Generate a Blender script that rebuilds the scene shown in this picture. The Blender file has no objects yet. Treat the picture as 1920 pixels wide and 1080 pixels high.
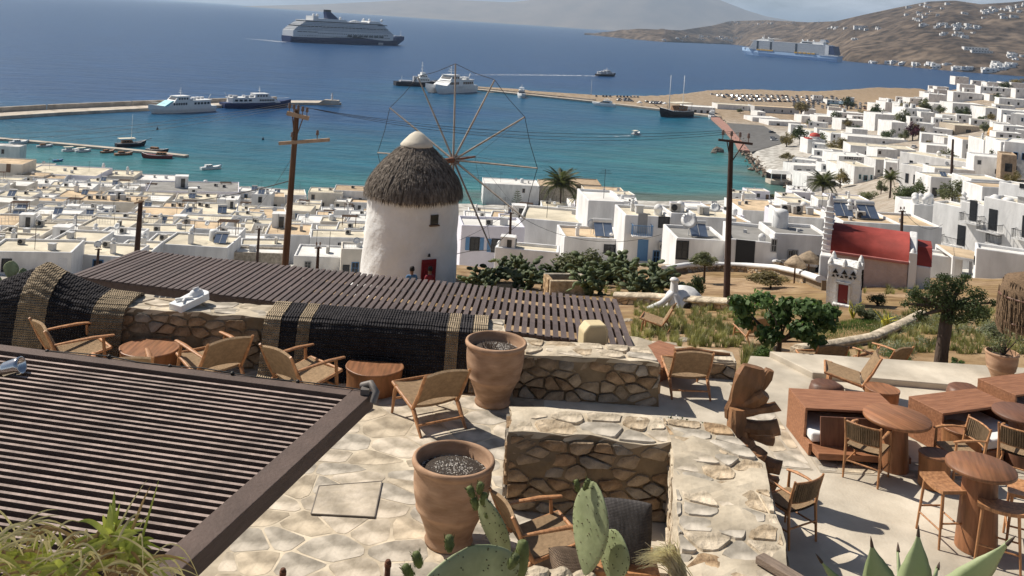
import bpy, bmesh, math, random
import numpy as np
from mathutils import Vector, Matrix, Euler
from mathutils.bvhtree import BVHTree
S = bpy.context.scene
COL = S.collection
R = math.radians
rnd = random.Random(7)
FPX, ROLL, CX, CY, EYE = 1780.0, 0.065, 960.0, 40.0, 60.0
cd = bpy.data.cameras.new('camera'); cam = bpy.data.objects.new('camera', cd); COL.objects.link(cam)
cd.sensor_fit = 'HORIZONTAL'; cd.sensor_width = 36.0; cd.lens = FPX / 1920 * 36
cd.shift_y = -(540 - CY) / 1920
cd.clip_start = 0.2; cd.clip_end = 200000
cam.location = (0, 0, EYE); cam.rotation_euler = (R(90), -ROLL, 0)
S.camera = cam
SUN_EL, SUN_DIR = R(46), Vector((-0.87, 0.49, 0)).normalized()
W = bpy.data.worlds.new('World'); S.world = W; W.use_nodes = True
def build_sky():
 nt = W.node_tree; N = nt.nodes; L = nt.links
 bg = N['Background']; out = N['World Output']
 sky = N.new('ShaderNodeTexSky'); sky.sky_type = 'NISHITA'; sky.sun_disc = False
 sky.sun_elevation = SUN_EL
 sky.sun_rotation = math.atan2(SUN_DIR.x, SUN_DIR.y) % (2 * math.pi)
 sky.air_density = 1.0; sky.dust_density = 1.6; sky.ozone_density = 1.6; sky.altitude = 60
 tc = N.new('ShaderNodeTexCoord')
 mp = N.new('ShaderNodeMapping'); mp.inputs['Scale'].default_value = (9, 9, 34)
 L.new(tc.outputs['Generated'], mp.inputs[0])
 n = N.new('ShaderNodeTexNoise'); n.inputs['Scale'].default_value = 1.0; n.inputs['Detail'].default_value = 7; n.inputs['Roughness'].default_value = .58
 L.new(mp.outputs[0], n.inputs[0])
 cr = N.new('ShaderNodeValToRGB'); cr.color_ramp.elements[0].position = .34; cr.color_ramp.elements[1].position = .62
 L.new(n.outputs[0], cr.inputs[0])
 sx = N.new('ShaderNodeSeparateXYZ'); L.new(tc.outputs['Generated'], sx.inputs[0])
 ramp = N.new('ShaderNodeMapRange'); ramp.inputs['From Min'].default_value = .22; ramp.inputs['From Max'].default_value = .07
 L.new(sx.outputs['Z'], ramp.inputs['Value'])
 mu = N.new('ShaderNodeMath'); mu.operation = 'MULTIPLY'; L.new(cr.outputs[0], mu.inputs[0]); L.new(ramp.outputs[0], mu.inputs[1])
 mu2 = N.new('ShaderNodeMath'); mu2.operation = 'MULTIPLY'; mu2.inputs[1].default_value = .85; L.new(mu.outputs[0], mu2.inputs[0])
 mx = N.new('ShaderNodeMixRGB'); L.new(mu2.outputs[0], mx.inputs[0]); L.new(sky.outputs[0], mx.inputs[1]); mx.inputs[2].default_value = (15, 15.4, 16.2, 1)
 L.new(mx.outputs[0], bg.inputs['Color']); bg.inputs['Strength'].default_value = 0.05
build_sky()
sd = bpy.data.lights.new('sun', 'SUN'); so = bpy.data.objects.new('sun', sd); COL.objects.link(so)
sd.energy = 5.0; sd.angle = R(.53); sd.color = (1, .935, .83)
so.rotation_euler = (Vector((SUN_DIR.x * math.cos(SUN_EL), SUN_DIR.y * math.cos(SUN_EL), math.sin(SUN_EL)))).to_track_quat('Z', 'Y').to_euler()
so.location = (-40, 25, 120)
S.view_settings.view_transform = 'Standard'; S.view_settings.look = 'None'
S.view_settings.exposure = 0.32; S.view_settings.gamma = 1.0; S.view_settings.use_curve_mapping = False
S.render.engine = 'CYCLES'; S.cycles.max_bounces = 6; S.cycles.volume_bounces = 0; S.cycles.use_denoising = True
def ray(x, y):
 a, b = x - CX, y - CY
 c, s = math.cos(ROLL), math.sin(ROLL)
 return Vector((a * c + b * s, FPX, -(-a * s + b * c)))
def P(x, y, z):                       # point of the picture on the level z
 d = ray(x, y); t = (z - EYE) / d.z
 return Vector((d.x * t, d.y * t, z))
def PD(x, y, D):                      # point of the picture at depth D
 d = ray(x, y); return Vector((d.x * D / FPX, D, EYE + d.z * D / FPX))
MATS = {}
def mat(name, col, rough=.85, var=.12, scale=4.0, bump=0.0, bscale=None, metal=0.0, col2=None, spec=.3, detail=5, stretch=None, sss=0, sc2=None, amt2=.5, dist=.02):
 if name in MATS: return MATS[name]
 m = bpy.data.materials.new(name); m.use_nodes = True; MATS[name] = m
 nt = m.node_tree; N = nt.nodes; L = nt.links; b = N['Principled BSDF']
 b.inputs['Roughness'].default_value = rough; b.inputs['Metallic'].default_value = metal
 b.inputs['Specular IOR Level'].default_value = spec
 c1 = [max(0, v * (1 - var)) for v in col]; c2 = [v * (1 + var) for v in (col2 or col)]
 if var > 0 or col2:
  tc = N.new('ShaderNodeTexCoord'); src = tc.outputs['Object']
  if stretch:
   mp = N.new('ShaderNodeMapping'); mp.inputs['Scale'].default_value = stretch; L.new(src, mp.inputs[0]); src = mp.outputs[0]
  n = N.new('ShaderNodeTexNoise'); n.inputs['Scale'].default_value = scale; n.inputs['Detail'].default_value = detail; n.inputs['Roughness'].default_value = .6
  L.new(src, n.inputs[0])
  cr = N.new('ShaderNodeValToRGB'); cr.color_ramp.elements[0].position = .33; cr.color_ramp.elements[1].position = .67
  cr.color_ramp.elements[0].color = (*c1, 1); cr.color_ramp.elements[1].color = (*c2, 1)
  L.new(n.outputs[0], cr.inputs[0]); cout = cr.outputs[0]
  if sc2:                        # second, larger or finer layer of wear
   n2 = N.new('ShaderNodeTexNoise'); n2.inputs['Scale'].default_value = sc2; n2.inputs['Detail'].default_value = 6; L.new(src, n2.inputs[0])
   r2 = N.new('ShaderNodeValToRGB'); r2.color_ramp.elements[0].position = .38; r2.color_ramp.elements[1].position = .62
   d = 1 - amt2; r2.color_ramp.elements[0].color = (d, d, d, 1); r2.color_ramp.elements[1].color = (1, 1, 1, 1)
   L.new(n2.outputs[0], r2.inputs[0])
   mm = N.new('ShaderNodeMixRGB'); mm.blend_type = 'MULTIPLY'; mm.inputs[0].default_value = 1; L.new(cout, mm.inputs[1]); L.new(r2.outputs[0], mm.inputs[2]); cout = mm.outputs[0]
  oi = N.new('ShaderNodeObjectInfo'); mr = N.new('ShaderNodeMapRange'); mr.inputs['To Min'].default_value = 1 - var * .6; mr.inputs['To Max'].default_value = 1 + var * .6
  L.new(oi.outputs['Random'], mr.inputs[0])
  m3 = N.new('ShaderNodeMixRGB'); m3.blend_type = 'MULTIPLY'; m3.inputs[0].default_value = 1; L.new(cout, m3.inputs[1]); L.new(mr.outputs[0], m3.inputs[2])
  L.new(m3.outputs[0], b.inputs['Base Color'])
  if bump:
   nb = N.new('ShaderNodeTexNoise'); nb.inputs['Scale'].default_value = bscale or scale * 3; nb.inputs['Detail'].default_value = 5; L.new(src, nb.inputs[0])
   bp = N.new('ShaderNodeBump'); bp.inputs['Strength'].default_value = bump; bp.inputs['Distance'].default_value = dist
   L.new(nb.outputs[0], bp.inputs['Height']); L.new(bp.outputs[0], b.inputs['Normal'])
 else:
  b.inputs['Base Color'].default_value = (*col, 1)
 return m
def translucent(m, fac=.35, k=1.6):
 nt = m.node_tree; N = nt.nodes; L = nt.links; b = N['Principled BSDF']; t = N.new('ShaderNodeBsdfTranslucent'); x = N.new('ShaderNodeMixShader'); x.inputs[0].default_value = fac
 if b.inputs['Base Color'].links:
  g = N.new('ShaderNodeMixRGB'); g.blend_type = 'MULTIPLY'; g.inputs[0].default_value = 1; L.new(b.inputs['Base Color'].links[0].from_socket, g.inputs[1]); g.inputs[2].default_value = (k, k * 1.08, k * .75, 1); L.new(g.outputs[0], t.inputs['Color'])
 L.new(b.outputs[0], x.inputs[1]); L.new(t.outputs[0], x.inputs[2]); L.new(x.outputs[0], N['Material Output'].inputs['Surface']); return m
class MB:
 def __init__(s): s.v = []; s.f = []; s.m = []; s.sm = []
 def add(s, vs, fs, mi=0, smooth=False):
  o = len(s.v); s.v.extend([tuple(p) for p in vs])
  for f in fs: s.f.append(tuple(i + o for i in f)); s.m.append(mi); s.sm.append(smooth)
  return s
 def hexa(s, p, mi=0):              # p: 4 bottom (ccw), 4 top
  return s.add(p, [(3, 2, 1, 0), (4, 5, 6, 7), (0, 1, 5, 4), (1, 2, 6, 5), (2, 3, 7, 6), (3, 0, 4, 7)], mi)
 def box(s, c, d, rz=0, mi=0, M=None):
  x, y, z = d[0] / 2, d[1] / 2, d[2] / 2
  p = [Vector(q) for q in ((-x, -y, -z), (x, -y, -z), (x, y, -z), (-x, y, -z), (-x, -y, z), (x, -y, z), (x, y, z), (-x, y, z))]
  if M is not None: p = [M @ q for q in p]
  if rz: r = Matrix.Rotation(rz, 3, 'Z'); p = [r @ q for q in p]
  c = Vector(c); return s.hexa([q + c for q in p], mi)
 def beam(s, a, b, w, h, up=(0, 0, 1), mi=0, w2=None, h2=None):   # squared bar from a to b
  a, b = Vector(a), Vector(b); d = (b - a).normalized(); side = d.cross(Vector(up))
  if side.length < 1e-4: side = d.cross(Vector((0, 1, 0)))
  side.normalize(); u = side.cross(d)
  w2 = w2 or w; h2 = h2 or h; P8 = []
  for sv, q, ww, hh in ((-1, a, w, h), (1, a, w, h)): pass
  def ring(q, ww, hh): return [q - side * ww / 2 - u * hh / 2, q + side * ww / 2 - u * hh / 2, q + side * ww / 2 + u * hh / 2, q - side * ww / 2 + u * hh / 2]
  r0, r1 = ring(a, w, h), ring(b, w2, h2)
  return s.add(r0 + r1, [(0, 1, 2, 3), (7, 6, 5, 4), (0, 4, 5, 1), (1, 5, 6, 2), (2, 6, 7, 3), (3, 7, 4, 0)], mi)
 def tube(s, pts, rad, n=8, mi=0, cap=True, smooth=True, flat=1.0):
  pts = [Vector(p) for p in pts]; k = len(pts)
  rs = rad if isinstance(rad, (list, tuple)) else [rad] * k
  vs = []; ref = None
  for i in range(k):
   d = (pts[min(i + 1, k - 1)] - pts[max(i - 1, 0)]).normalized()
   if ref is None:
    ref = Vector((0, 0, 1)) if abs(d.z) < .9 else Vector((1, 0, 0))
   a = d.cross(ref)
   if a.length < 1e-5: a = d.orthogonal()
   a.normalize(); b = a.cross(d).normalized(); ref = b
   for j in range(n):
    t = 2 * math.pi * j / n
    vs.append(pts[i] + a * math.cos(t) * rs[i] + b * math.sin(t) * rs[i] * flat)
  fs = [(i * n + j, i * n + (j + 1) % n, (i + 1) * n + (j + 1) % n, (i + 1) * n + j) for i in range(k - 1) for j in range(n)]
  s.add(vs, fs, mi, smooth)
  if cap:
   s.add(vs[:n], [tuple(range(n))], mi); s.add(vs[-n:], [tuple(reversed(range(n)))], mi)
  return s
 def lathe(s, prof, n=24, c=(0, 0, 0), mi=0, smooth=True, M=None, wob=0, rg=None):
  vs = []; cx, cy, cz = c
  for (r, z) in prof:
   for j in range(n):
    t = 2 * math.pi * j / n; rr = r * (1 + (rg.uniform(-wob, wob) if rg else 0))
    p = Vector((rr * math.cos(t), rr * math.sin(t), z))
    if M is not None: p = M @ p
    vs.append((p.x + cx, p.y + cy, p.z + cz))
  k = len(prof)
  fs = [(i * n + j, i * n + (j + 1) % n, (i + 1) * n + (j + 1) % n, (i + 1) * n + j) for i in range(k - 1) for j in range(n)]
  s.add(vs, fs, mi, smooth)
  if prof[0][0] > 1e-4: s.add(vs[:n], [tuple(reversed(range(n)))], mi)
  if prof[-1][0] > 1e-4: s.add(vs[-n:], [tuple(range(n))], mi)
  return s
 def prism(s, poly, z0, z1, mi=0, M=None):      # poly ccw in xy
  n = len(poly); vs = [Vector((p[0], p[1], z0)) for p in poly] + [Vector((p[0], p[1], z1)) for p in poly]
  if M is not None: vs = [M @ v for v in vs]
  fs = [tuple(reversed(range(n))), tuple(range(n, 2 * n))] + [(i, (i + 1) % n, n + (i + 1) % n, n + i) for i in range(n)]
  return s.add(vs, fs, mi)
 def grid(s, fn, nu, nv, mi=0, smooth=True):
  vs = [fn(i / nu, j / nv) for i in range(nu + 1) for j in range(nv + 1)]
  fs = [(i * (nv + 1) + j, (i + 1) * (nv + 1) + j, (i + 1) * (nv + 1) + j + 1, i * (nv + 1) + j + 1) for i in range(nu) for j in range(nv)]
  return s.add(vs, fs, mi, smooth)
 def mesh(s, name, mats):
  me = bpy.data.meshes.new(name); me.from_pydata(s.v, [], s.f)
  for m in (mats if isinstance(mats, (list, tuple)) else [mats]): me.materials.append(m)
  me.polygons.foreach_set('material_index', s.m); me.polygons.foreach_set('use_smooth', s.sm); me.update()
  return me
 def build(s, name, mats, parent=None, bevel=0, seg=2, loc=None, fix=False):
  me = s.mesh(name, mats)
  if bevel or fix:
   bm = bmesh.new(); bm.from_mesh(me)
   bmesh.ops.remove_doubles(bm, verts=bm.verts, dist=1e-5)
   if fix: bmesh.ops.recalc_face_normals(bm, faces=bm.faces)
   if bevel:
    es = [e for e in bm.edges if len(e.link_faces) == 2 and e.calc_face_angle(0) > .5]
    bmesh.ops.bevel(bm, geom=es, offset=bevel, segments=seg, profile=.5, affect='EDGES', clamp_overlap=True)
   bm.to_mesh(me); bm.free()
  return link(name, me, parent, loc)
def link(name, data, parent=None, loc=None, rz=0, scale=None):
 o = bpy.data.objects.new(name, data); COL.objects.link(o)
 if parent is not None: o.parent = parent
 if loc is not None: o.location = loc
 if rz: o.rotation_euler = (0, 0, rz)
 if scale is not None: o.scale = scale
 return o
def tag(o, label=None, cat=None, group=None, kind=None):
 if label: o['label'] = label
 if cat: o['category'] = cat
 if group: o['group'] = group
 if kind: o['kind'] = kind
 return o
def thing(name, label, cat, loc=(0, 0, 0), rz=0, group=None):
 return tag(link(name, None, None, loc, rz), label, cat, group)
def copy_tree(o, parent=None):
 c = o.copy(); COL.objects.link(c)
 if parent is not None: c.parent = parent
 for ch in list(o.children): copy_tree(ch, c)
 return c
def dup(o, loc, rz=0, label=None, scale=None):
 c = copy_tree(o); c.location = loc; c.rotation_euler = (0, 0, rz)
 if label: c['label'] = label
 if scale is not None: c.scale = scale
 return c
def lerp(a, b, t): return a + (b - a) * t
def sstep(t): t = max(0, min(1, t)); return t * t * (3 - 2 * t)
CTRL = []
for u, rows in {
  -1300: ((10, 7.5), (20, 9.5), (28, 11), (45, 15), (80, 25), (110, 33), (146, 38), (200, 48), (280, 58.6), (400, 59)),
  -600: ((10, 7.5), (20, 9.5), (28, 11), (45, 15), (80, 25), (110, 33), (146, 38), (200, 48), (285, 58.8), (400, 59)),
  -180: ((10, 7), (18, 8.2), (25, 9), (34, 11), (42, 12), (48, 12.6), (75, 22), (110, 32), (200, 47), (300, 58.8), (400, 59)),
  150: ((10, 6.8), (20, 7.6), (30, 9.3), (42, 11.5), (58, 15), (89, 22.6), (190, 40), (300, 58), (400, 59)),
  450: ((10, 6.8), (18, 6.75), (26, 8.1), (35, 9.8), (44, 11.5), (74, 18), (140, 31), (225, 46), (330, 57.5), (450, 58.8), (660, 58.8), (1000, 58.8)),
  620: ((10, 6.8), (18, 6.8), (26, 8.0), (35, 9.4), (110, 26), (300, 50), (400, 54), (520, 53), (660, 57), (900, 58.8), (1200, 58.8)),
  850: ((10, 6.8), (18, 6.75), (29, 8.1), (44, 11), (75, 18), (113, 26), (190, 29), (305, 36), (450, 43), (600, 34), (720, 32), (850, 34), (1050, 50), (1200, 57.5)),
  1300: ((10, 6.7), (18, 6.1), (29, 7.6), (44, 10), (75, 16), (113, 22), (190, 24), (305, 27), (450, 30), (600, 26), (800, 26), (1200, 30)),
}.items():
 for D, H in rows: CTRL.append((u / FPX, D, H))
CT = np.array(CTRL); KX = 2.5
def _phi(r2): return np.where(r2 > 1e-12, r2 * np.log(np.maximum(r2, 1e-12)) * .5, 0)
_q = np.stack([CT[:, 0] * KX, np.log(CT[:, 1])], 1); _n = len(_q)
_A = np.zeros((_n + 3, _n + 3)); _d2 = ((_q[:, None] - _q[None]) ** 2).sum(-1)
_A[:_n, :_n] = _phi(_d2) + np.eye(_n) * 1e-3; _A[:_n, _n] = 1; _A[:_n, _n + 1:] = _q; _A[_n, :_n] = 1; _A[_n + 1:, :_n] = _q.T
_w = np.linalg.solve(_A, np.concatenate([CT[:, 2], [0, 0, 0]]))
def H_at(X, Y):
 X = np.asarray(X, float); Y = np.maximum(np.asarray(Y, float), 3.0)
 p = np.stack([X / Y * KX, np.log(Y)], -1).reshape(-1, 2)
 k = _phi(((p[:, None] - _q[None]) ** 2).sum(-1))
 h = k @ _w[:_n] + _w[_n] + p @ _w[_n + 1:]
 return np.minimum(h, 59.0).reshape(X.shape)
COAST = [(-500, 320), (0, 338), (130, 345), (280, 380), (440, 378), (533, 393), (590, 399), (640, 390), (700, 388), (780, 390), (860, 388), (905, 392), (1000, 390), (1100, 384),
  (1200, 378), (1300, 380), (1400, 378), (1480, 380), (1515, 373), (1502, 354), (1464, 339), (1432, 323), (1408, 296), (1395, 270), (1372, 246), (1345, 222), (1240, 208), (1110, 192.5),
  (880, 169), (881, 161.5), (1000, 171.5), (1120, 181), (1230, 181), (1290, 176), (1320, 171), (1400, 168.5), (1480, 171), (1540, 172), (1600, 168), (1640, 164.5), (1730, 167), (1745, 172.5),
  (1742, 178), (1765, 182), (1790, 180.5), (1812, 175), (1840, 165), (1860, 156), (1885, 147), (1960, 140), (2300, 145)]
cpts = np.array([tuple(P(x, y, 0))[:2] for x, y in COAST])
POLY = np.concatenate([cpts, [[1500, 900], [900, 2], [-900, 2]]])
def inside(X, Y, poly):
 r = np.zeros(X.shape, bool); n = len(poly)
 for i in range(n):
  x0, y0 = poly[i]; x1, y1 = poly[(i + 1) % n]
  if y0 == y1: continue
  c = ((y0 > Y) != (y1 > Y)) & (X < (x1 - x0) * (Y - y0) / (y1 - y0) + x0); r ^= c
 return r
def dist_poly(X, Y, pts):
 d = np.full(X.shape, 1e9)
 for i in range(len(pts) - 1):
  a, b = pts[i], pts[i + 1]; ab = b - a; t = np.clip(((X - a[0]) * ab[0] + (Y - a[1]) * ab[1]) / (ab @ ab), 0, 1)
  d = np.minimum(d, np.hypot(X - a[0] - t * ab[0], Y - a[1] - t * ab[1]))
 return d
def gridmesh(name, X, Y, Z, m, smooth=True):
 ny, nx = X.shape; me = bpy.data.meshes.new(name)
 v = np.stack([X, Y, Z], -1).reshape(-1, 3)
 i = np.arange(ny * nx).reshape(ny, nx)
 f = np.stack([i[:-1, :-1], i[:-1, 1:], i[1:, 1:], i[1:, :-1]], -1).reshape(-1, 4)
 me.from_pydata(v.tolist(), [], f.tolist()); me.materials.append(m)
 me.polygons.foreach_set('use_smooth', [smooth] * len(f)); me.update(); return me
def nz(X, Y, sc, seed=0):                # cheap smooth value noise, vectorised
 r = np.random.RandomState(seed); T = r.rand(64, 64)
 x, y = X / sc, Y / sc; xi, yi = np.floor(x).astype(int), np.floor(y).astype(int); fx, fy = x - xi, y - yi
 fx = fx * fx * (3 - 2 * fx); fy = fy * fy * (3 - 2 * fy); g = lambda a, b: T[a % 64, b % 64]
 return (g(xi, yi) * (1 - fx) + g(xi + 1, yi) * fx) * (1 - fy) + (g(xi, yi + 1) * (1 - fx) + g(xi + 1, yi + 1) * fx) * fy - .5
def terrain_z(X, Y):
 X = np.asarray(X, float); Y = np.asarray(Y, float)
 z = EYE - H_at(X, Y)
 near = np.clip((Y - 17) / 10, 0, 1)
 z = z + near * (nz(X, Y, 3.1, 1) * .12 + nz(X, Y, .9, 2) * .07)
 return z
def tz(x, y): return float(terrain_z(np.array([x]), np.array([y]))[0])
def ground_mat():
 m = bpy.data.materials.new('dry_ground'); m.use_nodes = True; nt = m.node_tree; N = nt.nodes; L = nt.links; b = N['Principled BSDF']; b.inputs['Roughness'].default_value = .95
 b.inputs['Specular IOR Level'].default_value = .1
 tc = N.new('ShaderNodeTexCoord')
 def noise(sc, d=6):
  n = N.new('ShaderNodeTexNoise'); n.inputs['Scale'].default_value = sc; n.inputs['Detail'].default_value = d; L.new(tc.outputs['Object'], n.inputs[0]); return n
 def ramp(src, a, b_, c1, c2):
  r = N.new('ShaderNodeValToRGB'); r.color_ramp.elements[0].position = a; r.color_ramp.elements[1].position = b_
  r.color_ramp.elements[0].color = (*c1, 1); r.color_ramp.elements[1].color = (*c2, 1); L.new(src, r.inputs[0]); return r
 g1 = ramp(noise(1.3).outputs[0], .35, .65, (.24, .155, .09), (.42, .30, .185))
 g2 = ramp(noise(.22).outputs[0], .42, .6, (.19, .15, .075), (1, 1, 1)); g2.color_ramp.elements[0].color = (.62, .58, .42, 1)
 mm = N.new('ShaderNodeMixRGB'); mm.blend_type = 'MULTIPLY'; mm.inputs[0].default_value = .8; L.new(g1.outputs[0], mm.inputs[1]); L.new(g2.outputs[0], mm.inputs[2])
 at = N.new('ShaderNodeAttribute'); at.attribute_name = 'paved'
 pv = ramp(noise(.35).outputs[0], .4, .6, (.30, .28, .25), (.52, .50, .46))
 mx = N.new('ShaderNodeMixRGB'); L.new(at.outputs['Fac'], mx.inputs[0]); L.new(mm.outputs[0], mx.inputs[1]); L.new(pv.outputs[0], mx.inputs[2])
 L.new(mx.outputs[0], b.inputs['Base Color'])
 bp = N.new('ShaderNodeBump'); bp.inputs['Strength'].default_value = .6; bp.inputs['Distance'].default_value = .05
 L.new(noise(9).outputs[0], bp.inputs['Height']); L.new(bp.outputs[0], b.inputs['Normal'])
 return m
def build_land():
 a = np.linspace(-.78, .78, 420); lnY = np.linspace(math.log(8), math.log(1700), 330)
 A, Lg = np.meshgrid(a, lnY); Y = np.exp(Lg); X = A * Y
 Z = terrain_z(X, Y)
 land = inside(X, Y, POLY)
 dc = dist_poly(X, Y, cpts)
 sd = np.where(land, dc, -dc)
 Z = np.minimum(np.maximum(Z, 1.1), np.maximum(sd * .55, -2.5))
 me = gridmesh('terrain', X, Y, Z, ground_mat())
 pv = np.clip((Y - 62) / 40, 0, 1) * (1 - np.clip((A - .28) / .12, 0, 1) * np.clip((Y - 120) / 60, 0, 1) * .45) * (1 - np.clip((Y - 560) / 120, 0, 1) * .75)
 me.attributes.new('paved', 'FLOAT', 'POINT').data.foreach_set('value', pv.reshape(-1).astype(np.float32))
 tag(link('terrain', me), kind='structure')
build_land()
def march(x, y, h=0.0, lo=17.0, hi=1500.0, n=420):   # where the picture's ray meets the ground raised by h
 d = ray(x, y); D = np.exp(np.linspace(math.log(lo), math.log(hi), n)); X = d.x / FPX * D; z = EYE + d.z / FPX * D
 g = np.maximum(EYE - H_at(X, D), .9) + h - z
 cross = np.nonzero((g[1:] > 0) & (g[:-1] <= 0))[0]
 k = int(cross[0]) + 1 if len(cross) else int(np.searchsorted(D, 900))
 if len(cross):
  t = -g[k - 1] / (g[k] - g[k - 1]); Dk = D[k - 1] + t * (D[k] - D[k - 1])
 else: Dk = D[k]
 return Vector((d.x * Dk / FPX, Dk, EYE + d.z * Dk / FPX - h))
def sea_mat():
 m = bpy.data.materials.new('sea_water'); m.use_nodes = True; nt = m.node_tree; N = nt.nodes; L = nt.links; b = N['Principled BSDF']
 b.inputs['Roughness'].default_value = .28; b.inputs['IOR'].default_value = 1.33; b.inputs['Specular IOR Level'].default_value = .32
 at = N.new('ShaderNodeAttribute'); at.attribute_name = 'depth'
 tc = N.new('ShaderNodeTexCoord'); n = N.new('ShaderNodeTexNoise'); n.inputs['Scale'].default_value = .008; n.inputs['Detail'].default_value = 6
 mp0 = N.new('ShaderNodeMapping'); mp0.inputs['Scale'].default_value = (.55, 1.6, 1); L.new(tc.outputs['Object'], mp0.inputs[0]); L.new(mp0.outputs[0], n.inputs[0])
 ad = N.new('ShaderNodeMath'); ad.operation = 'MULTIPLY_ADD'; ad.inputs[1].default_value = .46; L.new(n.outputs[0], ad.inputs[0]); L.new(at.outputs['Fac'], ad.inputs[2])
 sb = N.new('ShaderNodeMath'); sb.operation = 'SUBTRACT'; sb.inputs[1].default_value = .23; L.new(ad.outputs[0], sb.inputs[0])
 cr = N.new('ShaderNodeValToRGB'); e = cr.color_ramp.elements
 e[0].position = 0; e[0].color = (.09, .12, .09, 1); e[1].position = 1; e[1].color = (.003, .042, .128, 1)
 for p, c in ((.06, (.032, .148, .148)), (.25, (.009, .104, .146)), (.5, (.006, .075, .145)), (.75, (.004, .052, .140))):
  k = e.new(p); k.color = (*c, 1)
 L.new(sb.outputs[0], cr.inputs[0]); rp = None
 for sc, lo in ((.03, .72), (.14, .66)):     # light and dark of wind ruffles put into the water colour, two sizes
  mq = N.new('ShaderNodeMapping'); mq.inputs['Scale'].default_value = (.45, 1.8, 1); mq.inputs['Rotation'].default_value = (0, 0, .25); L.new(tc.outputs['Object'], mq.inputs[0])
  nn = N.new('ShaderNodeTexNoise'); nn.inputs['Scale'].default_value = sc; nn.inputs['Detail'].default_value = 5; nn.inputs['Roughness'].default_value = .7; L.new(mq.outputs[0], nn.inputs[0])
  rr = N.new('ShaderNodeMapRange'); rr.inputs['From Min'].default_value = .3; rr.inputs['From Max'].default_value = .7; rr.inputs['To Min'].default_value = lo; rr.inputs['To Max'].default_value = 2 - lo; L.new(nn.outputs[0], rr.inputs['Value'])
  mz = N.new('ShaderNodeMixRGB'); mz.blend_type = 'MULTIPLY'; mz.inputs[0].default_value = 1; L.new((rp or cr).outputs[0], mz.inputs[1]); L.new(rr.outputs[0], mz.inputs[2]); rp = mz
 L.new(rp.outputs[0], b.inputs['Base Color'])
 mp = N.new('ShaderNodeMapping'); mp.inputs['Scale'].default_value = (.6, 1.5, 1); mp.inputs['Rotation'].default_value = (0, 0, .35); L.new(tc.outputs['Object'], mp.inputs[0])
 hs = None
 for sc, amp in ((.045, 1.0), (.16, .55), (.55, .22), (1.7, .07)):
  w = N.new('ShaderNodeTexNoise'); w.inputs['Scale'].default_value = sc; w.inputs['Detail'].default_value = 3; L.new(mp.outputs[0], w.inputs[0])
  mu = N.new('ShaderNodeMath'); mu.operation = 'MULTIPLY_ADD'; mu.inputs[1].default_value = amp; L.new(w.outputs[0], mu.inputs[0])
  if hs: L.new(hs.outputs[0], mu.inputs[2])
  else: mu.inputs[2].default_value = 0
  hs = mu
 bp = N.new('ShaderNodeBump'); bp.inputs['Strength'].default_value = .8; bp.inputs['Distance'].default_value = 2.4
 L.new(hs.outputs[0], bp.inputs['Height']); L.new(bp.outputs[0], b.inputs['Normal'])
 return m
def build_sea():
 a = np.linspace(-1.4, 1.4, 300); lnY = np.linspace(math.log(150), math.log(45000), 260)
 A, Lg = np.meshgrid(a, lnY); Y = np.exp(Lg); X = A * Y
 me = gridmesh('sea', X, Y, np.zeros_like(X), sea_mat())
 d = dist_poly(X, Y, cpts)
 dep = np.clip(d / 330 + np.clip((Y - 480) / 500, 0, 1) * .75, 0, 1)
 me.attributes.new('depth', 'FLOAT', 'POINT').data.foreach_set('value', dep.reshape(-1).astype(np.float32))
 tag(link('sea', me), kind='structure')
build_sea()
HC = [(2400, 178), (2100, 156), (1900, 142), (1800, 134.5), (1700, 125), (1600, 116), (1500, 99), (1380, 84), (1250, 79), (1180, 73), (1112, 66)]
HR = [(1090, 66), (1112, 64), (1130, 61), (1200, 54), (1280, 57), (1340, 48), (1370, 40), (1440, 38), (1520, 42), (1570, 40), (1620, 28), (1680, 15), (1740, 3), (1790, 1), (1840, 8), (1900, 4), (2000, -8), (2200, -30), (2400, -20)]
def hill_mat():
 m = mat('scrub_hillside', (.115, .082, .058), .95, .3, .006, .7, .02, col2=(.20, .15, .108), spec=.05, detail=12, sc2=.028, amt2=.65, dist=10)
 return m
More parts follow.
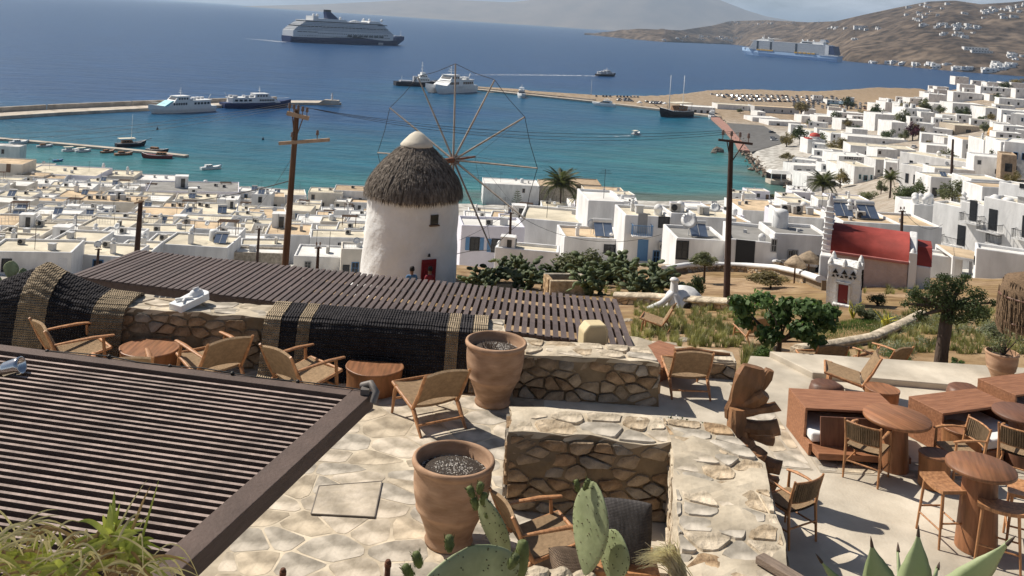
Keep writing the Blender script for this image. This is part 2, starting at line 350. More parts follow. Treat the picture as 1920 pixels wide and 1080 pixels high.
def build_hills():
 cx_ = np.array([p[0] for p in HC])[::-1]; cy_ = np.array([p[1] for p in HC])[::-1]
 rx = np.array([p[0] for p in HR]); ry = np.array([p[1] for p in HR])
 px = np.linspace(1100, 2400, 330); T = np.concatenate([np.linspace(-.04, 1, 110), np.linspace(1.02, 1.7, 14)])
 X = np.zeros((len(T), len(px))); Y = X.copy(); Z = X.copy()
 for j, x in enumerate(px):
  c = P(x, np.interp(x, cx_, cy_), 0); yr = min(np.interp(x, rx, ry), np.interp(x, cx_, cy_) - .5)
  Dc = c.y; Dr = Dc + 350 + 1500 * sstep((x - 1120) / 350); r = PD(x, yr, Dr)
  for i, t in enumerate(T):
   d = lerp(Dc, Dr, t); X[i, j] = ray(x, 0).x / FPX * d; Y[i, j] = d
   tt = max(0, min(1, t)); Z[i, j] = r.z * (tt ** .8 if t <= 1 else 1 - ((t - 1) / .7) ** 1.5)
   if t < 0: Z[i, j] = -3
 tt = np.clip(T, 0, 1)[:, None]; env = np.sin(np.pi * np.clip(tt, 0, 1)) ** .8
 Z += env * (nz(X, Y, 620, 3) * 75 + nz(X, Y, 260, 4) * 36 + nz(X, Y, 90, 5) * 20 + nz(X, Y, 34, 6) * 9)
 Z = np.where(T[:, None] > 0.012, np.maximum(Z, 3 + 6 * tt), np.where(T[:, None] < 0, -3, 2))
 me = gridmesh('hills', X, Y, Z, hill_mat())
 tag(link('hills', me), kind='structure')
 v = np.stack([X, Y, Z], -1).reshape(-1, 3); ny, nx = X.shape; i = np.arange(ny * nx).reshape(ny, nx)
 f = np.stack([i[:-1, :-1], i[:-1, 1:], i[1:, 1:], i[1:, :-1]], -1).reshape(-1, 4)
 return BVHTree.FromPolygons(v.tolist(), f.tolist())
HILL = build_hills()
def on_hill(x, y):
 h = HILL.ray_cast(Vector((0, 0, EYE)), ray(x, y).normalized()); return h[0]
def build_mountain():
 prof = [(200, 30), (420, 12), (600, 8), (800, -2), (960, 4), (1100, -14), (1220, -30), (1290, -22), (1350, 0), (1400, 19), (1440, 31), (1500, 41), (1600, 60), (1700, 84)]
 D0 = 21000; px = np.linspace(200, 1700, 160); T = np.linspace(0, 1.6, 26)
 X = np.zeros((len(T), len(px))); Y = X.copy(); Z = X.copy()
 for j, x in enumerate(px):
  y = np.interp(x, [p[0] for p in prof], [p[1] for p in prof]); top = max(PD(x, y, D0 + 3000).z, 0)
  for i, t in enumerate(T):
   d = D0 + 3000 * t; X[i, j] = ray(x, 0).x / FPX * d; Y[i, j] = d; Z[i, j] = top * (sstep(t) if t < 1 else 1 - (t - 1) / .6 * .5) - 2
 Z += np.clip(Z / 400, 0, 1) * (nz(X, Y, 1500, 8) * 120 + nz(X, Y, 500, 9) * 45) * (np.abs(T - 1) > .05)[:, None]
 tag(link('mountain', gridmesh('mountain', X, Y, Z, mat('mountain_rock', (.22, .17, .12), .95, .2, .002))), kind='structure')
build_mountain()
def build_haze():
 m = bpy.data.materials.new('haze'); m.use_nodes = True; N = m.node_tree.nodes; L = m.node_tree.links
 N.remove(N['Principled BSDF']); v = N.new('ShaderNodeVolumePrincipled'); v.inputs['Density'].default_value = HAZE
 v.inputs['Color'].default_value = (.58, .76, 1.0, 1); v.inputs['Anisotropy'].default_value = .15
 L.new(v.outputs[0], N['Material Output'].inputs['Volume']); m.cycles.homogeneous_volume = True
 b = MB(); b.box((0, 21000, 650 - 4), (130000, 52000, 1300)); tag(b.build('haze', m), kind='stuff')
HAZE = 4.2e-5
build_haze()
from mathutils import noise as mn
FZ = 54.0
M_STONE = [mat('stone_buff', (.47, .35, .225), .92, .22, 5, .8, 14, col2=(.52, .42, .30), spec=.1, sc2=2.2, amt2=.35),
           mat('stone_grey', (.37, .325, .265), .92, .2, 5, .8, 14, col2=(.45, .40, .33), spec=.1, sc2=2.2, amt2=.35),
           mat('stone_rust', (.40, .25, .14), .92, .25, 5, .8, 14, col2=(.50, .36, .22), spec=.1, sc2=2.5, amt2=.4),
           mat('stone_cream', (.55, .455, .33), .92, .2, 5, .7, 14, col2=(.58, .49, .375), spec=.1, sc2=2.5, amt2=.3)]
M_FACE_SHADE = [mat('face_shade_brown', (.275, .20, .135), .92, .25, 5, .8, 14, col2=(.37, .28, .19), spec=.08, sc2=2.2, amt2=.4), mat('face_shade_rust', (.27, .175, .105), .92, .25, 5, .8, 14, col2=(.34, .24, .15), spec=.08, sc2=2.5, amt2=.4), mat('face_shade_grey', (.27, .235, .195), .92, .2, 5, .8, 14, col2=(.34, .30, .25), spec=.08, sc2=2.2, amt2=.35), mat('face_shade_buff', (.33, .255, .175), .92, .22, 5, .8, 14, col2=(.38, .30, .215), spec=.08, sc2=2.2, amt2=.4)]  # face stones darkened: the shade on the walls is put into their colour
M_FLAG = [mat('flag_grey', (.46, .405, .325), .9, .12, 3, .5, 16, col2=(.54, .48, .40), spec=.12, sc2=2.6, amt2=.42),
          mat('flag_cream', (.57, .48, .36), .9, .14, 3, .5, 16, col2=(.60, .52, .42), spec=.12, sc2=2.6, amt2=.38),
          mat('flag_sand', (.54, .445, .325), .9, .16, 3, .5, 16, col2=(.57, .48, .36), spec=.12, sc2=2.6, amt2=.42)]
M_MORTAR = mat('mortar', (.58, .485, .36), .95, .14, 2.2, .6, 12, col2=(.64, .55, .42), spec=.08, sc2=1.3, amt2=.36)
for q_ in M_STONE + M_FACE_SHADE: q_.node_tree.nodes['Bump'].inputs['Distance'].default_value = .045
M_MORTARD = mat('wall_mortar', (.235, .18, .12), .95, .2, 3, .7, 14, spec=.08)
M_CONC = mat('polished_concrete', (.58, .50, .39), .72, .14, .9, .25, 26, col2=(.66, .585, .475), spec=.25, sc2=.7, amt2=.36)
def clip_half(poly, n, d):              # keep n.p <= d
 out = []; k = len(poly)
 for i in range(k):
  a, b = poly[i], poly[(i + 1) % k]; da = n[0] * a[0] + n[1] * a[1] - d; db = n[0] * b[0] + n[1] * b[1] - d
  if da <= 0: out.append(a)
  if (da < 0) != (db < 0) and abs(da - db) > 1e-12: t = da / (da - db); out.append((a[0] + (b[0] - a[0]) * t, a[1] + (b[1] - a[1]) * t))
 return out
def cells(Wd, Hd, sx, sy, rg, jit=.48):
 nx, ny = max(1, round(Wd / sx)), max(1, round(Hd / sy)); sx, sy = Wd / nx, Hd / ny; pts = {}
 for i in range(-2, nx + 2):
  for j in range(-2, ny + 2):
   pts[i, j] = ((i + .5 + (j % 2) * .45 + rg.uniform(-jit, jit)) * sx, (j + .5 + rg.uniform(-jit, jit) * .8) * sy)
 res = []
 for i in range(-1, nx + 1):
  for j in range(ny):
   p = pts[i, j]; poly = [(0, 0), (Wd, 0), (Wd, Hd), (0, Hd)]
   k = sy / sx
   for di in (-2, -1, 0, 1, 2):
    for dj in (-2, -1, 0, 1, 2):
     q = pts.get((i + di, j + dj))
     if q is None or (di == 0 and dj == 0): continue
     n = ((q[0] - p[0]) * k * k, (q[1] - p[1])); mid = ((p[0] + q[0]) / 2, (p[1] + q[1]) / 2)
     poly = clip_half(poly, n, n[0] * mid[0] + n[1] * mid[1])
     if len(poly) < 3: break
    if len(poly) < 3: break
   if len(poly) >= 3: res.append(poly)
 return res
def shrink(poly, gap, rg):
 cx = sum(p[0] for p in poly) / len(poly); cy = sum(p[1] for p in poly) / len(poly)
 q = []
 k = len(poly)
 for i in range(k):
  a, b = poly[i], poly[(i + 1) % k]
  if math.hypot(a[0] - b[0], a[1] - b[1]) < 1e-3: continue
  c1 = rg.uniform(.08, .2); q += [(lerp(a[0], b[0], c1), lerp(a[1], b[1], c1)), (lerp(a[0], b[0], 1 - c1), lerp(a[1], b[1], 1 - c1))]
 out = []
 for p in q:
  r = math.hypot(p[0] - cx, p[1] - cy)
  if r < gap * 1.3: return None, None
  t = 1 - gap * rg.uniform(.6, 1.6) / r; t *= rg.uniform(.965, 1.0); out.append((cx + (p[0] - cx) * t, cy + (p[1] - cy) * t))
 return out, (cx, cy)
def area(p): return abs(sum(p[i][0] * p[(i + 1) % len(p)][1] - p[(i + 1) % len(p)][0] * p[i][1] for i in range(len(p)))) / 2
def stones(parent, quad, sx, sy, mats, name='stone', gap=.012, proud=.012, bulge=.5, seed=0, wts=None, minA=.004, most=300, keep=None):
 """lay stones of their own on the quad (a b c d, ccw seen from outside); each is a child of parent"""
 rg = random.Random(seed); a, b, c, d = [Vector(p) for p in quad]
 Wd = ((b - a).length + (c - d).length) / 2; Hd = ((d - a).length + (c - b).length) / 2
 n = (b - a).cross(d - a).normalized(); cnt = 0; ip = parent.matrix_world.inverted() if False else None
 off = Vector(parent.location) if parent is not None else Vector((0, 0, 0))
 for poly in cells(Wd, Hd, sx, sy, rg):
  if area(poly) < minA or (proud > .025 and rg.random() < .07): continue
  q, ce = shrink(poly, gap, rg)
  if not q or cnt >= most: continue
  def mp(u, v, h):
   s, t = u / Wd, v / Hd; return (a * (1 - s) + b * s) * (1 - t) + (d * (1 - s) + c * s) * t + n * h
  C0 = mp(ce[0], ce[1], 0)
  if keep and not keep(C0): continue
  pr = proud * rg.uniform(.55, 1.5); tl = (rg.uniform(-.25, .25) * proud, rg.uniform(-.25, .25) * proud)
  k = len(q); vs = []
  for (sc, hh) in ((1.0, -.02), (.975, pr * .7), (1 - .2 * bulge, pr)):
   for p in q:
    u, v = ce[0] + (p[0] - ce[0]) * sc, ce[1] + (p[1] - ce[1]) * sc
    vs.append(mp(u, v, hh + (0 if hh < 0 else (p[0] - ce[0]) / Wd * tl[0] * 8 + rg.uniform(-.12, .12) * proud)) - C0)
  vs.append(mp(ce[0] + rg.uniform(-.02, .02), ce[1] + rg.uniform(-.01, .01), pr * rg.uniform(.9, 1.15)) - C0)
  fs = [(r * k + i, r * k + (i + 1) % k, (r + 1) * k + (i + 1) % k, (r + 1) * k + i) for r in (0, 1) for i in range(k)] + [(2 * k + i, 2 * k + (i + 1) % k, 3 * k) for i in range(k)]
  m = MB(); m.add(vs, fs, 0, False); mm = rg.choices(mats, wts)[0] if wts else rg.choice(mats)
  o = m.build(name, mm, parent, loc=C0 - off); cnt += 1
  pass
 return cnt
def nv(q): return Vector((mn.noise(q), mn.noise(q + Vector((7.3, 1.9, 4.1))), mn.noise(q + Vector((2.7, 9.1, 5.3)))))
def disp(p, f=2.2, a=.03): return Vector(p) + nv(Vector(p) * f) * a * 1.1 + nv(Vector(p) * f * 3.1) * a * .4
def rough_block(name, quad, z0, z1, m, parent, amp=.03, step=.16, off=Vector((0, 0, 0)), ztop=None):
 """block over a four-cornered plan with uneven faces; quad ccw from above"""
 q = [Vector((p[0], p[1], 0)) for p in quad]; b = MB()
 def pt(i, j, k): pass
 L0 = max((q[1] - q[0]).length, (q[2] - q[3]).length); L1 = max((q[3] - q[0]).length, (q[2] - q[1]).length)
 nu, nv, nw = max(1, int(L0 / step)), max(1, int(L1 / step)), max(1, int((z1 - z0) / step))
 def loc(s, t, w):
  p = (q[0] * (1 - s) + q[1] * s) * (1 - t) + (q[3] * (1 - s) + q[2] * s) * t
  zt = z1 if ztop is None else ztop(s, t)
  p.z = lerp(z0, zt, w); return disp(p, 2.2, amp) - off
 b.grid(lambda s, t: loc(s, t, 1), nu, nv, smooth=False)
 for e in range(4):
  c0 = ((0, 0), (1, 0), (1, 1), (0, 1))[e]; c1 = ((1, 0), (1, 1), (0, 1), (0, 0))[e]
  b.grid(lambda s, w, c0=c0, c1=c1: loc(lerp(c0[0], c1[0], s), lerp(c0[1], c1[1], s), w), nu if e % 2 == 0 else nv, nw, smooth=False)
 return b.build(name, m, parent)
def build_floor():
 b = MB(); b.prism([(-12, 1.0), (.9, 1.0), (.9, 16.3), (-12, 16.3)], 53.5, FZ)
 f = tag(b.build('stone_floor', M_MORTAR), kind='structure')
 fl = link('floor_stones', None); COL.objects.unlink(fl); bpy.data.objects.remove(fl)
 stones(f, [(-2.75, 6.1, FZ), (.75, 6.1, FZ), (.75, 9.6, FZ), (-2.75, 9.6, FZ)], .5, .4, M_FLAG, gap=.009, proud=.003, bulge=.1, seed=3, wts=[3, 4, 3], most=110)
 stones(f, [(-2.75, 9.6, FZ), (.75, 9.6, FZ), (.75, 12.6, FZ), (-2.75, 12.6, FZ)], .5, .42, M_FLAG, gap=.009, proud=.003, bulge=.1, seed=4, wts=[4, 3, 3], most=90)
 stones(f, [(-7.4, 12.6, FZ), (.75, 12.6, FZ), (.75, 15.6, FZ), (-7.4, 15.6, FZ)], .62, .5, M_FLAG, gap=.009, proud=.003, bulge=.1, seed=5, wts=[4, 3, 3], most=100)
 h = thing('floor_hatch', 'square flush stone hatch cut into the crazy paving beside the big terracotta pot', 'hatch', (-1.0, 10.55, FZ + .012))
 b = MB()
 pts = [P(598, 912, FZ + .014), P(716, 903, FZ + .014), P(702, 970, FZ + .014), P(583, 964, FZ + .014)]
 o = Vector(h.location); pl = [(p.x - o.x, p.y - o.y) for p in pts][::-1]
 b.prism(pl, 0, .008); b.build('lid', M_FLAG[1], h)
 for i in range(4):
  e = MB(); p, q = pl[i], pl[(i + 1) % 4]; e.beam((p[0], p[1], .006), (q[0], q[1], .006), .012, .012); e.build('edge', mat('worn_steel', (.22, .19, .16), .6, .2, metal=.5), h)
 b = MB(); b.prism([(.9, 1.0), (30, 1.0), (30, 17.9), (4.9, 17.9), (4.4, 16.6), (.9, 16.6)], 53.5, FZ - .002)
 tag(b.build('concrete_floor', M_CONC), kind='structure')
 b = MB(); b.prism([(5.25, 17.9), (5.75, 16.9), (9, 16.7), (16, 16.5), (30, 16.3), (30, 17.95)], 53.6, FZ + .11)
 tag(b.build('raised_floor', M_CONC, bevel=.015), kind='structure')
 s = tag(MB().prism([(4.15, 13.3), (4.62, 13.3), (4.62, 16.5), (4.15, 16.5)], FZ - .01, FZ + .004).build('stone_path', mat('path_mortar', (.38, .33, .26), .95, .2, 3)), kind='structure')
 stones(s, [(4.15, 13.3, FZ + .004), (4.62, 13.3, FZ + .004), (4.62, 16.5, FZ + .004), (4.15, 16.5, FZ + .004)], .46, .55, [M_FLAG[0], M_FLAG[2]], gap=.02, proud=.006, bulge=.2, seed=9)
 s = tag(MB().prism([(4.7, 13.25), (9, 13.3), (9.3, 13.8), (4.7, 13.75)], FZ - .01, FZ + .004).build('stone_path', mat('path_mortar', (.4, .34, .27))), kind='structure')
 stones(s, [(4.7, 13.27, FZ + .004), (9, 13.32, FZ + .004), (9.25, 13.78, FZ + .004), (4.7, 13.73, FZ + .004)], .5, .25, M_FLAG, gap=.02, proud=.006, bulge=.2, seed=10)
build_floor()
def wall_thing(label, quad, z0, z1, faces, seed, top=(.5, .36), fs=(.29, .155), fmats=None, tmats=None, amp=.048, cat='stone wall', ztop=None, topq=None):
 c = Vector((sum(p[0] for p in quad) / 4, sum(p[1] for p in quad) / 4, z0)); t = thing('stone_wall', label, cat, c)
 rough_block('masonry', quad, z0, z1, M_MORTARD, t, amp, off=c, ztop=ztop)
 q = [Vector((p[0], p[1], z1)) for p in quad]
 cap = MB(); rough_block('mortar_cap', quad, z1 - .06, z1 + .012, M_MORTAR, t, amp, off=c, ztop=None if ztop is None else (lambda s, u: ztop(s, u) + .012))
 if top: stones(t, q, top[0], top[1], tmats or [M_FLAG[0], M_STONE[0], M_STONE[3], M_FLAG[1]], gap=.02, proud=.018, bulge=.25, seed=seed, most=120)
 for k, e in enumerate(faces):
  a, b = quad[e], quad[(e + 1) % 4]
  stones(t, [(a[0], a[1], z0), (b[0], b[1], z0), (b[0], b[1], z1 - .03), (a[0], a[1], z1 - .03)], fs[0], fs[1], fmats or M_FACE_SHADE, gap=.012, proud=.028, bulge=.5, seed=seed + 7 * k + 1, most=200)
 return t
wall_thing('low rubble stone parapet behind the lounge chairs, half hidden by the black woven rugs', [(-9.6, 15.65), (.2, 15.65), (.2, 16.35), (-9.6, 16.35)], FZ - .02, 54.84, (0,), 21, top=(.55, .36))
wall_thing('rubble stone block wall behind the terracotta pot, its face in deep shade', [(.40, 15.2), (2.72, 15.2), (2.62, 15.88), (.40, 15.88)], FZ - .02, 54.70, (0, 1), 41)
LW = thing  # (the corner wall is one thing: two arms)
def build_corner_wall():
 c = Vector((1.7, 11.5, FZ)); t = thing('stone_wall', 'corner shaped stone wall with a wide flat top that shelters the seating niche', 'stone wall', c)
 z1 = 54.95
 A = [(.30, 11.68), (2.30, 11.62), (2.30, 12.42), (.30, 12.42)]; B = [(1.80, 8.2), (2.86, 8.2), (3.32, 11.3), (2.30, 11.62)]; C = [(2.30, 11.62), (3.32, 11.3), (3.12, 12.35), (2.30, 12.42)]
 for qd in (A, B, C):
  rough_block('masonry', qd, FZ - .02, z1, M_MORTARD, t, .05, off=c); rough_block('mortar_cap', qd, z1 - .06, z1 + .012, M_MORTAR, t, .05, off=c)
 tm = [M_FLAG[0], M_STONE[0], M_STONE[3], M_FLAG[1], M_STONE[2]]
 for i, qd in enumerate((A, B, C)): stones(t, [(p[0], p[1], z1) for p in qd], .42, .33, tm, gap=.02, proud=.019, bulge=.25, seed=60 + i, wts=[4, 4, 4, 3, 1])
 fm = M_FACE_SHADE
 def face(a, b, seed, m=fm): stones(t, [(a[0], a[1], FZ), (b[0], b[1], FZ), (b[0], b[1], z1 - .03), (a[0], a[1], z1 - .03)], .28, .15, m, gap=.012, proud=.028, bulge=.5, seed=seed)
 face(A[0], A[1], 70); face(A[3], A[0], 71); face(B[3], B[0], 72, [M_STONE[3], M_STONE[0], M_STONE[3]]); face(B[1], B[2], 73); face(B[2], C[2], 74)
build_corner_wall()
wall_thing('low stone planter wall below the big agave in the near corner', [(4.35, 8.1), (8.6, 8.1), (8.6, 9.3), (4.6, 9.3)], FZ - .02, 54.72, (2,), 90, top=(.4, .3))
wall_thing('short stone block with a dead branch on top at the edge of the concrete floor', [(3.25, 16.65), (4.3, 16.6), (4.35, 17.1), (3.3, 17.15)], FZ - .3, 54.30, (0,), 95, fs=(.34, .17))
wall_thing('low stone garden wall end beside the reddish table', [(2.3, 17.2), (3.4, 17.0), (3.5, 17.9), (2.4, 18.1)], FZ - .9, 54.12, (0,), 97, fs=(.36, .2))
M_TERRA = mat('terracotta', (.43, .255, .155), .82, .12, 3, .12, 30, col2=(.50, .325, .215), spec=.15, stretch=(1, 1, 3), sc2=1.6, amt2=.34)
M_SOIL = mat('soil', (.06, .045, .035), .95, .4, 20, .8, 60)
POT = [(.24, 0), (.272, .005), (.278, .035), (.260, .07), (.265, .10), (.305, .22), (.362, .35), (.385, .395), (.402, .405), (.404, .43), (.402, .445), (.425, .54), (.442, .66), (.448, .78), (.443, .865), (.452, .885), (.472, .90), (.478, .93), (.47, .957), (.45, .967), (.43, .96), (.42, .93), (.415, .80), (.40, .79)]
def big_pot(label, x, y, s, pebble, seed, rz=0):
 t = thing('terracotta_pot', label, 'plant pot', (x, y, FZ + .006), rz, None)
 b = MB(); b.lathe([(r * s, z * s) for r, z in POT], 48); b.build('body', M_TERRA, t, fix=True)
 s0 = MB(); s0.lathe([(.405 * s, .80 * s), (.3 * s, .845 * s), (.12 * s, .86 * s), (.001, .862 * s)], 24); s0.build('soil', M_SOIL, t)
 rg = random.Random(seed); g = MB(); n = 700
 for _ in range(n):
  a = rg.uniform(0, 6.28); r = math.sqrt(rg.random()) * .39 * s; z = (.862 - .06 * (r / (.4 * s)) ** 2) * s; k = rg.uniform(.007, .016)
  if pebble == 2 and math.cos(a - .2) < -.1 and rg.random() < .8: continue
  px = Vector((r * math.cos(a), r * math.sin(a), z)); M3 = Euler((rg.uniform(0, 3), rg.uniform(0, 3), rg.uniform(0, 3))).to_matrix()
  pts = [px + M3 @ (Vector(q) * k) for q in ((1.3, 0, 0), (-1.3, 0, 0), (0, 1, 0), (0, -1, 0), (0, 0, .8), (0, 0, -.8))]
  g.add(pts, [(0, 2, 4), (2, 1, 4), (1, 3, 4), (3, 0, 4), (2, 0, 5), (1, 2, 5), (3, 1, 5), (0, 3, 5)])
 tag(g.build('gravel', mat('pot_gravel', (.40, .36, .32), .8, .5, 30, col2=(.62, .58, .52)), t), kind='stuff')
 return t
big_pot('big ribbed terracotta pot filled with grey pebbles standing before the seating niche', -.34, 10.88, 1.0, 1, 5)
p2 = big_pot('big terracotta pot with dark soil and pebbles between the rug and the stone block', .08, 14.9, 1.02, 2, 6, .4)
ds = MB(); rg = random.Random(3)
for _ in range(26): a = rg.uniform(0, 6.28); r = rg.uniform(0, .1); ds.tube([(-.12 + r * math.cos(a), r * math.sin(a), .85), (-.12 + 1.6 * r * math.cos(a), 1.6 * r * math.sin(a) + .02, .85 + rg.uniform(.04, .13))], .006, 4)
ds.build('dead_stem', mat('dead_stem', (.10, .07, .05)), p2)
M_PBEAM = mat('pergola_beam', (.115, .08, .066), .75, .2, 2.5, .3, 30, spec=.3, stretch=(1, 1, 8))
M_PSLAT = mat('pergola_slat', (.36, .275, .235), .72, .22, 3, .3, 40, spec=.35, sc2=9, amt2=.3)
def build_near_pergola():
 z = 56.3; TL = P(95, 672, z); TR = P(700, 750, z); BR = P(345, 1085, z)
 ex = (TR - TL).normalized(); ey = (BR - TR).normalized()
 t = thing('pergola', 'near dark timber pergola of close set boards in the lower corner of the terrace', 'pergola', TR)
 o = Vector(t.location); LEN = 4.9; WID = (TR - TL).length + 2.2
 def L(a, b, dz=0): return ex * a + ey * b + Vector((0, 0, dz))      # a along the far edge (negative = left), b towards the camera
 Wb = .2
 m = MB(); m.beam(L(-Wb / 2, -.02), L(-Wb / 2, LEN), Wb, .16, mi=0); m.build('beam', M_PBEAM, t, bevel=.006)
 m = MB(); m.beam(L(-Wb, .08, .0), L(-WID, .08, .0), .15, .16); m.build('beam', M_PBEAM, t, bevel=.006)
 for a in (-1.75, -3.6):            # rafters under the boards
  m = MB(); m.beam(L(a, .16, -.16), L(a, LEN, -.16), .09, .16); m.build('rafter', M_PBEAM, t)
 n = 50; sp = .096
 me = None; rg = random.Random(2)
 for k in range(n):
  b0 = .235 + k * sp
  if b0 > LEN: break
  if me is None:
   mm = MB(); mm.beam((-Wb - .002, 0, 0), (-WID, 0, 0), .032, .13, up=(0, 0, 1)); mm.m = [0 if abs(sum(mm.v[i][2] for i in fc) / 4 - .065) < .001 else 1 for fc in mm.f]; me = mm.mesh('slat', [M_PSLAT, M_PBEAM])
  s = link('slat', me, t, L(0, b0, -.01 + rg.uniform(-.006, .004)))
  s.rotation_euler = (rg.uniform(-.03, .03), 0, math.atan2(ex.y, ex.x) + rg.uniform(-.0015, .0015))
 w = MB(); pts = [L(-Wb * .5 - i * .33, .02 + .012 * math.sin(i * 2.1), .092 + .01 * math.sin(i * 1.7)) for i in range(11)]; w.tube(pts, .006, 5); w.build('wire', mat('black_cable', (.02, .02, .02), .6, 0), t)
 for i in range(0, 11, 2): e = MB(); e.lathe([(.018, -.012), (.022, 0), (.012, .014), (.001, .016)], 8, tuple(pts[i])); e.build('bolt', mat('dark_iron', (.05, .045, .04), .5, .1, metal=.7), t)
 e = MB(); e.box(L(-.06, .06, .11), (.08, .12, .05)); e.tube([L(-.12, .0, .12), L(-.02, .04, .17), L(.06, .1, .12), L(.05, .14, .03)], .035, 8); e.build('wire_bracket', mat('grey_strap', (.15, .135, .125), .6, .2, metal=.4), t)
 for a, b in ((-.1, 4.75), (-4.6, .08), (-4.6, 2.5)): pm = MB(); pm.beam(L(a, b, -.08), L(a, b, -2.29), .12, .12, up=(1, 0, 0)); pm.build('post', M_PBEAM, t)
 sp_ = thing('spotlight', 'chrome barrel spotlight clamped on the near pergola', 'spotlight', P(22, 690, z + .1)); Mx = Matrix.Rotation(R(70), 3, 'Y')
 b = MB(); b.lathe([(.001, -.1), (.06, -.1), (.075, -.06), (.08, .06), (.085, .1), (.07, .1), (.06, .05), (.001, .05)], 20, M=Mx); b.build('housing', mat('chrome', (.6, .6, .6), .15, 0, metal=1), sp_)
 b = MB(); b.tube([(0, .06, 0), (.0, .09, -.09), (0, 0, -.13)], .012, 6); b.build('bracket', MATS['dark_iron'], sp_)
build_near_pergola()
M_MSLAT = mat('brown_slat', (.105, .077, .070), .7, .22, 2, .3, 30, spec=.35, stretch=(6, 1, 6))
def build_mid_pergola():
 NR, FR, FL, NL = Vector((2.5, 17.0, 54.3)), Vector((2.82, 22.3, 53.63)), Vector((-9.5, 25.3, 53.25)), Vector((-9.0, 20.4, 53.87))
 NL = NR + (NL - NR).normalized() * 12.1; NL.z = 53.9
 t = thing('pergola', 'wide brown slatted pergola roof sloping down behind the parapet towards the windmill', 'pergola', NR); o = NR
 n = 80; rg = random.Random(11)
 for k in range(n):
  f = k / (n - 1); a = NR.lerp(NL, f) - o; b = FR.lerp(FL, f) - o; d = (b - a).normalized(); b = b + d * rg.uniform(-.05, .05); w = .098
  m = MB(); m.beam(Vector((0, 0, 0)), b - a, w, .045); m.build('slat', M_MSLAT, t, loc=a + Vector((0, 0, rg.uniform(-.006, .006))))
 for f in (.06, .36, .66, .97):
  a = NR.lerp(FR, f) - o; b = NL.lerp(FL, f) - o; m = MB(); m.beam(a - Vector((0, 0, .12)), b - Vector((0, 0, .12)), .1, .17); m.build('beam', M_MSLAT, t)
 for s, f in ((.02, .06), (.02, .66), (.25, .66), (.5, .66), (.75, .66), (.98, .66), (.98, .06), (.02, .97), (.5, .97), (.98, .97)):
  p = (NR.lerp(NL, s)).lerp(FR.lerp(FL, s), f) - o; zb = tz(p.x + o.x, p.y + o.y) - .2 - o.z
  m = MB(); m.beam((p.x, p.y, p.z - .2), (p.x, p.y, zb), .11, .11, up=(1, 0, 0)); m.build('post', M_MSLAT, t)
 g = MB(); g.prism([(-9, 16.4), (3.6, 16.4), (3.9, 22.4), (-9, 24.6)], 51.0, 52.35); tag(g.build('lower_floor', M_CONC), kind='structure')
 tb = thing('table', 'long orange timber table standing in the sun below the brown slatted pergola', 'table', (.9, 18.1, 52.35))
 m = MB(); m.box((0, 0, .74), (2.3, .8, .06)); m.build('top', mat('orange_wood', (.55, .20, .06), .6, .2, 3, stretch=(1, 8, 1)), tb, bevel=.008)
 for sx in (-1, 1):
  for sy in (-1, 1): m = MB(); m.box((sx * 1.0, sy * .3, .355), (.08, .08, .71)); m.build('leg', MATS['orange_wood'], tb)
build_mid_pergola()
M_TEAK = mat('teak', (.36, .165, .07), .5, .26, 4, .15, 40, col2=(.44, .22, .10), spec=.4, stretch=(6, 6, 1))
M_RED = mat('red_hardwood', (.27, .115, .055), .5, .16, 3, .15, 30, col2=(.34, .155, .08), spec=.4, stretch=(1, 9, 9), sc2=5, amt2=.14)
M_DARKW = mat('dark_hardwood', (.15, .07, .042), .5, .25, 3, .1, 30, spec=.4, stretch=(7, 1, 1))
M_LOG = mat('log_wood', (.38, .17, .065), .6, .3, 5, .3, 20, col2=(.30, .13, .055), spec=.35, stretch=(3, 3, .7), sc2=2, amt2=.3)
M_SLAB = mat('table_wood', (.37, .17, .075), .5, .25, 3.0, .12, 30, col2=(.27, .115, .055), spec=.4, stretch=(9, .9, 1), sc2=2.2, amt2=.36)
M_WHITE = mat('white_canvas', (.80, .79, .77), .9, .05, 6, .2, 40)
def weave_mat(name, col, sc=60, stretch=(1, 1, 1)):
 m = mat(name, col, .85, .2, 18, 0, spec=.15); nt = m.node_tree; N = nt.nodes; L = nt.links; b = N['Principled BSDF']
 tc = N.new('ShaderNodeTexCoord'); h = None
 for d in ('X', 'Y'):
  w = N.new('ShaderNodeTexWave'); w.bands_direction = d; w.inputs['Scale'].default_value = sc; w.inputs['Distortion'].default_value = .6; L.new(tc.outputs['UV'] if False else tc.outputs['Object'], w.inputs[0])
  if h is None: h = w.outputs[1]
  else:
   mu = N.new('ShaderNodeMath'); mu.operation = 'MULTIPLY'; L.new(h, mu.inputs[0]); L.new(w.outputs[1], mu.inputs[1]); h = mu.outputs[0]
 bp = N.new('ShaderNodeBump'); bp.inputs['Strength'].default_value = .8; bp.inputs['Distance'].default_value = .006; L.new(h, bp.inputs['Height']); L.new(bp.outputs[0], b.inputs['Normal'])
 return m
M_CORD = weave_mat('paper_cord', (.36, .245, .145))
M_CORDD = weave_mat('dark_cord', (.22, .155, .095))
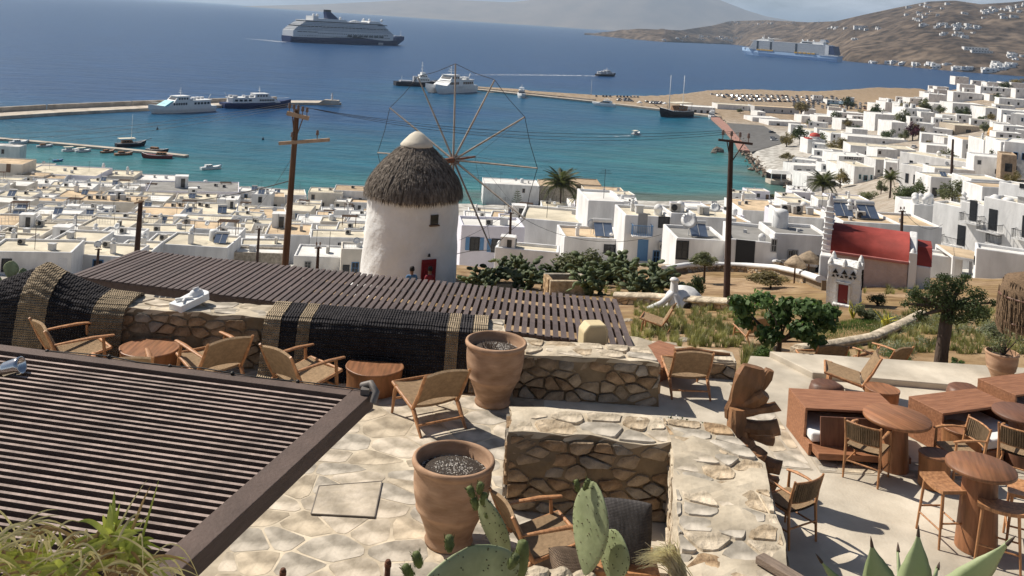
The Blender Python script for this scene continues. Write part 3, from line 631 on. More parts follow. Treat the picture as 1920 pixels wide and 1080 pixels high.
def make_lounge(name, label, arms, group):
 """low easy chair: faces +Y; woven seat and back between two splayed side frames"""
 t = thing(name, label, 'lounge chair', group=group); w = .32
 J, FT, BT = Vector((0, -.16, .27)), Vector((0, .44, .40)), Vector((0, -.42, .76))       # joint, seat front, back top
 for s in (-1, 1):
  x = Vector((s * w, 0, 0))
  m = MB(); m.tube([J + x, lerp(J, BT, .5) + x + Vector((0, -.015, 0)), BT + x, BT + x + Vector((0, -.02, .03))], [.026, .024, .02, .017], 8); m.build('back_post', M_TEAK, t)
  m = MB(); m.tube([J + x + Vector((0, -.02, -.01)), J + x + Vector((0, -.1, -.1)), Vector((s * w, -.42, 0))], [.03, .028, .018], 8); m.build('leg', M_TEAK, t)
  m = MB(); m.tube([J + x, FT + x], [.026, .022], 8); m.build('seat_rail', M_TEAK, t)
  top = .56 if arms else .40
  m = MB(); m.tube([Vector((s * w, .40, 0)), Vector((s * w, .36, .3)), Vector((s * w, .33, top))], [.017, .026, .02], 8); m.build('leg', M_TEAK, t)
  if arms:
   m = MB(); m.tube([lerp(J, BT, .62) + x, Vector((s * (w + .01), -.05, .585)), Vector((s * (w + .012), .2, .59)), Vector((s * (w + .005), .47, .575))], [.022, .032, .038, .028], 8, flat=.5); m.build('armrest', M_TEAK, t)
 m = MB(); m.tube([(-w, -.33, .12), (w, -.33, .12)], .015, 6); m.build('stretcher', M_TEAK, t)
 m = MB(); m.tube([(-w, .375, .2), (w, .375, .2)], .015, 6); m.build('stretcher', M_TEAK, t)
 m = MB(); m.tube([FT + Vector((-w, 0, 0)), FT + Vector((w, 0, 0))], .022, 8); m.build('seat_rail', M_TEAK, t)
 def sheet(a, b, sag, nm, th=.018):
  d = (b - a).normalized(); nrm = Vector((0, -d.z, d.y)) if nm == 'seat' else Vector((0, d.z, -d.y))
  m = MB()
  def f(u, v, o): x = lerp(-w, w, u); p = a.lerp(b, v); return Vector((x, p.y, p.z)) + nrm * (o - (sag * math.sin(math.pi * u) if nm == 'seat' else -0) - (sag * (1 - (2 * u - 1) ** 2) * -1 if nm == 'backrest' else 0))
  m.grid(lambda u, v: f(u, v, th), 10, 6); m.grid(lambda u, v: f(1 - u, v, -th), 10, 6)
  for vv in (0, 1): m.grid(lambda u, k: f(u if vv == 0 else 1 - u, vv, lerp(-th, th, k)), 10, 1)
  m.build(nm, M_CORD, t)
 sheet(J + Vector((0, .02, .02)), FT, .03, 'seat'); sheet(lerp(J, BT, .16), BT, .05, 'backrest')
 return t
LG = 'low woven cord lounge chairs of the terrace'
base_l = make_lounge('lounge_chair', 'armless woven lounge chair between the half log table and the terracotta pot', False, LG); base_l.location = (-.62, 14.28, FZ + .006); base_l.rotation_euler = (0, 0, R(33))
base_a = make_lounge('lounge_chair', 'woven lounge chair with teak arms seen from behind, right of the round drum table', True, LG); base_a.location = (-4.25, 14.85, FZ + .006); base_a.rotation_euler = (0, 0, R(44))
dup(base_a, (-2.93, 14.55, FZ + .006), R(-39), 'woven lounge chair with teak arms to the left of the half log table, turned right')
dup(base_a, (-6.6, 14.9, FZ + .006), R(-47), 'woven lounge chair with teak arms before the peaked black rug, leftmost of all')
dup(base_a, (-5.35, 13.85, FZ + .006), R(25), 'woven lounge chair almost hidden behind the far beam of the near pergola')
dup(base_a, (.62, 10.45, FZ + .006), R(-67), 'woven lounge chair with teak arms inside the stone niche behind the cactus')
dup(base_l, (3.3, 15.95, FZ + .004), R(4), 'armless woven lounge chair seen from behind beside the shaded stone block')
dup(base_l, (6.2, 16.25, FZ + .004), R(72), 'armless woven lounge chair turned sideways behind the first wooden daybed')
dup(base_a, (7.75, 18.75, tz(7.75, 18.75) + .24), R(35), 'woven lounge chair with arms beyond the raised floor, left of the dark tree')
dup(base_l, (6.55, 18.8, tz(6.55, 18.8) + .22), R(10), 'dark backed lounge chair beyond the raised floor, near the fig tree')
q_ = march(1232, 624, 0, 17.5); dup(base_l, tuple(q_ + Vector((0, 0, .02))), R(72), 'wooden lounge chair alone in the planted garden beyond the brown pergola')
q_ = march(1412, 648, 0, 17.5); dup(base_l, tuple(q_ + Vector((0, 0, .02))), R(20), 'lounge chair half hidden by the leaves of the fig tree')
for o_, p_ in zip([o for o in COL.objects if o.name.startswith('lounge_chair')][:5], ((-.86, 14.1), (-4.3, 14.8), (-2.88, 14.5), (-6.6, 14.9), (-5.35, 13.85))): o_.scale = (1.15, 1.15, 1.12); o_.location.x, o_.location.y = p_
def make_dining(label, g):
 t = thing('dining_chair', label, 'dining chair', group=g); w = .235
 for s in (-1, 1):
  m = MB(); m.tube([(s * w, -.25, 0), (s * w, -.21, .44), (s * w, -.235, .62), (s * (w + .01), -.29, .83)], [.014, .02, .019, .014], 8); m.build('back_post', M_TEAK, t)
  m = MB(); m.tube([(s * w, .23, 0), (s * w, .215, .44), (s * w, .21, .645)], [.014, .02, .016], 8); m.build('leg', M_TEAK, t)
  m = MB(); m.tube([(s * w, -.25, .655), (s * (w + .012), -.05, .672), (s * (w + .01), .12, .668), (s * w, .25, .648)], [.017, .024, .03, .022], 8, flat=.55); m.build('armrest', M_TEAK, t)
  m = MB(); m.tube([(s * w, -.215, .42), (s * w, .215, .43)], .016, 6); m.build('seat_rail', M_TEAK, t); m = MB(); m.tube([(s * w, -.23, .2), (s * w, .22, .2)], .011, 6); m.build('side_rail', M_TEAK, t)
 m = MB(); m.tube([(-w, -.23, .24), (w, -.23, .24)], .011, 6); m.build('stretcher', M_TEAK, t)
 m = MB(); m.tube([(-w, .215, .43), (w, .215, .43)], .017, 6); m.build('front_rail', M_TEAK, t)
 m = MB(); m.grid(lambda u, v: (lerp(-w, w, u), lerp(-.21, .215, v), .455 - .02 * math.sin(math.pi * u)), 8, 6); m.grid(lambda u, v: (lerp(w, -w, u), lerp(-.21, .215, v), .425 - .02 * math.sin(math.pi * u)), 8, 6); m.build('seat', M_CORD, t)
 for k in range(15):                 # the back is strung with separate cords
  u = (k + .5) / 15; x = lerp(-w + .015, w - .015, u); c = .045 * (1 - (2 * u - 1) ** 2)
  m = MB(); m.tube([(x, -.228 - c, .55), (x, -.255 - c, .68), (x, -.284 - c, .80)], .0155, 5); m.build('cord', M_CORDD, t)
 for z, y in ((.55, -.225), (.80, -.282)):
  m = MB(); m.tube([(lerp(-w, w, k / 8), y - .045 * (1 - (2 * k / 8 - 1) ** 2), z) for k in range(9)], .014, 6); m.build('back_rail', M_TEAK, t)
 return t
DG = 'teak dining chairs with corded backs'
dc = make_dining('corded dining chair standing alone in the shadow of the corner wall', DG); dc.location = (3.72, 11.5, FZ); dc.rotation_euler = (0, 0, R(32))
dup(dc, (5.32, 13.2, FZ), R(-38), 'corded dining chair with its back to us at the big round pedestal table')
dup(dc, (6.62, 13.25, FZ), R(98), 'corded dining chair facing left across the big round pedestal table')
dup(dc, (7.55, 13.42, FZ), R(-35), 'corded dining chair by the far round table, cut by the picture edge')
def cyl_table(label, x, y, r, h, legs, seed=0, cat='table', name='round_table', mt=None):
 t = thing(name, label, cat, (x, y, FZ + .002)); m = MB(); m.lathe([(.001, h - .05), (r * .97, h - .05), (r, h - .04), (r, h - .012), (r * .985, h), (.001, h)], 48); m.build('tabletop', mt or M_SLAB, t, fix=True)
 b0, b1 = legs
 m = MB(); m.lathe([(b0, 0), (b0, .02), (lerp(b0, b1, .5), h * .5), (b1, h - .05)], 28); m.build('pedestal', M_SLAB if mt is None else mt, t)
 return t
cyl_table('big round red brown table on a thick cone pedestal, in front of the first daybed', 5.83, 13.5, .46, .75, (.20, .145)).rotation_euler = (0, 0, .5)
cyl_table('tall round bar table on a wide trunk pedestal with stools around it', 6.02, 11.5, .40, 1.0, (.24, .19)).rotation_euler = (0, 0, -.3)
cyl_table('dark round table at the picture edge behind the corded chair', 7.85, 13.95, .40, .75, (.2, .15), mt=M_DARKW)
def drum(label, x, y, r, h, name, seed, flat=None, cat='side table'):
 t = thing(name, label, cat, (x, y, FZ + .008)); rg = random.Random(seed); n = 40; ph = [rg.uniform(0, 6.28) for _ in range(4)]
 def rad(a): return r * (1 + .03 * math.sin(2 * a + ph[0]) + .02 * math.sin(3 * a + ph[1]) + .012 * math.sin(7 * a + ph[2]))
 def pt(a, z, k=1.0):
  rr = rad(a) * k * (1 + .05 * (z / h) - .03 * math.sin(math.pi * z / h)); xx, yy = rr * math.cos(a), rr * math.sin(a)
  if flat is not None: yy = min(yy, flat)
  return (xx, yy, z)
 m = MB(); A = [2 * math.pi * i / n for i in range(n)]; V = []
 for z, k in ((0, .97), (.03, .99), (h * .5, 1), (h - .035, 1)): V += [pt(a, z, k) for a in A]
 m.add(V, [(q * n + i, q * n + (i + 1) % n, (q + 1) * n + (i + 1) % n, (q + 1) * n + i) for q in range(3) for i in range(n)], 0, True); m.build('trunk', M_LOG, t)
 m = MB(); V = []
 for z, k in ((h - .034, 1.0), (h - .03, 1.02), (h - .006, 1.02), (h, .99), (h - .006, .9)): V += [pt(a, z, k) for a in A]
 V.append((0, 0 if flat is None else -.05, h - .006)); m.add(V, [(q * n + i, q * n + (i + 1) % n, (q + 1) * n + (i + 1) % n, (q + 1) * n + i) for q in range(4) for i in range(n)] + [(4 * n + i, 4 * n + (i + 1) % n, 5 * n) for i in range(n)], 0, False); m.build('tabletop', M_SLAB, t)
 return t
drum('round wooden drum table with a dark rim before the stone parapet', -5.42, 15.12, .42, .44, 'drum_table', 1)
drum('half round log table pushed against the long black rug', -1.83, 15.12, .42, .38, 'log_table', 4, .2)
drum('low round stump table between the second daybed and the corded chair', 7.02, 14.0, .27, .45, 'stump_table', 7)
drum('dark topped log stool under the edge of the big round table', 6.2, 13.05, .2, .45, 'log_stool', 8, cat='stool')
drum('small round stool beside the sideways lounge chair', 6.4, 15.45, .25, .43, 'log_stool', 9, cat='stool')
def carved(label, x, y, r, h, seed, hole=True):
 t = thing('carved_stool', label, 'stool', (x, y, FZ + .115 if y > 16.6 else FZ + .004)); rg = random.Random(seed); n = 20; ph = rg.uniform(0, 6)
 m = MB(); prof = [(r * .8, 0), (r * 1.0, h * .3), (r * 1.02, h * .6), (r * .92, h * .9), (r * .7, h)]; V = []
 for q, (rr, z) in enumerate(prof):
  for i in range(n): a = 2 * math.pi * i / n; k = rr * (1 + .09 * math.sin(2 * a + ph + q * .4) + .05 * math.sin(5 * a + q)); V.append((k * math.cos(a), k * math.sin(a), z))
 V.append((0, 0, h * .93)); m.add(V, [(q * n + i, q * n + (i + 1) % n, (q + 1) * n + (i + 1) % n, (q + 1) * n + i) for q in range(4) for i in range(n)] + [(4 * n + i, 4 * n + (i + 1) % n, 5 * n) for i in range(n)], 0, True); m.build('trunk', M_DARKW, t)
 if hole: m = MB(); m.lathe([(.001, 0), (r * .5, .0), (r * .55, .02), (r * .4, .035), (r * .3, .01)], 14, M=Matrix.Rotation(R(90), 3, 'X')); m.build('hollow', mat('hollow_dark', (.03, .018, .012)), t, loc=(0, -r * .99, h * .45))
 return t
carved('dark polished root stool behind the first daybed', 5.6, 15.75, .26, .36, 1); carved('dark arched root stool behind the second daybed', 8.0, 16.0, .28, .36, 2); carved('knotty carved stump stool in front of the potted shrub', 9.35, 16.25, .25, .52, 3, False)
def make_stool(label, g):
 t = thing('bar_stool', label, 'bar stool', group=g); m = MB()
 def f(u, v, o): return (lerp(-.17, .17, u), lerp(-.25, .25, v), .655 + .035 * (2 * v - 1) ** 2 + o)
 m.grid(lambda u, v: f(u, v, .02), 4, 10); m.grid(lambda u, v: f(1 - u, v, -.02), 4, 10)
 for vv in (0, 1): m.grid(lambda u, k: f(u if vv == 0 else 1 - u, vv, lerp(-.02, .02, k)), 4, 1)
 for uu in (0, 1): m.grid(lambda v, k: f(uu, 1 - v if uu == 0 else v, lerp(-.02, .02, k)), 10, 1)
 m.build('seat', M_TEAK, t)
 for sx in (-1, 1):
  for sy in (-1, 1): m = MB(); m.tube([(sx * .17, sy * .24, 0), (sx * .13, sy * .19, .65)], [.014, .019], 8); m.build('leg', M_TEAK, t)
  m = MB(); m.tube([(sx * .157, -.223, .22), (sx * .157, .223, .22)], .011, 6); m.build('stretcher', M_TEAK, t)
 for sy in (-1, 1): m = MB(); m.tube([(-.153, sy * .217, .3), (.153, sy * .217, .3)], .011, 6); m.build('stretcher', M_TEAK, t)
 return t
st = make_stool('saddle seat bar stool on the side of the bar table that faces the corner wall', 'teak bar stools around the tall table'); st.location = (5.66, 11.66, FZ); st.rotation_euler = (0, 0, R(8))
dup(st, (6.13, 11.2, FZ), R(62), 'curved saddle bar stool on our side of the bar table'); dup(st, (6.62, 11.62, FZ), R(-25), 'bar stool on the outer side of the bar table, half cut by the picture edge')
def daybed(label, x, y, rz, w, d, panel, mat_left):
 t = thing('daybed', label, 'daybed', (x, y, FZ + .003), rz); h = .6; th = .035
 m = MB(); m.box((0, d / 2, h - th / 2), (w, d, th)); m.build('top', M_RED, t, bevel=.006)
 for s in (-1, 1): m = MB(); m.box((s * (w / 2 - th / 2), d / 2, (h - th) / 2), (th, d - .004, h - th)); m.build('side_panel', M_RED, t, bevel=.004)
 m = MB(); m.box((0, d - th / 2 - .01, (h - th) / 2), (w - 2 * th, th, h - th)); m.build('back_panel', M_RED, t)
 m = MB(); m.box((0, -.04, .12), (w - 2 * th - .01, d * 1.25, .09)); m.build('platform', M_RED, t, bevel=.005)
 for s in (-1, 1): m = MB(); m.box((s * (w / 2 - .02), -.02, .09), (.045, .42, .17)); m.build('base_rail', M_RED, t, bevel=.004)
 a, b, lean, py = panel                 # inclined backrest panel along the open side
 m = MB(); Mx = Matrix.Rotation(lean, 3, 'X'); m.box((0, 0, .25), ((b - a) * w, .035, .52), M=None); o = m.build('backrest', M_DARKW, t, bevel=.006, loc=(lerp(-w / 2, w / 2, (a + b) / 2), py, .06)); o.rotation_euler = (lean, 0, 0)
 m = MB(); l, r_, y0, y1 = mat_left; m.box(((l + r_) / 2 * w - w / 2, (y0 + y1) / 2, .25), ((r_ - l) * w, y1 - y0, .14)); m.build('mattress', M_WHITE, t, bevel=.035, seg=3)
 return t
daybed('box shaped red wood daybed, first from the driftwood, its backrest panel closing the front', 5.39, 14.0, R(2), 1.42, .76, (.11, .93, -.16, -.27), (.03, .97, -.2, .6))
daybed('box shaped red wood daybed with a long white mattress pulled out in front', 7.42, 14.38, R(23), 1.42, .66, (.80, 1.1, -.25, -.42), (.04, .93, -.42, .5))
daybed('box shaped red wood daybed cut by the picture edge, behind the other two', 9.05, 15.35, R(23), 1.5, .72, (.3, .9, -.2, -.3), (.05, .9, -.2, .5))
tb = thing('table', 'reddish square edged table behind the end of the shaded stone block', 'table', (3.0, 16.75, FZ - .3), R(-38)); m = MB(); m.box((0, 0, .6), (.75, 1.2, .05)); m.build('tabletop', M_RED, tb, bevel=.006)
m = MB(); m.box((0, 0, .288), (.5, .9, .574)); m.build('base', M_RED, tb)
def knit(name, c, sc):
 m = mat(name, c, .95, .25, 9, 0, spec=.05); nt = m.node_tree; N = nt.nodes; L = nt.links; b = N['Principled BSDF']; tc = N.new('ShaderNodeTexCoord'); h = None
 for d, k in (('X', 1.0), ('Z', 1.0)):
  w = N.new('ShaderNodeTexWave'); w.bands_direction = d; w.inputs['Scale'].default_value = sc * k; w.inputs['Distortion'].default_value = 1.5; w.inputs['Detail'].default_value = 1; L.new(tc.outputs['Object'], w.inputs[0])
  if h is None: h = w.outputs[1]
  else: mu = N.new('ShaderNodeMath'); mu.operation = 'ADD'; L.new(h, mu.inputs[0]); L.new(w.outputs[1], mu.inputs[1]); h = mu.outputs[0]
 bp = N.new('ShaderNodeBump'); bp.inputs['Strength'].default_value = 1; bp.inputs['Distance'].default_value = .02; L.new(h, bp.inputs['Height']); L.new(bp.outputs[0], b.inputs['Normal']); return m
M_KB = knit('black_wool', (.042, .039, .041), 7); M_KS = knit('straw_wool', (.31, .245, .17), 9)
def rug(label, xs, stripes, prof, seed):
 t = thing('woven_rug', label, 'rug', (xs[0], 15.6, FZ)); nu, nv = 110, 56; x0, x1 = xs; W_ = x1 - x0
 def f(u, v, o=0):
  x = lerp(x0, x1, u); pts = prof(x); L_ = [0]
  for i in range(len(pts) - 1): L_.append(L_[-1] + math.dist(pts[i], pts[i + 1]))
  s = v * L_[-1]; i = max(0, min(len(pts) - 2, sum(1 for q in L_[1:-1] if q <= s))); k = (s - L_[i]) / max(1e-6, L_[i + 1] - L_[i]); y, z = lerp(pts[i][0], pts[i + 1][0], k), lerp(pts[i][1], pts[i + 1][1], k)
  n = mn.noise(Vector((x * 1.6, v * 3 + seed, seed))) * .05 + mn.noise(Vector((x * 5, v * 7, seed + 4))) * .018
  rib = .014 * math.sin(v * 105) * (1 if .0 < v < 1 else 0)
  return (x - x0, y - 15.6 - (n + rib + o) * (1 if v > .35 else .2), z - FZ + (n * .5 + rib * .7 + o * .8) * (1 if v < .6 else .3))
 def seg(a, b, nm, m):
  k = max(3, int((b - a) * nu)); q = MB(); q.grid(lambda u, v: f(lerp(a, b, 1 - u), v, .0 if nm == 'black_panel' else .012), k, nv); q.grid(lambda u, v: f(lerp(a, b, u), v, -.03), k, nv)
  for vv in (0, 1): q.grid(lambda u, w: f(lerp(a, b, u if vv == 0 else 1 - u), vv, lerp(.0, -.03, 1 - w)), k, 1)
  for uu in (a, b): q.grid(lambda v, w: f(uu, v, lerp(.0, -.03, w)), nv, 1)
  q.build(nm, m, t)
 e = 0.0
 for a, b in stripes:
  if a > e: seg(e, a, 'black_panel', M_KB)
  seg(a, b, 'straw_stripe', M_KS); e = b
 if e < 1: seg(e, 1, 'black_panel', M_KB)
 return t
def smooth_prof(pts, n=3):
 for _ in range(n):
  q = [pts[0]]
  for i in range(len(pts) - 1): a, b = pts[i], pts[i + 1]; q += [(lerp(a[0], b[0], .25), lerp(a[1], b[1], .25)), (lerp(a[0], b[0], .75), lerp(a[1], b[1], .75))]
  pts = q + [pts[-1]]
 return pts
def prof_b(x):
 k = .06 * math.sin(x * 2.3); return smooth_prof([(16.42, 54.80), (16.36, 54.94), (15.98, 54.93 + k * .3), (15.52, 54.93), (15.46, 54.62), (15.40 + k, 54.3), (15.36 + k, 54.06), (15.22 + k, 54.035)])
rug('long black woven rug with straw stripes behind the half log table', (-3.72, -.06), [(0, .075), (.15, .205), (.815, .87), (.93, 1.0)], prof_b, 2)
def prof_a(x):
 pk = .52 * max(0, 1 - abs(x + 7.6) / 1.15) ** 1.3; sl = -.12 * max(0, -8.3 - x)
 return smooth_prof([(16.42, 54.8 + sl), (16.36, 54.95 + pk * .7 + sl), (16.05, 54.95 + pk + sl), (15.55, 54.92 + pk * .12 + sl), (15.46, 54.6), (15.42, 54.3), (15.38, 54.06), (15.25, 54.035)])
rug('black woven rug with straw stripes rising to a peak on the parapet', (-9.5, -6.02), [(.50, .64), (.85, 1.0)], prof_a, 5)
def cushion(label, loc, rot, d, m):
 t = thing('cushion', label, 'cushion', loc); t.rotation_euler = rot; q = MB()
 def f(u, v, s):
  a, b = 2 * u - 1, 2 * v - 1; e = (1 - abs(a) ** 3.2) * (1 - abs(b) ** 3.2); pin = 1 - .05 * (a * a * b * b)
  return (a * d[0] / 2 * pin, s * d[2] / 2 * max(0, e) ** .45 + .004 * math.sin(u * 70) * e, b * d[1] / 2 * pin + .0035 * math.sin(v * 80) * e)
 q.grid(lambda u, v: f(u, v, -1), 24, 24); q.grid(lambda u, v: f(1 - u, v, 1), 24, 24); q.build('cover', m, t, fix=True); return t
bn = thing('bench', 'low wooden bench inside the stone niche under the grey cushion', 'bench', (1.58, 10.35, FZ + .004)); m = MB(); m.box((0, 0, .2), (.75, .55, .06)); m.build('seat', M_TEAK, bn, bevel=.01)
for sx in (-1, 1):
 for sy in (-1, 1): m = MB(); m.box((sx * .32, sy * .22, .085), (.05, .05, .17)); m.build('leg', M_TEAK, bn)
cushion('grey knitted cushion leaning in the corner of the stone niche', (1.6, 10.35, FZ + .54), (R(-28), 0, R(-8)), (.56, .62, .2), knit('grey_wool', (.17, .155, .15), 22))
cushion('brown striped knitted cushion lying before the lounge chair in the niche', (1.02, 9.95, FZ + .3), (R(-60), R(15), R(30)), (.5, .5, .2), knit('brown_wool', (.30, .22, .16), 20))
def build_bits():
 c = P(345, 580, 54.9); t = thing('plaster_sculpture', 'white plaster block with a carved face lying on the stone parapet', 'sculpture', (c.x, 15.95, 54.90), R(-28)); t.scale = (.85, .85, .85); Mp = mat('white_plaster', (.74, .74, .73), .8, .06, 8, .2, 30)
 m = MB(); m.prism([(-.17, -.36), (.17, -.36), (.19, .34), (.1, .42), (-.1, .42), (-.19, .34)], 0, .14); o = m.build('slab', Mp, t, bevel=.012); o.rotation_euler = (R(9), 0, 0)
 m = MB(); m.lathe([(.15, 0), (.14, .05), (.1, .10), (.04, .13), (.001, .135)], 18, M=Matrix.Diagonal((.75, 1.2, 1))); o = m.build('face', Mp, t, loc=(0, .15, .15)); o.rotation_euler = (R(9), 0, 0)
 m = MB(); m.beam((0, .07, 0), (0, .22, .01), .03, .035, w2=.015, h2=.02); m.build('nose', Mp, t, loc=(0, -.0, .29), bevel=.004)
 for s in (-1, 1): m = MB(); m.lathe([(.001, 0), (.022, .004), (.03, .012), (.026, .016)], 10, M=Matrix.Diagonal((1.4, .8, 1))); m.build('eye', mat('relief_shadow', (.5, .5, .5), .9, 0), t, loc=(s * .05, .2, .255))
 m = MB(); m.beam((-.1, -.28, .0), (.1, -.02, .02), .05, .05); m.beam((.1, -.28, 0), (-.02, -.1, .015), .04, .04); m.build('hand', Mp, t, loc=(0, 0, .14), bevel=.01)
 c = P(1112, 630, 54.72); t = thing('lamp_box', 'cream painted metal lamp box with a rounded corner behind the stone block', 'outdoor lamp', (c.x, 16.25, 54.55), R(14))
 pr = [(-.22, 0), (.22, 0), (.22, .30), (.17, .40), (-.13, .40), (-.22, .28)]; m = MB(); m.prism(pr, -.16, .16, M=Matrix.Rotation(R(90), 3, 'X')); m.build('casing', mat('cream_paint', (.62, .50, .30), .55, .08, 6), t, bevel=.03, seg=3)
 m = MB(); m.prism([(p[0] * .8, p[1] * .8 + .04) for p in pr], -.004, .004, M=Matrix.Rotation(R(90), 3, 'X')); m.build('front_plate', mat('cream_dark', (.50, .40, .25), .6, .08), t, loc=(0, -.163, 0)); m = MB(); m.box((0, 0, -.28), (.07, .07, .56)); m.build('post', M_PBEAM, t)
 t = thing('driftwood_sculpture', 'tall driftwood root with broad torn slabs standing at the corner of the stone wall', 'driftwood', (3.50, 12.55, FZ)); t.scale = (1.3, 1.35, 1); Md = mat('driftwood', (.36, .19, .09), .62, .3, 4, .6, 14, col2=(.27, .13, .06), spec=.3, stretch=(3, 3, .8), sc2=3, amt2=.35)
 rg = random.Random(4)
 def slab(a, b, w0, w1, th, up, nm='branch'):
  m = MB(); k = 7; a, b = Vector(a), Vector(b); d = (b - a); side = d.normalized().cross(Vector(up)).normalized(); u2 = side.cross(d.normalized()); V = []; n = 10
  for i in range(k):
   f = i / (k - 1); c = a + d * f + u2 * .05 * math.sin(f * 3 + w0 * 20); w = lerp(w0, w1, f) * (1 + rg.uniform(-.13, .13)) * (.75 if i in (0, k - 1) else 1)
   for j in range(n): an = 2 * math.pi * j / n; q = (abs(math.cos(an)) ** .7) * (1 if math.cos(an) > 0 else -1); r2 = (abs(math.sin(an)) ** .7) * (1 if math.sin(an) > 0 else -1); V.append(c + side * q * w * (1 + rg.uniform(-.06, .06)) + u2 * r2 * th * (1 + rg.uniform(-.15, .15)))
  m.add(V, [(i * n + j, i * n + (j + 1) % n, (i + 1) * n + (j + 1) % n, (i + 1) * n + j) for i in range(k - 1) for j in range(n)], 0, False); m.add(V[:n], [tuple(reversed(range(n)))]); m.add(V[-n:], [tuple(range(n))]); m.build(nm, Md, t, fix=True)
 slab((-.12, 0, 0), (-.16, .02, 1.12), .13, .10, .11, (0, 1, 0), 'trunk')
 slab((-.17, .0, .92), (-.02, .03, 1.66), .11, .16, .06, (0, 1, 0)); slab((-.05, .08, 1.0), (.17, .1, 1.6), .08, .06, .05, (0, 1, 0)); slab((-.14, -.03, .98), (.22, -.05, 1.22), .07, .055, .06, (0, 0, 1))
 slab((-.16, 0, .86), (.24, -.1, .98), .13, .10, .09, (0, .3, 1)); slab((-.12, -.08, .66), (.10, -.22, .60), .11, .10, .10, (0, 0, 1)); slab((-.1, .0, .52), (.30, -.1, .44), .13, .09, .09, (0, .3, 1)); slab((-.1, .05, .74), (.27, .12, .68), .09, .07, .07, (0, 0, 1)); slab((-.16, .02, 1.0), (.10, -.04, 1.36), .09, .07, .07, (0, 1, 0))
 slab((-.1, 0, .34), (.28, -.06, .18), .13, .08, .10, (0, .4, 1)); slab((-.2, .0, .55), (-.36, -.04, .30), .07, .05, .06, (0, 1, 0)); slab((-.1, 0, .16), (.22, .12, .04), .13, .09, .09, (0, .4, 1))
 for i, (x, y, lb) in enumerate(((728, 1050, 'rusty iron peg sticking up before the crazy paving, beside the cactus'), (531, 1066, 'rusty iron peg sticking up before the crazy paving, beside the near pergola'))):
  c = PD(x, y, 4.2); t = thing('iron_peg', lb, 'peg', c, 0, 'rusty pegs in front of the paving'); m = MB(); m.lathe([(.013, -.9), (.013, -.006), (.010, 0), (.001, 0)], 10); m.build('rod', mat('rusty_iron', (.13, .055, .03), .8, .35, 30, .4), t); m = MB(); m.lathe([(.0155, -.03), (.0155, -.012)], 10); m.build('collar', MATS['rusty_iron'], t)
 c = P(1448, 1066, 54.99); t = thing('plank', 'weathered timber plank end lying on the corner wall', 'plank', (c.x, c.y, 55.02), R(38)); m = MB(); m.box((0, -.1, 0), (.13, .5, .07)); tag(m.build('board', mat('grey_plank', (.20, .15, .115), .85, .3, 4, .4, 30, stretch=(8, 1, 8)), t, bevel=.008))
 t = thing('branch', 'dead bent branch lying on the short stone block', 'branch', (3.75, 16.85, 54.34)); m = MB(); m.tube([(-.5, -.05, .02), (-.2, .02, .05), (.1, -.02, .03), (.5, .03, .0)], [.05, .045, .04, .025], 8); m.build('wood', Md, t)
 t = thing('log', 'rounded reddish log lying on the planter wall behind the agave', 'log', (5.5, 9.15, 54.80), R(-12)); m = MB(); m.tube([(-.55, 0, 0), (0, .02, .01), (.6, -.02, .0)], [.07, .075, .06], 10); m.build('wood', M_RED, t)
 c = P(1392, 690, tz(4.3, 18.4)); t = thing('garden_lantern', 'black box lantern with glass sides beside the grass clump at the floor edge', 'lantern', (4.25, 18.0, tz(4.25, 18.0)), R(25)); bm_ = mat('black_metal', (.025, .025, .027), .5, 0, metal=.3)
 m = MB(); m.box((0, 0, .22), (.34, .3, .4)); m.build('glass', mat('smoked_glass', (.12, .15, .15), .1, 0, spec=.6), t)
 for sx in (-1, 1):
  for sy in (-1, 1): m = MB(); m.box((sx * .17, sy * .15, .22), (.03, .03, .44)); m.build('frame', bm_, t)
 m = MB(); m.box((0, 0, .455), (.38, .34, .03)); m.build('lid', bm_, t, bevel=.004); m = MB(); m.box((0, 0, .012), (.38, .34, .02)); m.build('base', bm_, t)
 c = PD(1938, 574, 8.6); t = thing('straw_lantern', 'bundled straw pendant lantern hanging at the picture edge', 'lantern', c); rg = random.Random(8); Ms = mat('straw_bundle', (.17, .11, .065), .9, .35, 30, .5, 60, stretch=(1, 1, 5))
 m = MB(); m.lathe([(.19, -.24), (.26, -.2), (.285, -.05), (.28, .12), (.24, .24), (.1, .29), (.001, .29)], 24); m.build('core', Ms, t)
 for ring in (-.14, .08): b = MB(); b.lathe([(.27, ring - .012), (.293, ring - .006), (.293, ring + .006), (.27, ring + .012)], 24); b.build('binding', M_DARKW, t)
 s = MB()
 for _ in range(420):
  a = rg.uniform(0, 6.28); z1 = rg.uniform(-.1, .24); L_ = rg.uniform(.12, .3); r1 = .285 if z1 < .15 else .255
  s.tube([(r1 * math.cos(a), r1 * math.sin(a), z1), ((r1 + .012) * math.cos(a + .03), (r1 + .012) * math.sin(a + .03), z1 - L_ * .5), ((r1 - .01) * math.cos(a + .02), (r1 - .01) * math.sin(a + .02), max(-.26, z1 - L_))], .005, 3, cap=False)
 tag(s.build('straw', Ms, t), kind='stuff'); m = MB(); m.tube([(0, 0, .28), (0, 0, .75), (.5, 0, .8), (1.3, 0, .8), (1.3, 0, c.z * -1 + 54)], .03, 8); m.build('bracket', M_PBEAM, t)
build_bits()
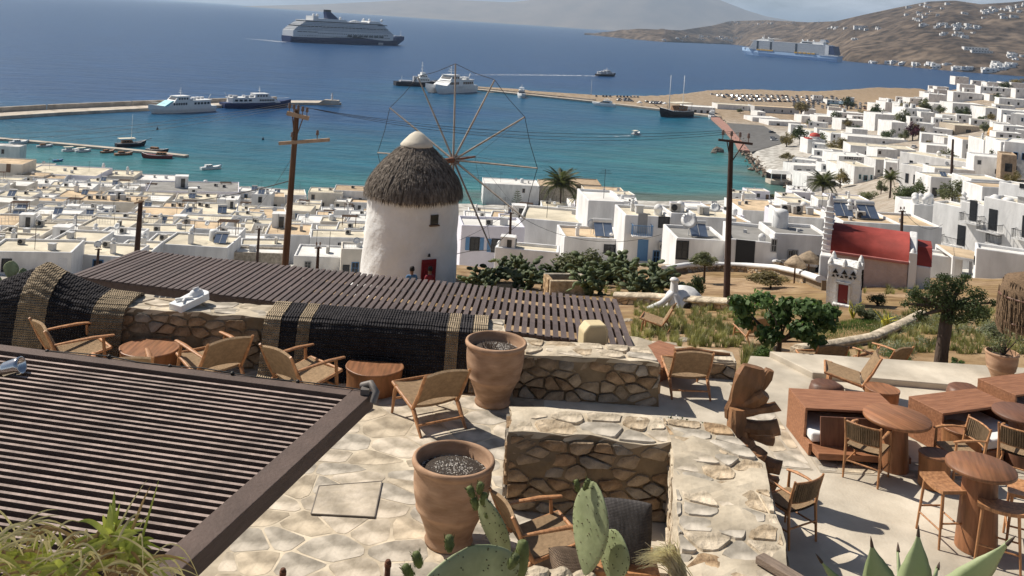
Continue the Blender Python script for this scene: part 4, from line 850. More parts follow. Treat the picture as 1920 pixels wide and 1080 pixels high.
WALLS = {'w': mat('whitewash', (.77, .76, .745), .92, .05, .8, .5, 5, spec=.08, sc2=.9, amt2=.17, stretch=(1, 1, .35), dist=.05), 'c': mat('cream_wash', (.70, .645, .56), .92, .07, .8, .35, 6, spec=.08, sc2=.35, amt2=.15),
         'l': mat('lilac_wash', (.68, .66, .72), .92, .05, .8, .3, 6, spec=.08), 'b': mat('brown_stone_wall', (.36, .27, .19), .95, .25, 1.5, .8, 5, spec=.08), 'g': mat('grey_wash', (.50, .50, .50), .92, .08, .8, .3, 6, spec=.08),
         'p': mat('rubble_wall', (.44, .37, .29), .95, .3, 2.5, .9, 6, col2=(.52, .45, .36), spec=.08)}
ROOFS = {'c': mat('roof_cream', (.66, .59, .46), .95, .09, .5, .3, 4, spec=.06, sc2=.25, amt2=.22), 'w': mat('roof_white', (.74, .72, .68), .95, .06, .5, .3, 4, spec=.06, sc2=.25, amt2=.15), 'g': mat('roof_grey', (.28, .27, .255), .95, .14, .6, .4, 4, spec=.06, sc2=.4, amt2=.2),
         's': mat('roof_sand', (.60, .46, .31), .95, .12, .5, .3, 4, spec=.06, sc2=.25, amt2=.22), 'b': mat('roof_brown', (.42, .32, .22), .95, .2, .6, .3, 4, spec=.06)}
PAINT = {'k': (.022, .024, .028), 'b': (.10, .22, .40), 't': (.16, .42, .48), 'w': (.72, .72, .72), 'n': (.16, .10, .065), 'r': (.22, .02, .025), 'g': (.30, .30, .30)}
def paint(c): return mat('paint_' + {'k': 'black', 'b': 'blue', 't': 'turquoise', 'w': 'white', 'n': 'brown', 'r': 'red', 'g': 'grey'}[c], PAINT[c], .55, .06, 4)
M_PANE = mat('dark_pane', (.020, .024, .03), .12, 0, spec=.5); M_AC = mat('ac_grey', (.44, .42, .39), .6, .12, 3); M_ACD = mat('ac_fan', (.05, .05, .05), .7, 0)
M_PANEL = mat('solar_glass', (.10, .13, .19), .12, .1, 2, spec=.7); M_TANK = mat('tank_metal', (.55, .54, .52), .4, .1, 2, metal=.3); M_DISH = mat('dish_white', (.68, .68, .67), .5, .05); M_IRON = mat('railing_iron', (.03, .03, .032), .5, 0, metal=.3)
MC = {}
def cached(key, fn):
 if key not in MC: MC[key] = fn()
 return MC[key]
def win_mesh(w, h, c, far):
 def fn():
  m = MB(); t = .09
  for dx, dz, ww, hh in ((0, h / 2 + t / 2, w + 2 * t, t), (0, -h / 2 - t / 2, w + 2 * t, t), (-w / 2 - t / 2, 0, t, h), (w / 2 + t / 2, 0, t, h)): m.box((dx, -.02, dz), (ww, .1, hh), mi=0)
  if not far: m.box((0, -.01, 0), (.05, .05, h), mi=0); m.box((0, -.01, 0), (w, .049, .05), mi=0)
  else: m.box((0, .0, 0), (w, .02, h), mi=1)
  return m.mesh('window', [paint(c), M_PANE])
 return cached(('win', round(w, 1), round(h, 1), c, far), fn)
def add_opening(t, x, z, w, h, c, face, far, W_, Dp, kind='window', shutters=None):
 """face: 'f' front (-y), 'l' left (-x), 'r' right (+x)"""
 if face == 'f': loc, rz = Vector((x, 0, z)), 0
 elif face == 'l': loc, rz = Vector((-W_ / 2, x, z)), R(-90)
 else: loc, rz = Vector((W_ / 2, x, z)), R(90)
 w, h = round(w, 1), round(h, 1)
 if kind == 'window':
  o = link('window', win_mesh(w, h, c, far), t, loc, rz)
  if not far: link('pane', cached(('pane', w, h), lambda: MB().box((0, .0, 0), (w, .02, h)).mesh('pane', M_PANE)), o)
  if shutters:
   for s in (-1, 1):
    sh = link('shutter', cached(('sh', w, h, shutters), lambda: MB().box((0, -.05, 0), (w * .5, .04, h + .1)).mesh('shutter', paint(shutters))), o, (s * (w * .78 + .1), 0, 0))
 else:
  def fn():
   m = MB(); m.box((0, -.01, h / 2), (w, .06, h)); m.box((0, -.045, h * .7), (w * .7, .02, h * .3)); m.box((0, -.045, h * .28), (w * .7, .02, h * .35)); return m.mesh('door', paint(c))
  link('door', cached(('door', w, h, c), fn), t, loc, rz)
def chimney_mesh():
 m = MB(); m.box((0, 0, .6), (.55, .55, 1.2)); m.box((0, 0, 1.24), (.72, .72, .1)); m.box((0, 0, 1.48), (.34, .34, .4)); m.lathe([(.34, 1.66), (.22, 1.86), (.001, 1.98)], 10); return m.mesh('chimney', WALLS['w'])
def ac_mesh():
 m = MB(); m.box((0, 0, .45), (1.0, .42, .8)); m.lathe([(.001, 0), (.31, 0), (.31, .02), (.001, .02)], 14, (-.12, -.22, .45), 1, M=Matrix.Rotation(R(90), 3, 'X')); m.box((0, 0, .03), (.9, .3, .06), mi=1); return m.mesh('ac_unit', [M_AC, M_ACD])
def solar_mesh():
 m = MB(); m.hexa([(-.9, -.9, .15), (.9, -.9, .15), (.9, .6, 1.25), (-.9, .6, 1.25), (-.9, -.93, .21), (.9, -.93, .21), (.9, .57, 1.31), (-.9, .57, 1.31)], 0); m.beam((0, -.93, .235), (0, .57, 1.335), .05, .03, mi=1)
 for x in (-.8, .8): m.beam((x, .55, 1.2), (x, .75, 0), .06, .06, mi=1); m.beam((x, -.85, .15), (x, .75, .02), .06, .06, mi=1)
 m.tube([(-.95, .75, 1.35), (.95, .75, 1.35)], .28, 12, 1); return m.mesh('solar_heater', [M_PANEL, M_TANK])
def dish_mesh():
 m = MB(); m.lathe([(.001, 0), (.3, .04), (.52, .14), (.54, .15), (.3, .06), (.001, .02)], 14, (0, -.1, 1.0), M=Matrix.Rotation(R(62), 3, 'X')); m.tube([(0, 0, 0), (0, 0, 1.0)], .03, 5); m.tube([(0, -.1, .95), (0, -.55, 1.2)], .015, 4); return m.mesh('satellite_dish', M_DISH)
def ant_mesh():
 m = MB(); m.tube([(0, 0, 0), (0, 0, 3.2)], .03, 4);
 for z, l in ((3.1, .5), (2.9, .65), (2.7, .8)): m.tube([(-l, 0, z), (l, 0, z)], .02, 3)
 return m.mesh('aerial', M_IRON)
def tank_mesh(): m = MB(); m.lathe([(.6, 0), (.62, .1), (.62, 1.2), (.5, 1.38), (.15, 1.45), (.001, 1.46)], 16); return m.mesh('water_tank', M_DISH)
def vent_mesh(): m = MB(); m.box((0, 0, .35), (.7, .6, .7)); m.box((0, 0, .74), (.85, .75, .08)); return m.mesh('roof_vent', WALLS['g'])
def hut_mesh(): m = MB(); m.box((0, 0, 1.1), (2.4, 2.0, 2.2)); m.box((0, 0, 2.24), (2.55, 2.15, .12)); m.box((.3, -1.0, .95), (.8, .06, 1.8), mi=1); return m.mesh('roof_hut', [WALLS['w'], M_PANE])
def dome_mesh(): m = MB(); m.lathe([(.42, 0), (.4, .5), (.46, .55), (.36, .85), (.14, 1.02), (.001, 1.05)], 12); return m.mesh('chimney', WALLS['w'])
def clutter_mesh():
 m = MB(); g = random.Random(4)
 for _ in range(7): m.box((g.uniform(-.9, .9), g.uniform(-.6, .6), .25), (g.uniform(.2, .7), g.uniform(.2, .6), g.uniform(.3, .55)), g.uniform(0, 3))
 return m.mesh('roof_clutter', M_ACD)
def rail_mesh():
 m = MB()
 for k in range(7): m.beam((-1.5 + k * .5, 0, 0), (-1.5 + k * .5, 0, .95), .04, .04, up=(1, 0, 0))
 for z in (.5, .95): m.beam((-1.5, 0, z), (1.5, 0, z), .04, .04)
 return m.mesh('roof_railing', M_TANK)
def frame_mesh():
 m = MB()
 for x in (-1.4, 1.4):
  for y in (-.9, .9): m.beam((x, y, 0), (x, y, 2.1), .09, .09, up=(1, 0, 0))
  m.beam((x, -1.1, 2.15), (x, 1.1, 2.15), .09, .09)
 for k in range(8): m.beam((-1.6, -1 + k * .28, 2.24), (1.6, -1 + k * .28, 2.24), .06, .05)
 return m.mesh('roof_pergola', paint('n'))
ACC = {'rail': rail_mesh, 'frame': frame_mesh, 'chimney': chimney_mesh, 'ac': ac_mesh, 'solar': solar_mesh, 'dish': dish_mesh, 'aerial': ant_mesh, 'tank': tank_mesh, 'vent': vent_mesh, 'hut': hut_mesh, 'dome': dome_mesh}
ANAME = {'rail': 'roof_railing', 'frame': 'roof_pergola', 'chimney': 'chimney', 'ac': 'ac_unit', 'solar': 'solar_heater', 'dish': 'satellite_dish', 'aerial': 'aerial', 'tank': 'water_tank', 'vent': 'roof_vent', 'hut': 'roof_hut', 'dome': 'chimney'}
HOUSES = []          # (x, y, radius)
def house(label, x0, x1, yf, yb, h, wall='w', roof='c', rot=0, win=(), acc=(), group=None, cat='house', at=None, D=None, name='house', parapet=.28, below=3.0):
 """x0..x1, yf: the front top edge in the picture; yb: the back roof edge; h metres tall; win: (face, u, z, w, h, colour[, kind[, shutters]])"""
 rz = R(rot)
 if at is None:
  if D: G = PD((x0 + x1) / 2, yf, D); zt = G.z; G.z = EYE - float(H_at(np.array([G.x]), np.array([D]))[0]); h = max(2.2, zt - G.z)
  else: G = march((x0 + x1) / 2, yf, h, 55)
  Wd = (x1 - x0) * G.y / FPX / max(.5, math.cos(rz))
  B = P((x0 + x1) / 2, yb, G.z + h); Dp = max(2.6, min(16, (B.y - G.y) * math.cos(rz)))
 else: G, Wd, Dp = at
 far = G.y > 135; t = thing(name, label, cat, G, rz, group); HOUSES.append((G.x - math.sin(rz) * Dp / 2, G.y + Dp / 2 * math.cos(rz), math.hypot(Wd, Dp) / 2))
 rp, pt = parapet, .24
 m = MB(); x, y = Wd / 2, Dp
 o = [(-x, 0), (x, 0), (x, y), (-x, y)]; i_ = [(-x + pt, pt), (x - pt, pt), (x - pt, y - pt), (-x + pt, y - pt)]
 V = [(p[0], p[1], -below) for p in o] + [(p[0], p[1], h) for p in o] + [(p[0], p[1], h) for p in i_] + [(p[0], p[1], h - rp) for p in i_]
 F = []
 for k in range(4): n = (k + 1) % 4; F += [(k, n, 4 + n, 4 + k), (4 + k, 4 + n, 8 + n, 8 + k), (8 + k, 8 + n, 12 + n, 12 + k)]
 m.add(V, F + [(3, 2, 1, 0)]); m.build('wall', WALLS[wall], t, bevel=.08 if not far else (.11 if G.y < 330 else 0), seg=2 if not far else 1)
 m = MB(); m.prism(i_, h - rp - .2, h - rp + .02); m.build('roof', ROOFS[roof], t)
 for wdef in win:
  face, u, z, w, hh, c = wdef[:6]; kind = wdef[6] if len(wdef) > 6 else 'window'; sh = wdef[7] if len(wdef) > 7 else None
  xx = (u - .5) * Wd if face == 'f' else u * Dp
  add_opening(t, xx, z, w, hh, c, face, far, Wd, Dp, kind, sh)
 for a in acc:
  nm, u, v = a[:3]; sc = a[3] if len(a) > 3 else 1
  if nm in ('chimney', 'hut', 'dome'): z = h - rp
  else: z = h - rp
  link(ANAME[nm], cached(nm, ACC[nm]), t, ((u - .5) * (Wd - 1.2), .5 + v * (Dp - 1), z + .02), rnd.choice((0, 0, R(90), R(15), R(-20))) if nm in ('ac', 'dish', 'aerial', 'vent') else 0, (sc, sc, sc))
 t['w'] = Wd; t['d'] = Dp; return t
f = 'f'; l = 'l'
house('cream two storey house with arched ground floor at the left picture edge', -60, 40, 306, 294, 7.0, 'c', 's', 6, ((f, .75, 4.6, 1.2, 2.4, 'n', 'door'), (f, .45, 4.8, .9, 1.4, 'g'), (f, .8, 1.2, 2.2, 2.2, 'k', 'door'), (f, .5, 1.2, 2.2, 2.2, 'k', 'door')), (('vent', .3, .5),))
house('pale house with one small dark window peeking above the left edge houses by the water', -40, 36, 273, 268, 6.5, 'w', 'w', 5, ((f, .6, 4.6, .8, 1.4, 'g'),))
house('long white waterfront house with a wide cream roof and three dark windows at the left', 43, 178, 327, 309, 4.6, 'l', 'c', 6, ((f, .08, 2.6, 1.0, 1.4, 'k'), (f, .17, 2.6, 1.2, 1.4, 'k'), (f, .26, 2.6, 1.0, 1.4, 'k')), (('vent', .45, .5), ('ac', .55, .7), ('vent', .6, .3), ('aerial', .2, .6), ('aerial', .8, .5)))
house('small white annex with a flat lid roof before the long waterfront house', 110, 155, 345, 336, 3.2, 'w', 'w', 6, ((f, .25, 2, .8, .9, 'g'), (f, .75, 2, .8, .9, 'g')))
house('sand coloured block with a tall chimney beside the long waterfront house', 160, 197, 322, 314, 4.5, 'c', 's', 6, (), (('chimney', .8, .4, 1.3),))
house('cream house crowned by two chimneys behind the grey roofed block', 196, 250, 330, 318, 4.6, 'c', 'c', 8, ((f, .7, 3, .7, .9, 'n'),), (('chimney', .65, .5, 1.2), ('vent', .25, .4), ('dome', .8, .6)))
house('white terrace house with stepped parapets left of the large pale blue building', 250, 330, 338, 326, 4.2, 'w', 'w', 10, ((f, .5, 2.4, .8, 1.0, 'g'),), (('ac', .4, .6), ('vent', .7, .5)))
house('large pale blue white waterfront building with a flat roof and a grey roof box', 282, 442, 359, 338, 4.8, 'l', 'g', 16, ((f, .04, 2.0, 1.4, 2.2, 'g', 'door'), (f, .14, 2.0, 1.2, 1.8, 'g', 'door'), (f, .85, 3.2, .5, .5, 'k')), (('hut', .35, .5, 1.4), ('vent', .55, .4), ('ac', .75, .6), ('ac', .85, .5)))
house('cream block with a timber roof frame and a fat chimney in the old town', 74, 146, 362, 348, 4.0, 'c', 'c', 8, ((f, .45, 2.2, .7, 1.4, 'n'), (f, .75, 2.2, .9, 1.2, 'c' if False else 'g')), (('chimney', .95, .1, 1.6), ('vent', .65, .3), ('vent', .3, .5)))
house('low cream house with a curved stair wall at the left of the chimney block', 24, 76, 369, 352, 3.2, 'c', 'c', 8, (), (('ac', .3, .6), ('vent', .6, .5), ('dish', .8, .3)))
house('long blank cream wall house with a row of air conditioners along its roof', 148, 264, 378, 364, 4.4, 'c', 's', 8, ((f, .55, 1.6, .8, 1.6, 'n'), (f, .62, 1.6, .8, 1.6, 'n')), (('ac', .1, .4), ('ac', .22, .5), ('ac', .34, .4), ('vent', .48, .4, 1.5), ('vent', .64, .5, 1.5), ('ac', .76, .3), ('hut', .55, .7, .8)))
house('little house with a bright blue door in the old town at the left', 46, 96, 402, 386, 3.1, 'w', 'c', 8, ((f, .62, 0, 1.0, 2.1, 'b', 'door'),), (('dish', .3, .5), ('ac', .8, .4), ('vent', .5, .6)))
house('long low roof terrace crowded with pipes and air conditioners left of the white cube house', 90, 160, 404, 388, 3.0, 'c', 'b', 8, ((f, .5, 1.8, .8, .8, 'n'),), (('ac', .15, .3), ('ac', .35, .5), ('ac', .55, .3), ('ac', .75, .5), ('vent', .9, .5), ('aerial', .5, .7)))
house('white cube house with a dark door and narrow windows amid the old town', 160, 256, 421, 405, 3.5, 'w', 'w', 5, ((f, .08, 1.9, .6, 1.3, 'k'), (f, .20, 1.7, .7, 1.5, 'k'), (f, .62, 0.4, .9, 2.2, 'k', 'door')), (('ac', .25, .3, .6), ('ac', .45, .4, .6)))
house('low house with a wide sandy roof right of the white cube house', 262, 362, 421, 402, 2.8, 'w', 's', 7, ((f, .62, 1.5, .7, 1.1, 'n'), (f, .71, 1.5, .7, 1.1, 'n'), (f, .8, 1.5, .7, 1.1, 'n')), (('vent', .3, .4), ('aerial', .6, .5), ('dish', .85, .3), ('ac', .15, .6)))
house('small flat house before the pale blue building with two roof boxes', 300, 356, 393, 378, 3.2, 'c', 's', 12, ((f, .8, 2, .7, .9, 'n'),), (('ac', .35, .5), ('ac', .6, .6), ('vent', .85, .4)))
house('white terrace house with a large pile of air conditioners under the waterfront', 345, 440, 402, 378, 3.6, 'w', 'c', 14, ((f, .2, 2, .7, 1.0, 'n'), (f, .55, 2, .7, 1.2, 'g')), (('ac', .1, .7), ('ac', .25, .8), ('ac', .4, .7), ('vent', .7, .5), ('solar', .75, .2), ('hut', .9, .7, .8)))
house('waterfront house with an ochre roof near the left wooden pole', 472, 540, 409, 388, 3.8, 'w', 's', 18, ((f, .7, 1.8, 1.2, 1.0, 'n'),), (('vent', .3, .5), ('dish', .7, .5)))
house('cream house with solar heaters sloping towards the water left of the pole', 395, 470, 432, 414, 3.0, 'c', 'c', 10, ((f, .6, 1.8, .7, .8, 'n'),), (('solar', .2, .3), ('ac', .5, .5), ('vent', .8, .4), ('dish', .65, .6)))
house('low cream house with a broad roof terrace beside the second wooden pole', 275, 370, 456, 437, 2.8, 'w', 'c', 6, ((f, .85, 1.4, .9, .9, 'g'),), (('ac', .2, .4), ('vent', .5, .5), ('aerial', .7, .4)))
house('weathered brownish hut house with shuttered openings at the left picture edge', -10, 74, 441, 425, 2.9, 'c', 'c', 6, ((f, .3, 1.2, 1.2, 1.6, 'n'), (f, .55, 1.2, 1.2, 1.6, 'n'), (f, .8, 1.2, .8, 1.4, 'k')), (('ac', .2, .5), ('vent', .6, .4)))
house('cream flat roof yard house below the little house with the blue door', 78, 166, 462, 428, 2.9, 'w', 'c', 4, ((f, .7, 1.3, .8, .9, 'g'), (f, .25, 1.3, .6, .8, 'g')), (('ac', .75, .2), ('aerial', .4, .5), ('vent', .2, .6)))
house('broad whitewashed roof in front of the old town, just over the brown pergola corner', 108, 232, 491, 468, 2.6, 'w', 'c', 3, (), (('aerial', .3, .4), ('vent', .55, .5), ('ac', .8, .4), ('solar', .1, .3)))
house('ruined buff stone house wall left of the big wooden pole', 440, 532, 474, 462, 3.2, 'p', 'w', 8, (), (('vent', .3, .5),))
house('low white house with thin pipe railings right of the big wooden pole', 552, 640, 481, 458, 2.6, 'w', 'w', 6, ((f, .3, 1.4, .7, .8, 'g'),), (('aerial', .4, .4), ('ac', .7, .5), ('aerial', .75, .3)))
house('white two storey house with tall slit windows at the left of the windmill', 626, 700, 358, 347, 5.5, 'w', 'b', 6, ((f, .12, 3.4, .6, 2.0, 'k'), (f, .42, 2.4, .6, 2.4, 'k'), (f, .68, 2.4, .6, 2.0, 'k')), (('ac', .45, .6), ('ac', .8, .5)))
house('small brown stone hut by the left side of the windmill', 616, 660, 430, 423, 3.0, 'b', 's', 0, (), (('ac', .9, .4),))
house('low white house with a blue tarp corner beside the windmill foot', 586, 690, 452, 440, 2.6, 'w', 's', 4, (), (('vent', .3, .4), ('ac', .7, .4)))
house('white bakery house with striped awnings on the waterfront behind the left pole', 556, 640, 418, 402, 3.2, 'w', 'w', 10, ((f, .5, 1.4, 1.4, 1.2, 'k'),), (('vent', .6, .5), ('dish', .2, .4)))
house('white waterfront house with a walled roof directly right of the windmill cap', 907, 1012, 346, 335, 5.2, 'w', 'w', 4, ((f, .72, 3.4, .7, 1.2, 'n'),), (('dish', .6, .5), ('tank', .72, .5), ('ac', .85, .5), ('aerial', .3, .4)))
house('brown stone waterfront ruin with a roofless top behind the tall palm', 1012, 1082, 350, 338, 4.5, 'p', 'b', 2, (), (('vent', .8, .5),))
house('dark brown stone store on the waterfront right of the tall palm', 1072, 1128, 346, 335, 4.0, 'b', 'b', 2)
house('beige flat house on the waterfront right of the dark stone store', 1100, 1178, 364, 350, 3.6, 'c', 's', 3, (), (('vent', .5, .5), ('aerial', .7, .3)))
house('lilac white house with blue shutters beside the windmill', 866, 985, 424, 406, 3.6, 'l', 'w', 8, ((f, .22, 3.6, .8, 1.2, 'k', 'window', 'b'), (f, .56, 3.5, .8, 1.2, 'k', 'window', 'b')), (('ac', .45, .3, .7), ('vent', .75, .4)), D=95)
house('wide house with a big cream roof between the windmill and the white cube', 974, 1104, 414, 388, 3.9, 'w', 'c', -6, (), (('aerial', .35, .3), ('vent', .8, .8, .7)), D=104)
house('low cream roof house in front of the lilac house by the prickly pears', 926, 1046, 500, 472, 2.7, 'w', 'c', -5, (), (('ac', .2, .7), ('hut', .1, .1, .5)), D=80)
house('small white roof hut with a parapet above the cream roof house', 948, 1000, 468, 456, 2.0, 'w', 'w', 3, (), (('ac', .8, .3, .7),), D=90)
house('tall white stepped house with a walled roof left of the cube house', 1103, 1172, 377, 356, 6.4, 'w', 'w', 6, (), (('aerial', .6, .4),), D=101)
house('white house with a solar heater and dish on its sandy roof beside the cube house', 1058, 1172, 446, 424, 3.6, 'w', 's', 5, ((f, .72, 1.6, .5, .7, 'k'), (f, .82, 1.6, .5, .7, 'k')), (('solar', .75, .35, 1.0), ('dish', .52, .5), ('chimney', .2, .3, .6), ('dome', .9, .2, .5)), D=92)
t = house('white two storey cube house with an iron balcony and a small square window', 1172, 1260, 405, 386, 6.2, 'w', 'c', 5, ((f, .38, 2.75, .9, 1.9, 'g', 'door'), (f, .84, 3.9, .9, .9, 'k'), (f, .42, 0.2, 1.0, 2.0, 'b', 'door'), (f, .72, .6, .5, 1.1, 'b')), (('vent', .4, .5), ('dome', .95, .4), ('chimney', .25, .7, .6)), D=89)
def balcony(t, x, z, w, d=1.0, rail='k', face='f'):
 b = MB(); b.box((0, -d / 2, -.06), (w, d, .12)); o = b.build('balcony', WALLS['w'], t, loc=(x, 0, z))
 if face == 'l': o.location = (-t['w'] / 2, x, z); o.rotation_euler = (0, 0, R(-90))
 r = MB(); k = max(4, int(w / .16))
 for i in range(k + 1): xx = lerp(-w / 2 + .03, w / 2 - .03, i / k); r.beam((xx, -d + .04, 0), (xx, -d + .04, .95), .028, .028, up=(1, 0, 0))
 for s in (-1, 1):
  for i in range(5): yy = -d + .04 + i * (d - .05) / 5; r.beam((s * (w / 2 - .03), yy, 0), (s * (w / 2 - .03), yy, .95), .028, .028, up=(1, 0, 0))
 r.beam((-w / 2, -d + .04, .96), (w / 2, -d + .04, .96), .05, .05)
 for s in (-1, 1): r.beam((s * (w / 2 - .03), 0, .96), (s * (w / 2 - .03), -d, .96), .05, .05)
 r.build('railing', paint(rail), o); return o
balcony(t, -.15 * t['w'], 2.7, 1.9, 1.0, 'b'); link('ac_unit', cached('ac', ac_mesh), t, (.36 * t['w'], -.35, 1.3))
house('plain white wing on the right side of the cube house', 1258, 1306, 400, 386, 6.0, 'w', 'c', 8, ((f, .65, 2.0, .6, 1.1, 'g'),), (('ac', .3, .5), ('dome', .8, .6)), D=91)
house('white house with a dish and a grey sunken terrace right of the cube house', 1268, 1366, 452, 424, 3.6, 'w', 'g', 3, ((f, .12, 1.2, .9, 1.4, 'k'),), (('dish', .3, .4, 1.3), ('solar', .55, .4, .8)), D=80)
house('low white house with a grey gravel roof right of the slender dark pole', 1368, 1456, 455, 418, 3.6, 'w', 'g', -9, ((f, .35, .2, 1.5, 2.0, 'k', 'door'), (f, .93, 2.0, .35, .9, 'g')), (('dome', .8, .08, .7), ('vent', .4, .6, .35)), D=76)
house('white house with a grey gravel roof beside the red roofed chapel', 1452, 1560, 440, 420, 3.4, 'w', 'g', 2, ((f, .3, 1.3, .35, .9, 'g'), (f, .38, 1.3, .35, .9, 'g'), (f, .72, .8, 1.6, 1.2, 'k')), (('tank', .3, .95, 1.1), ('dish', .12, .9), ('vent', .6, .5, .35)), D=78)
house('white house with a dark blue door behind the slender dark pole', 1303, 1382, 408, 392, 3.6, 'w', 'c', 3, ((f, .85, .4, .9, 1.9, 'b', 'door'),), (('ac', .2, .6), ('dish', .6, .3), ('vent', .4, .7)), D=100)
house('long white house with a sand roof and many vents near the bay', 1392, 1482, 396, 374, 4.0, 'w', 's', 3, ((f, .8, 2, .8, .9, 'k'),), (('vent', .1, .5), ('ac', .3, .6), ('chimney', .35, .9, 1.2), ('ac', .7, .3), ('dome', .9, .6)))
house('white house with a water tank left of the chapel bell wall', 1478, 1562, 408, 388, 3.4, 'w', 's', 3, (), (('ac', .1, .6), ('ac', .3, .5), ('ac', .5, .6), ('vent', .8, .5), ('dome', .85, .9)), D=105)
house('white house with solar heaters and a sand roof behind the red chapel roof', 1580, 1694, 418, 398, 4.0, 'w', 's', 3, ((f, .3, 2.2, .5, .6, 'g'),), (('solar', .18, .7, 1.1), ('solar', .68, .6, 1.1), ('chimney', .35, .7), ('ac', .5, .5), ('vent', .2, .3, .5)), D=100)
house('white house with a sand roof and hanging wire right of the chapel', 1690, 1768, 424, 402, 4.2, 'w', 's', 2, ((f, .62, 1.0, .7, 1.6, 'w', 'door'),), (('vent', .2, .4, .5),), D=104)
house('white house with domed chimneys along its rounded roof near the hotel', 1714, 1778, 385, 372, 4.0, 'w', 'w', 2, ((f, .25, 2.6, 1.0, .5, 'k'),), (('dome', .2, .4), ('dome', .4, .7, 1.2), ('dome', .6, .4), ('dome', .9, .6, 1.4), ('dome', .75, .9)), D=128)
t = house('tall bright white hotel wing with a black doorway and balcony, left one', 1768, 1822, 387, 374, 7.4, 'w', 'c', -56, ((f, .62, 2.9, 1.0, 2.4, 'k', 'door'),), (('chimney', .5, .4), ('dome', .85, .5)), cat='hotel wing', D=113); balcony(t, -.05 * t['w'], 2.8, 2.3, 1.1)
t = house('middle bright white hotel wing with two black doorways and stairs', 1822, 1880, 386, 372, 8.2, 'w', 'c', -56, ((f, .25, 5.2, .9, 2.4, 'k', 'door'), (f, .72, 3.4, 1.0, 2.4, 'k', 'door'), (f, .93, 2.6, .6, 1.4, 'k')), (('dome', .6, .1, 1.6), ('tank', .8, .5)), cat='hotel wing', D=110); balcony(t, -.22 * t['w'], 5.1, 2.5, 1.2); balcony(t, .2 * t['w'], 3.3, 1.5, 1.0)
st_ = MB()
for k in range(12): st_.box((.2 * t['w'] + 1.0 + k * .26, -1.2, 3.1 - k * .27), (.3, .9, .16))
st_.build('stairs', mat('stair_grey', (.35, .34, .33), .9, .1), t)
t = house('right bright white hotel wing at the picture edge with a black balcony', 1880, 1975, 384, 366, 8.0, 'w', 'c', -56, ((f, .12, 3.4, 1.0, 2.4, 'k', 'door'), (f, .5, 3.4, 1.0, 2.4, 'k', 'door'), (f, .3, .6, .7, 1.6, 'k')), (('vent', .3, .5),), cat='hotel wing', D=106); balcony(t, -.38 * t['w'], 3.3, 2.6, 1.1); balcony(t, 0, 3.3, 2.2, 1.1)
house('white rooftop block at the right picture edge above the hotel', 1897, 1960, 350, 343, 10.0, 'w', 'c', -56, ((f, .4, 8.6, .5, .4, 'k'),), cat='hotel wing', D=118)
house('low white garden house with rounded corners under the hotel', 1745, 1800, 500, 490, 2.4, 'w', 'w', -20, D=88)
house('low white wall house at the right picture edge below the hotel stairs', 1840, 1960, 530, 516, 2.6, 'w', 'w', -24, ((l, .4, .9, .5, .5, 'k'),), D=80)
house('white house with a flat roof and a big dark window row above the church', 1598, 1714, 277, 262, 4.6, 'w', 'c', -8, ((f, .25, 1.8, 1.0, 1.2, 'k'), (f, .5, 1.8, 1.7, 1.2, 'k'), (f, .78, 1.8, .8, 1.2, 'k')), (('vent', .3, .5),))
house('long low house with a white roof slab behind the church dome', 1592, 1700, 259, 252, 3.4, 'w', 'w', -8, ((f, .6, 1.6, .9, .8, 'k'),))
T_REM = house('white restaurant with dark capital letters on its parapet beside the bay', 1572, 1640, 294, 285, 5.0, 'w', 'w', 6, ((f, .62, 2.4, .7, .7, 'k'), (f, .76, 2.4, .7, .7, 'k'), (f, .9, 2.4, .7, .7, 'k')), (('vent', .8, .5), ('dome', .4, .5)), cat='restaurant')
def lettering(t, txt, size, x, z, m):
 cu = bpy.data.curves.new('lettering', 'FONT'); cu.body = txt; cu.size = size; cu.extrude = .08; cu.offset = .03; cu.align_x = 'CENTER'; cu.resolution_u = 2; cu.space_character = 1.15
 tmp = bpy.data.objects.new('tmp', cu); me = bpy.data.meshes.new_from_object(tmp); bpy.data.objects.remove(tmp); me.materials.clear(); me.materials.append(m)
 o = link('lettering', me, t, (x, -.05, z)); o.rotation_euler = (R(90), 0, 0); return o
lettering(T_REM, 'REMEZZO', 1.5, -.1 * T_REM['w'], 3.75, paint('k'))
house('white house with turquoise shutters at the water below the restaurant', 1602, 1640, 313, 303, 5.4, 'w', 'c', 4, ((f, .3, 1.8, .7, 1.5, 't'), (f, .58, 1.5, 1.4, 1.8, 't'), (f, .88, 1.8, .6, 1.5, 't')), (('vent', .4, .5),))
house('narrow white house with a blue balcony window below the restaurant', 1578, 1604, 312, 302, 5.2, 'w', 'c', 4, ((f, .3, 2.0, 1.6, 1.6, 'g'), (f, .85, 1.8, .7, 2.0, 'b')))
house('low white restaurant terrace with a long flat awning roof by the rocks', 1487, 1545, 311, 305, 3.4, 'w', 'w', 8, ((f, .2, 1.0, 1.6, 1.6, 'k'), (f, .5, 1.0, 1.6, 1.6, 'k'), (f, .8, 1.0, 1.6, 1.6, 'k')), cat='restaurant')
house('white restaurant with a broad sail awning beside the palm at the bay', 1512, 1580, 331, 322, 3.2, 'w', 'w', 6, ((f, .3, .8, 2.2, 1.6, 'k'), (f, .75, .8, 2.2, 1.6, 'k')), cat='restaurant')
house('large bright white villa with arched porch and outside stairs on the slope', 1710, 1790, 294, 284, 6.0, 'w', 'c', -54, ((f, .18, 3.2, .8, 1.4, 'k'), (f, .42, 3.2, .8, 1.4, 'k'), (f, .72, 2.6, 1.4, 2.0, 'k', 'door')), (('vent', .6, .5), ('dome', .4, .8, 1.4)))
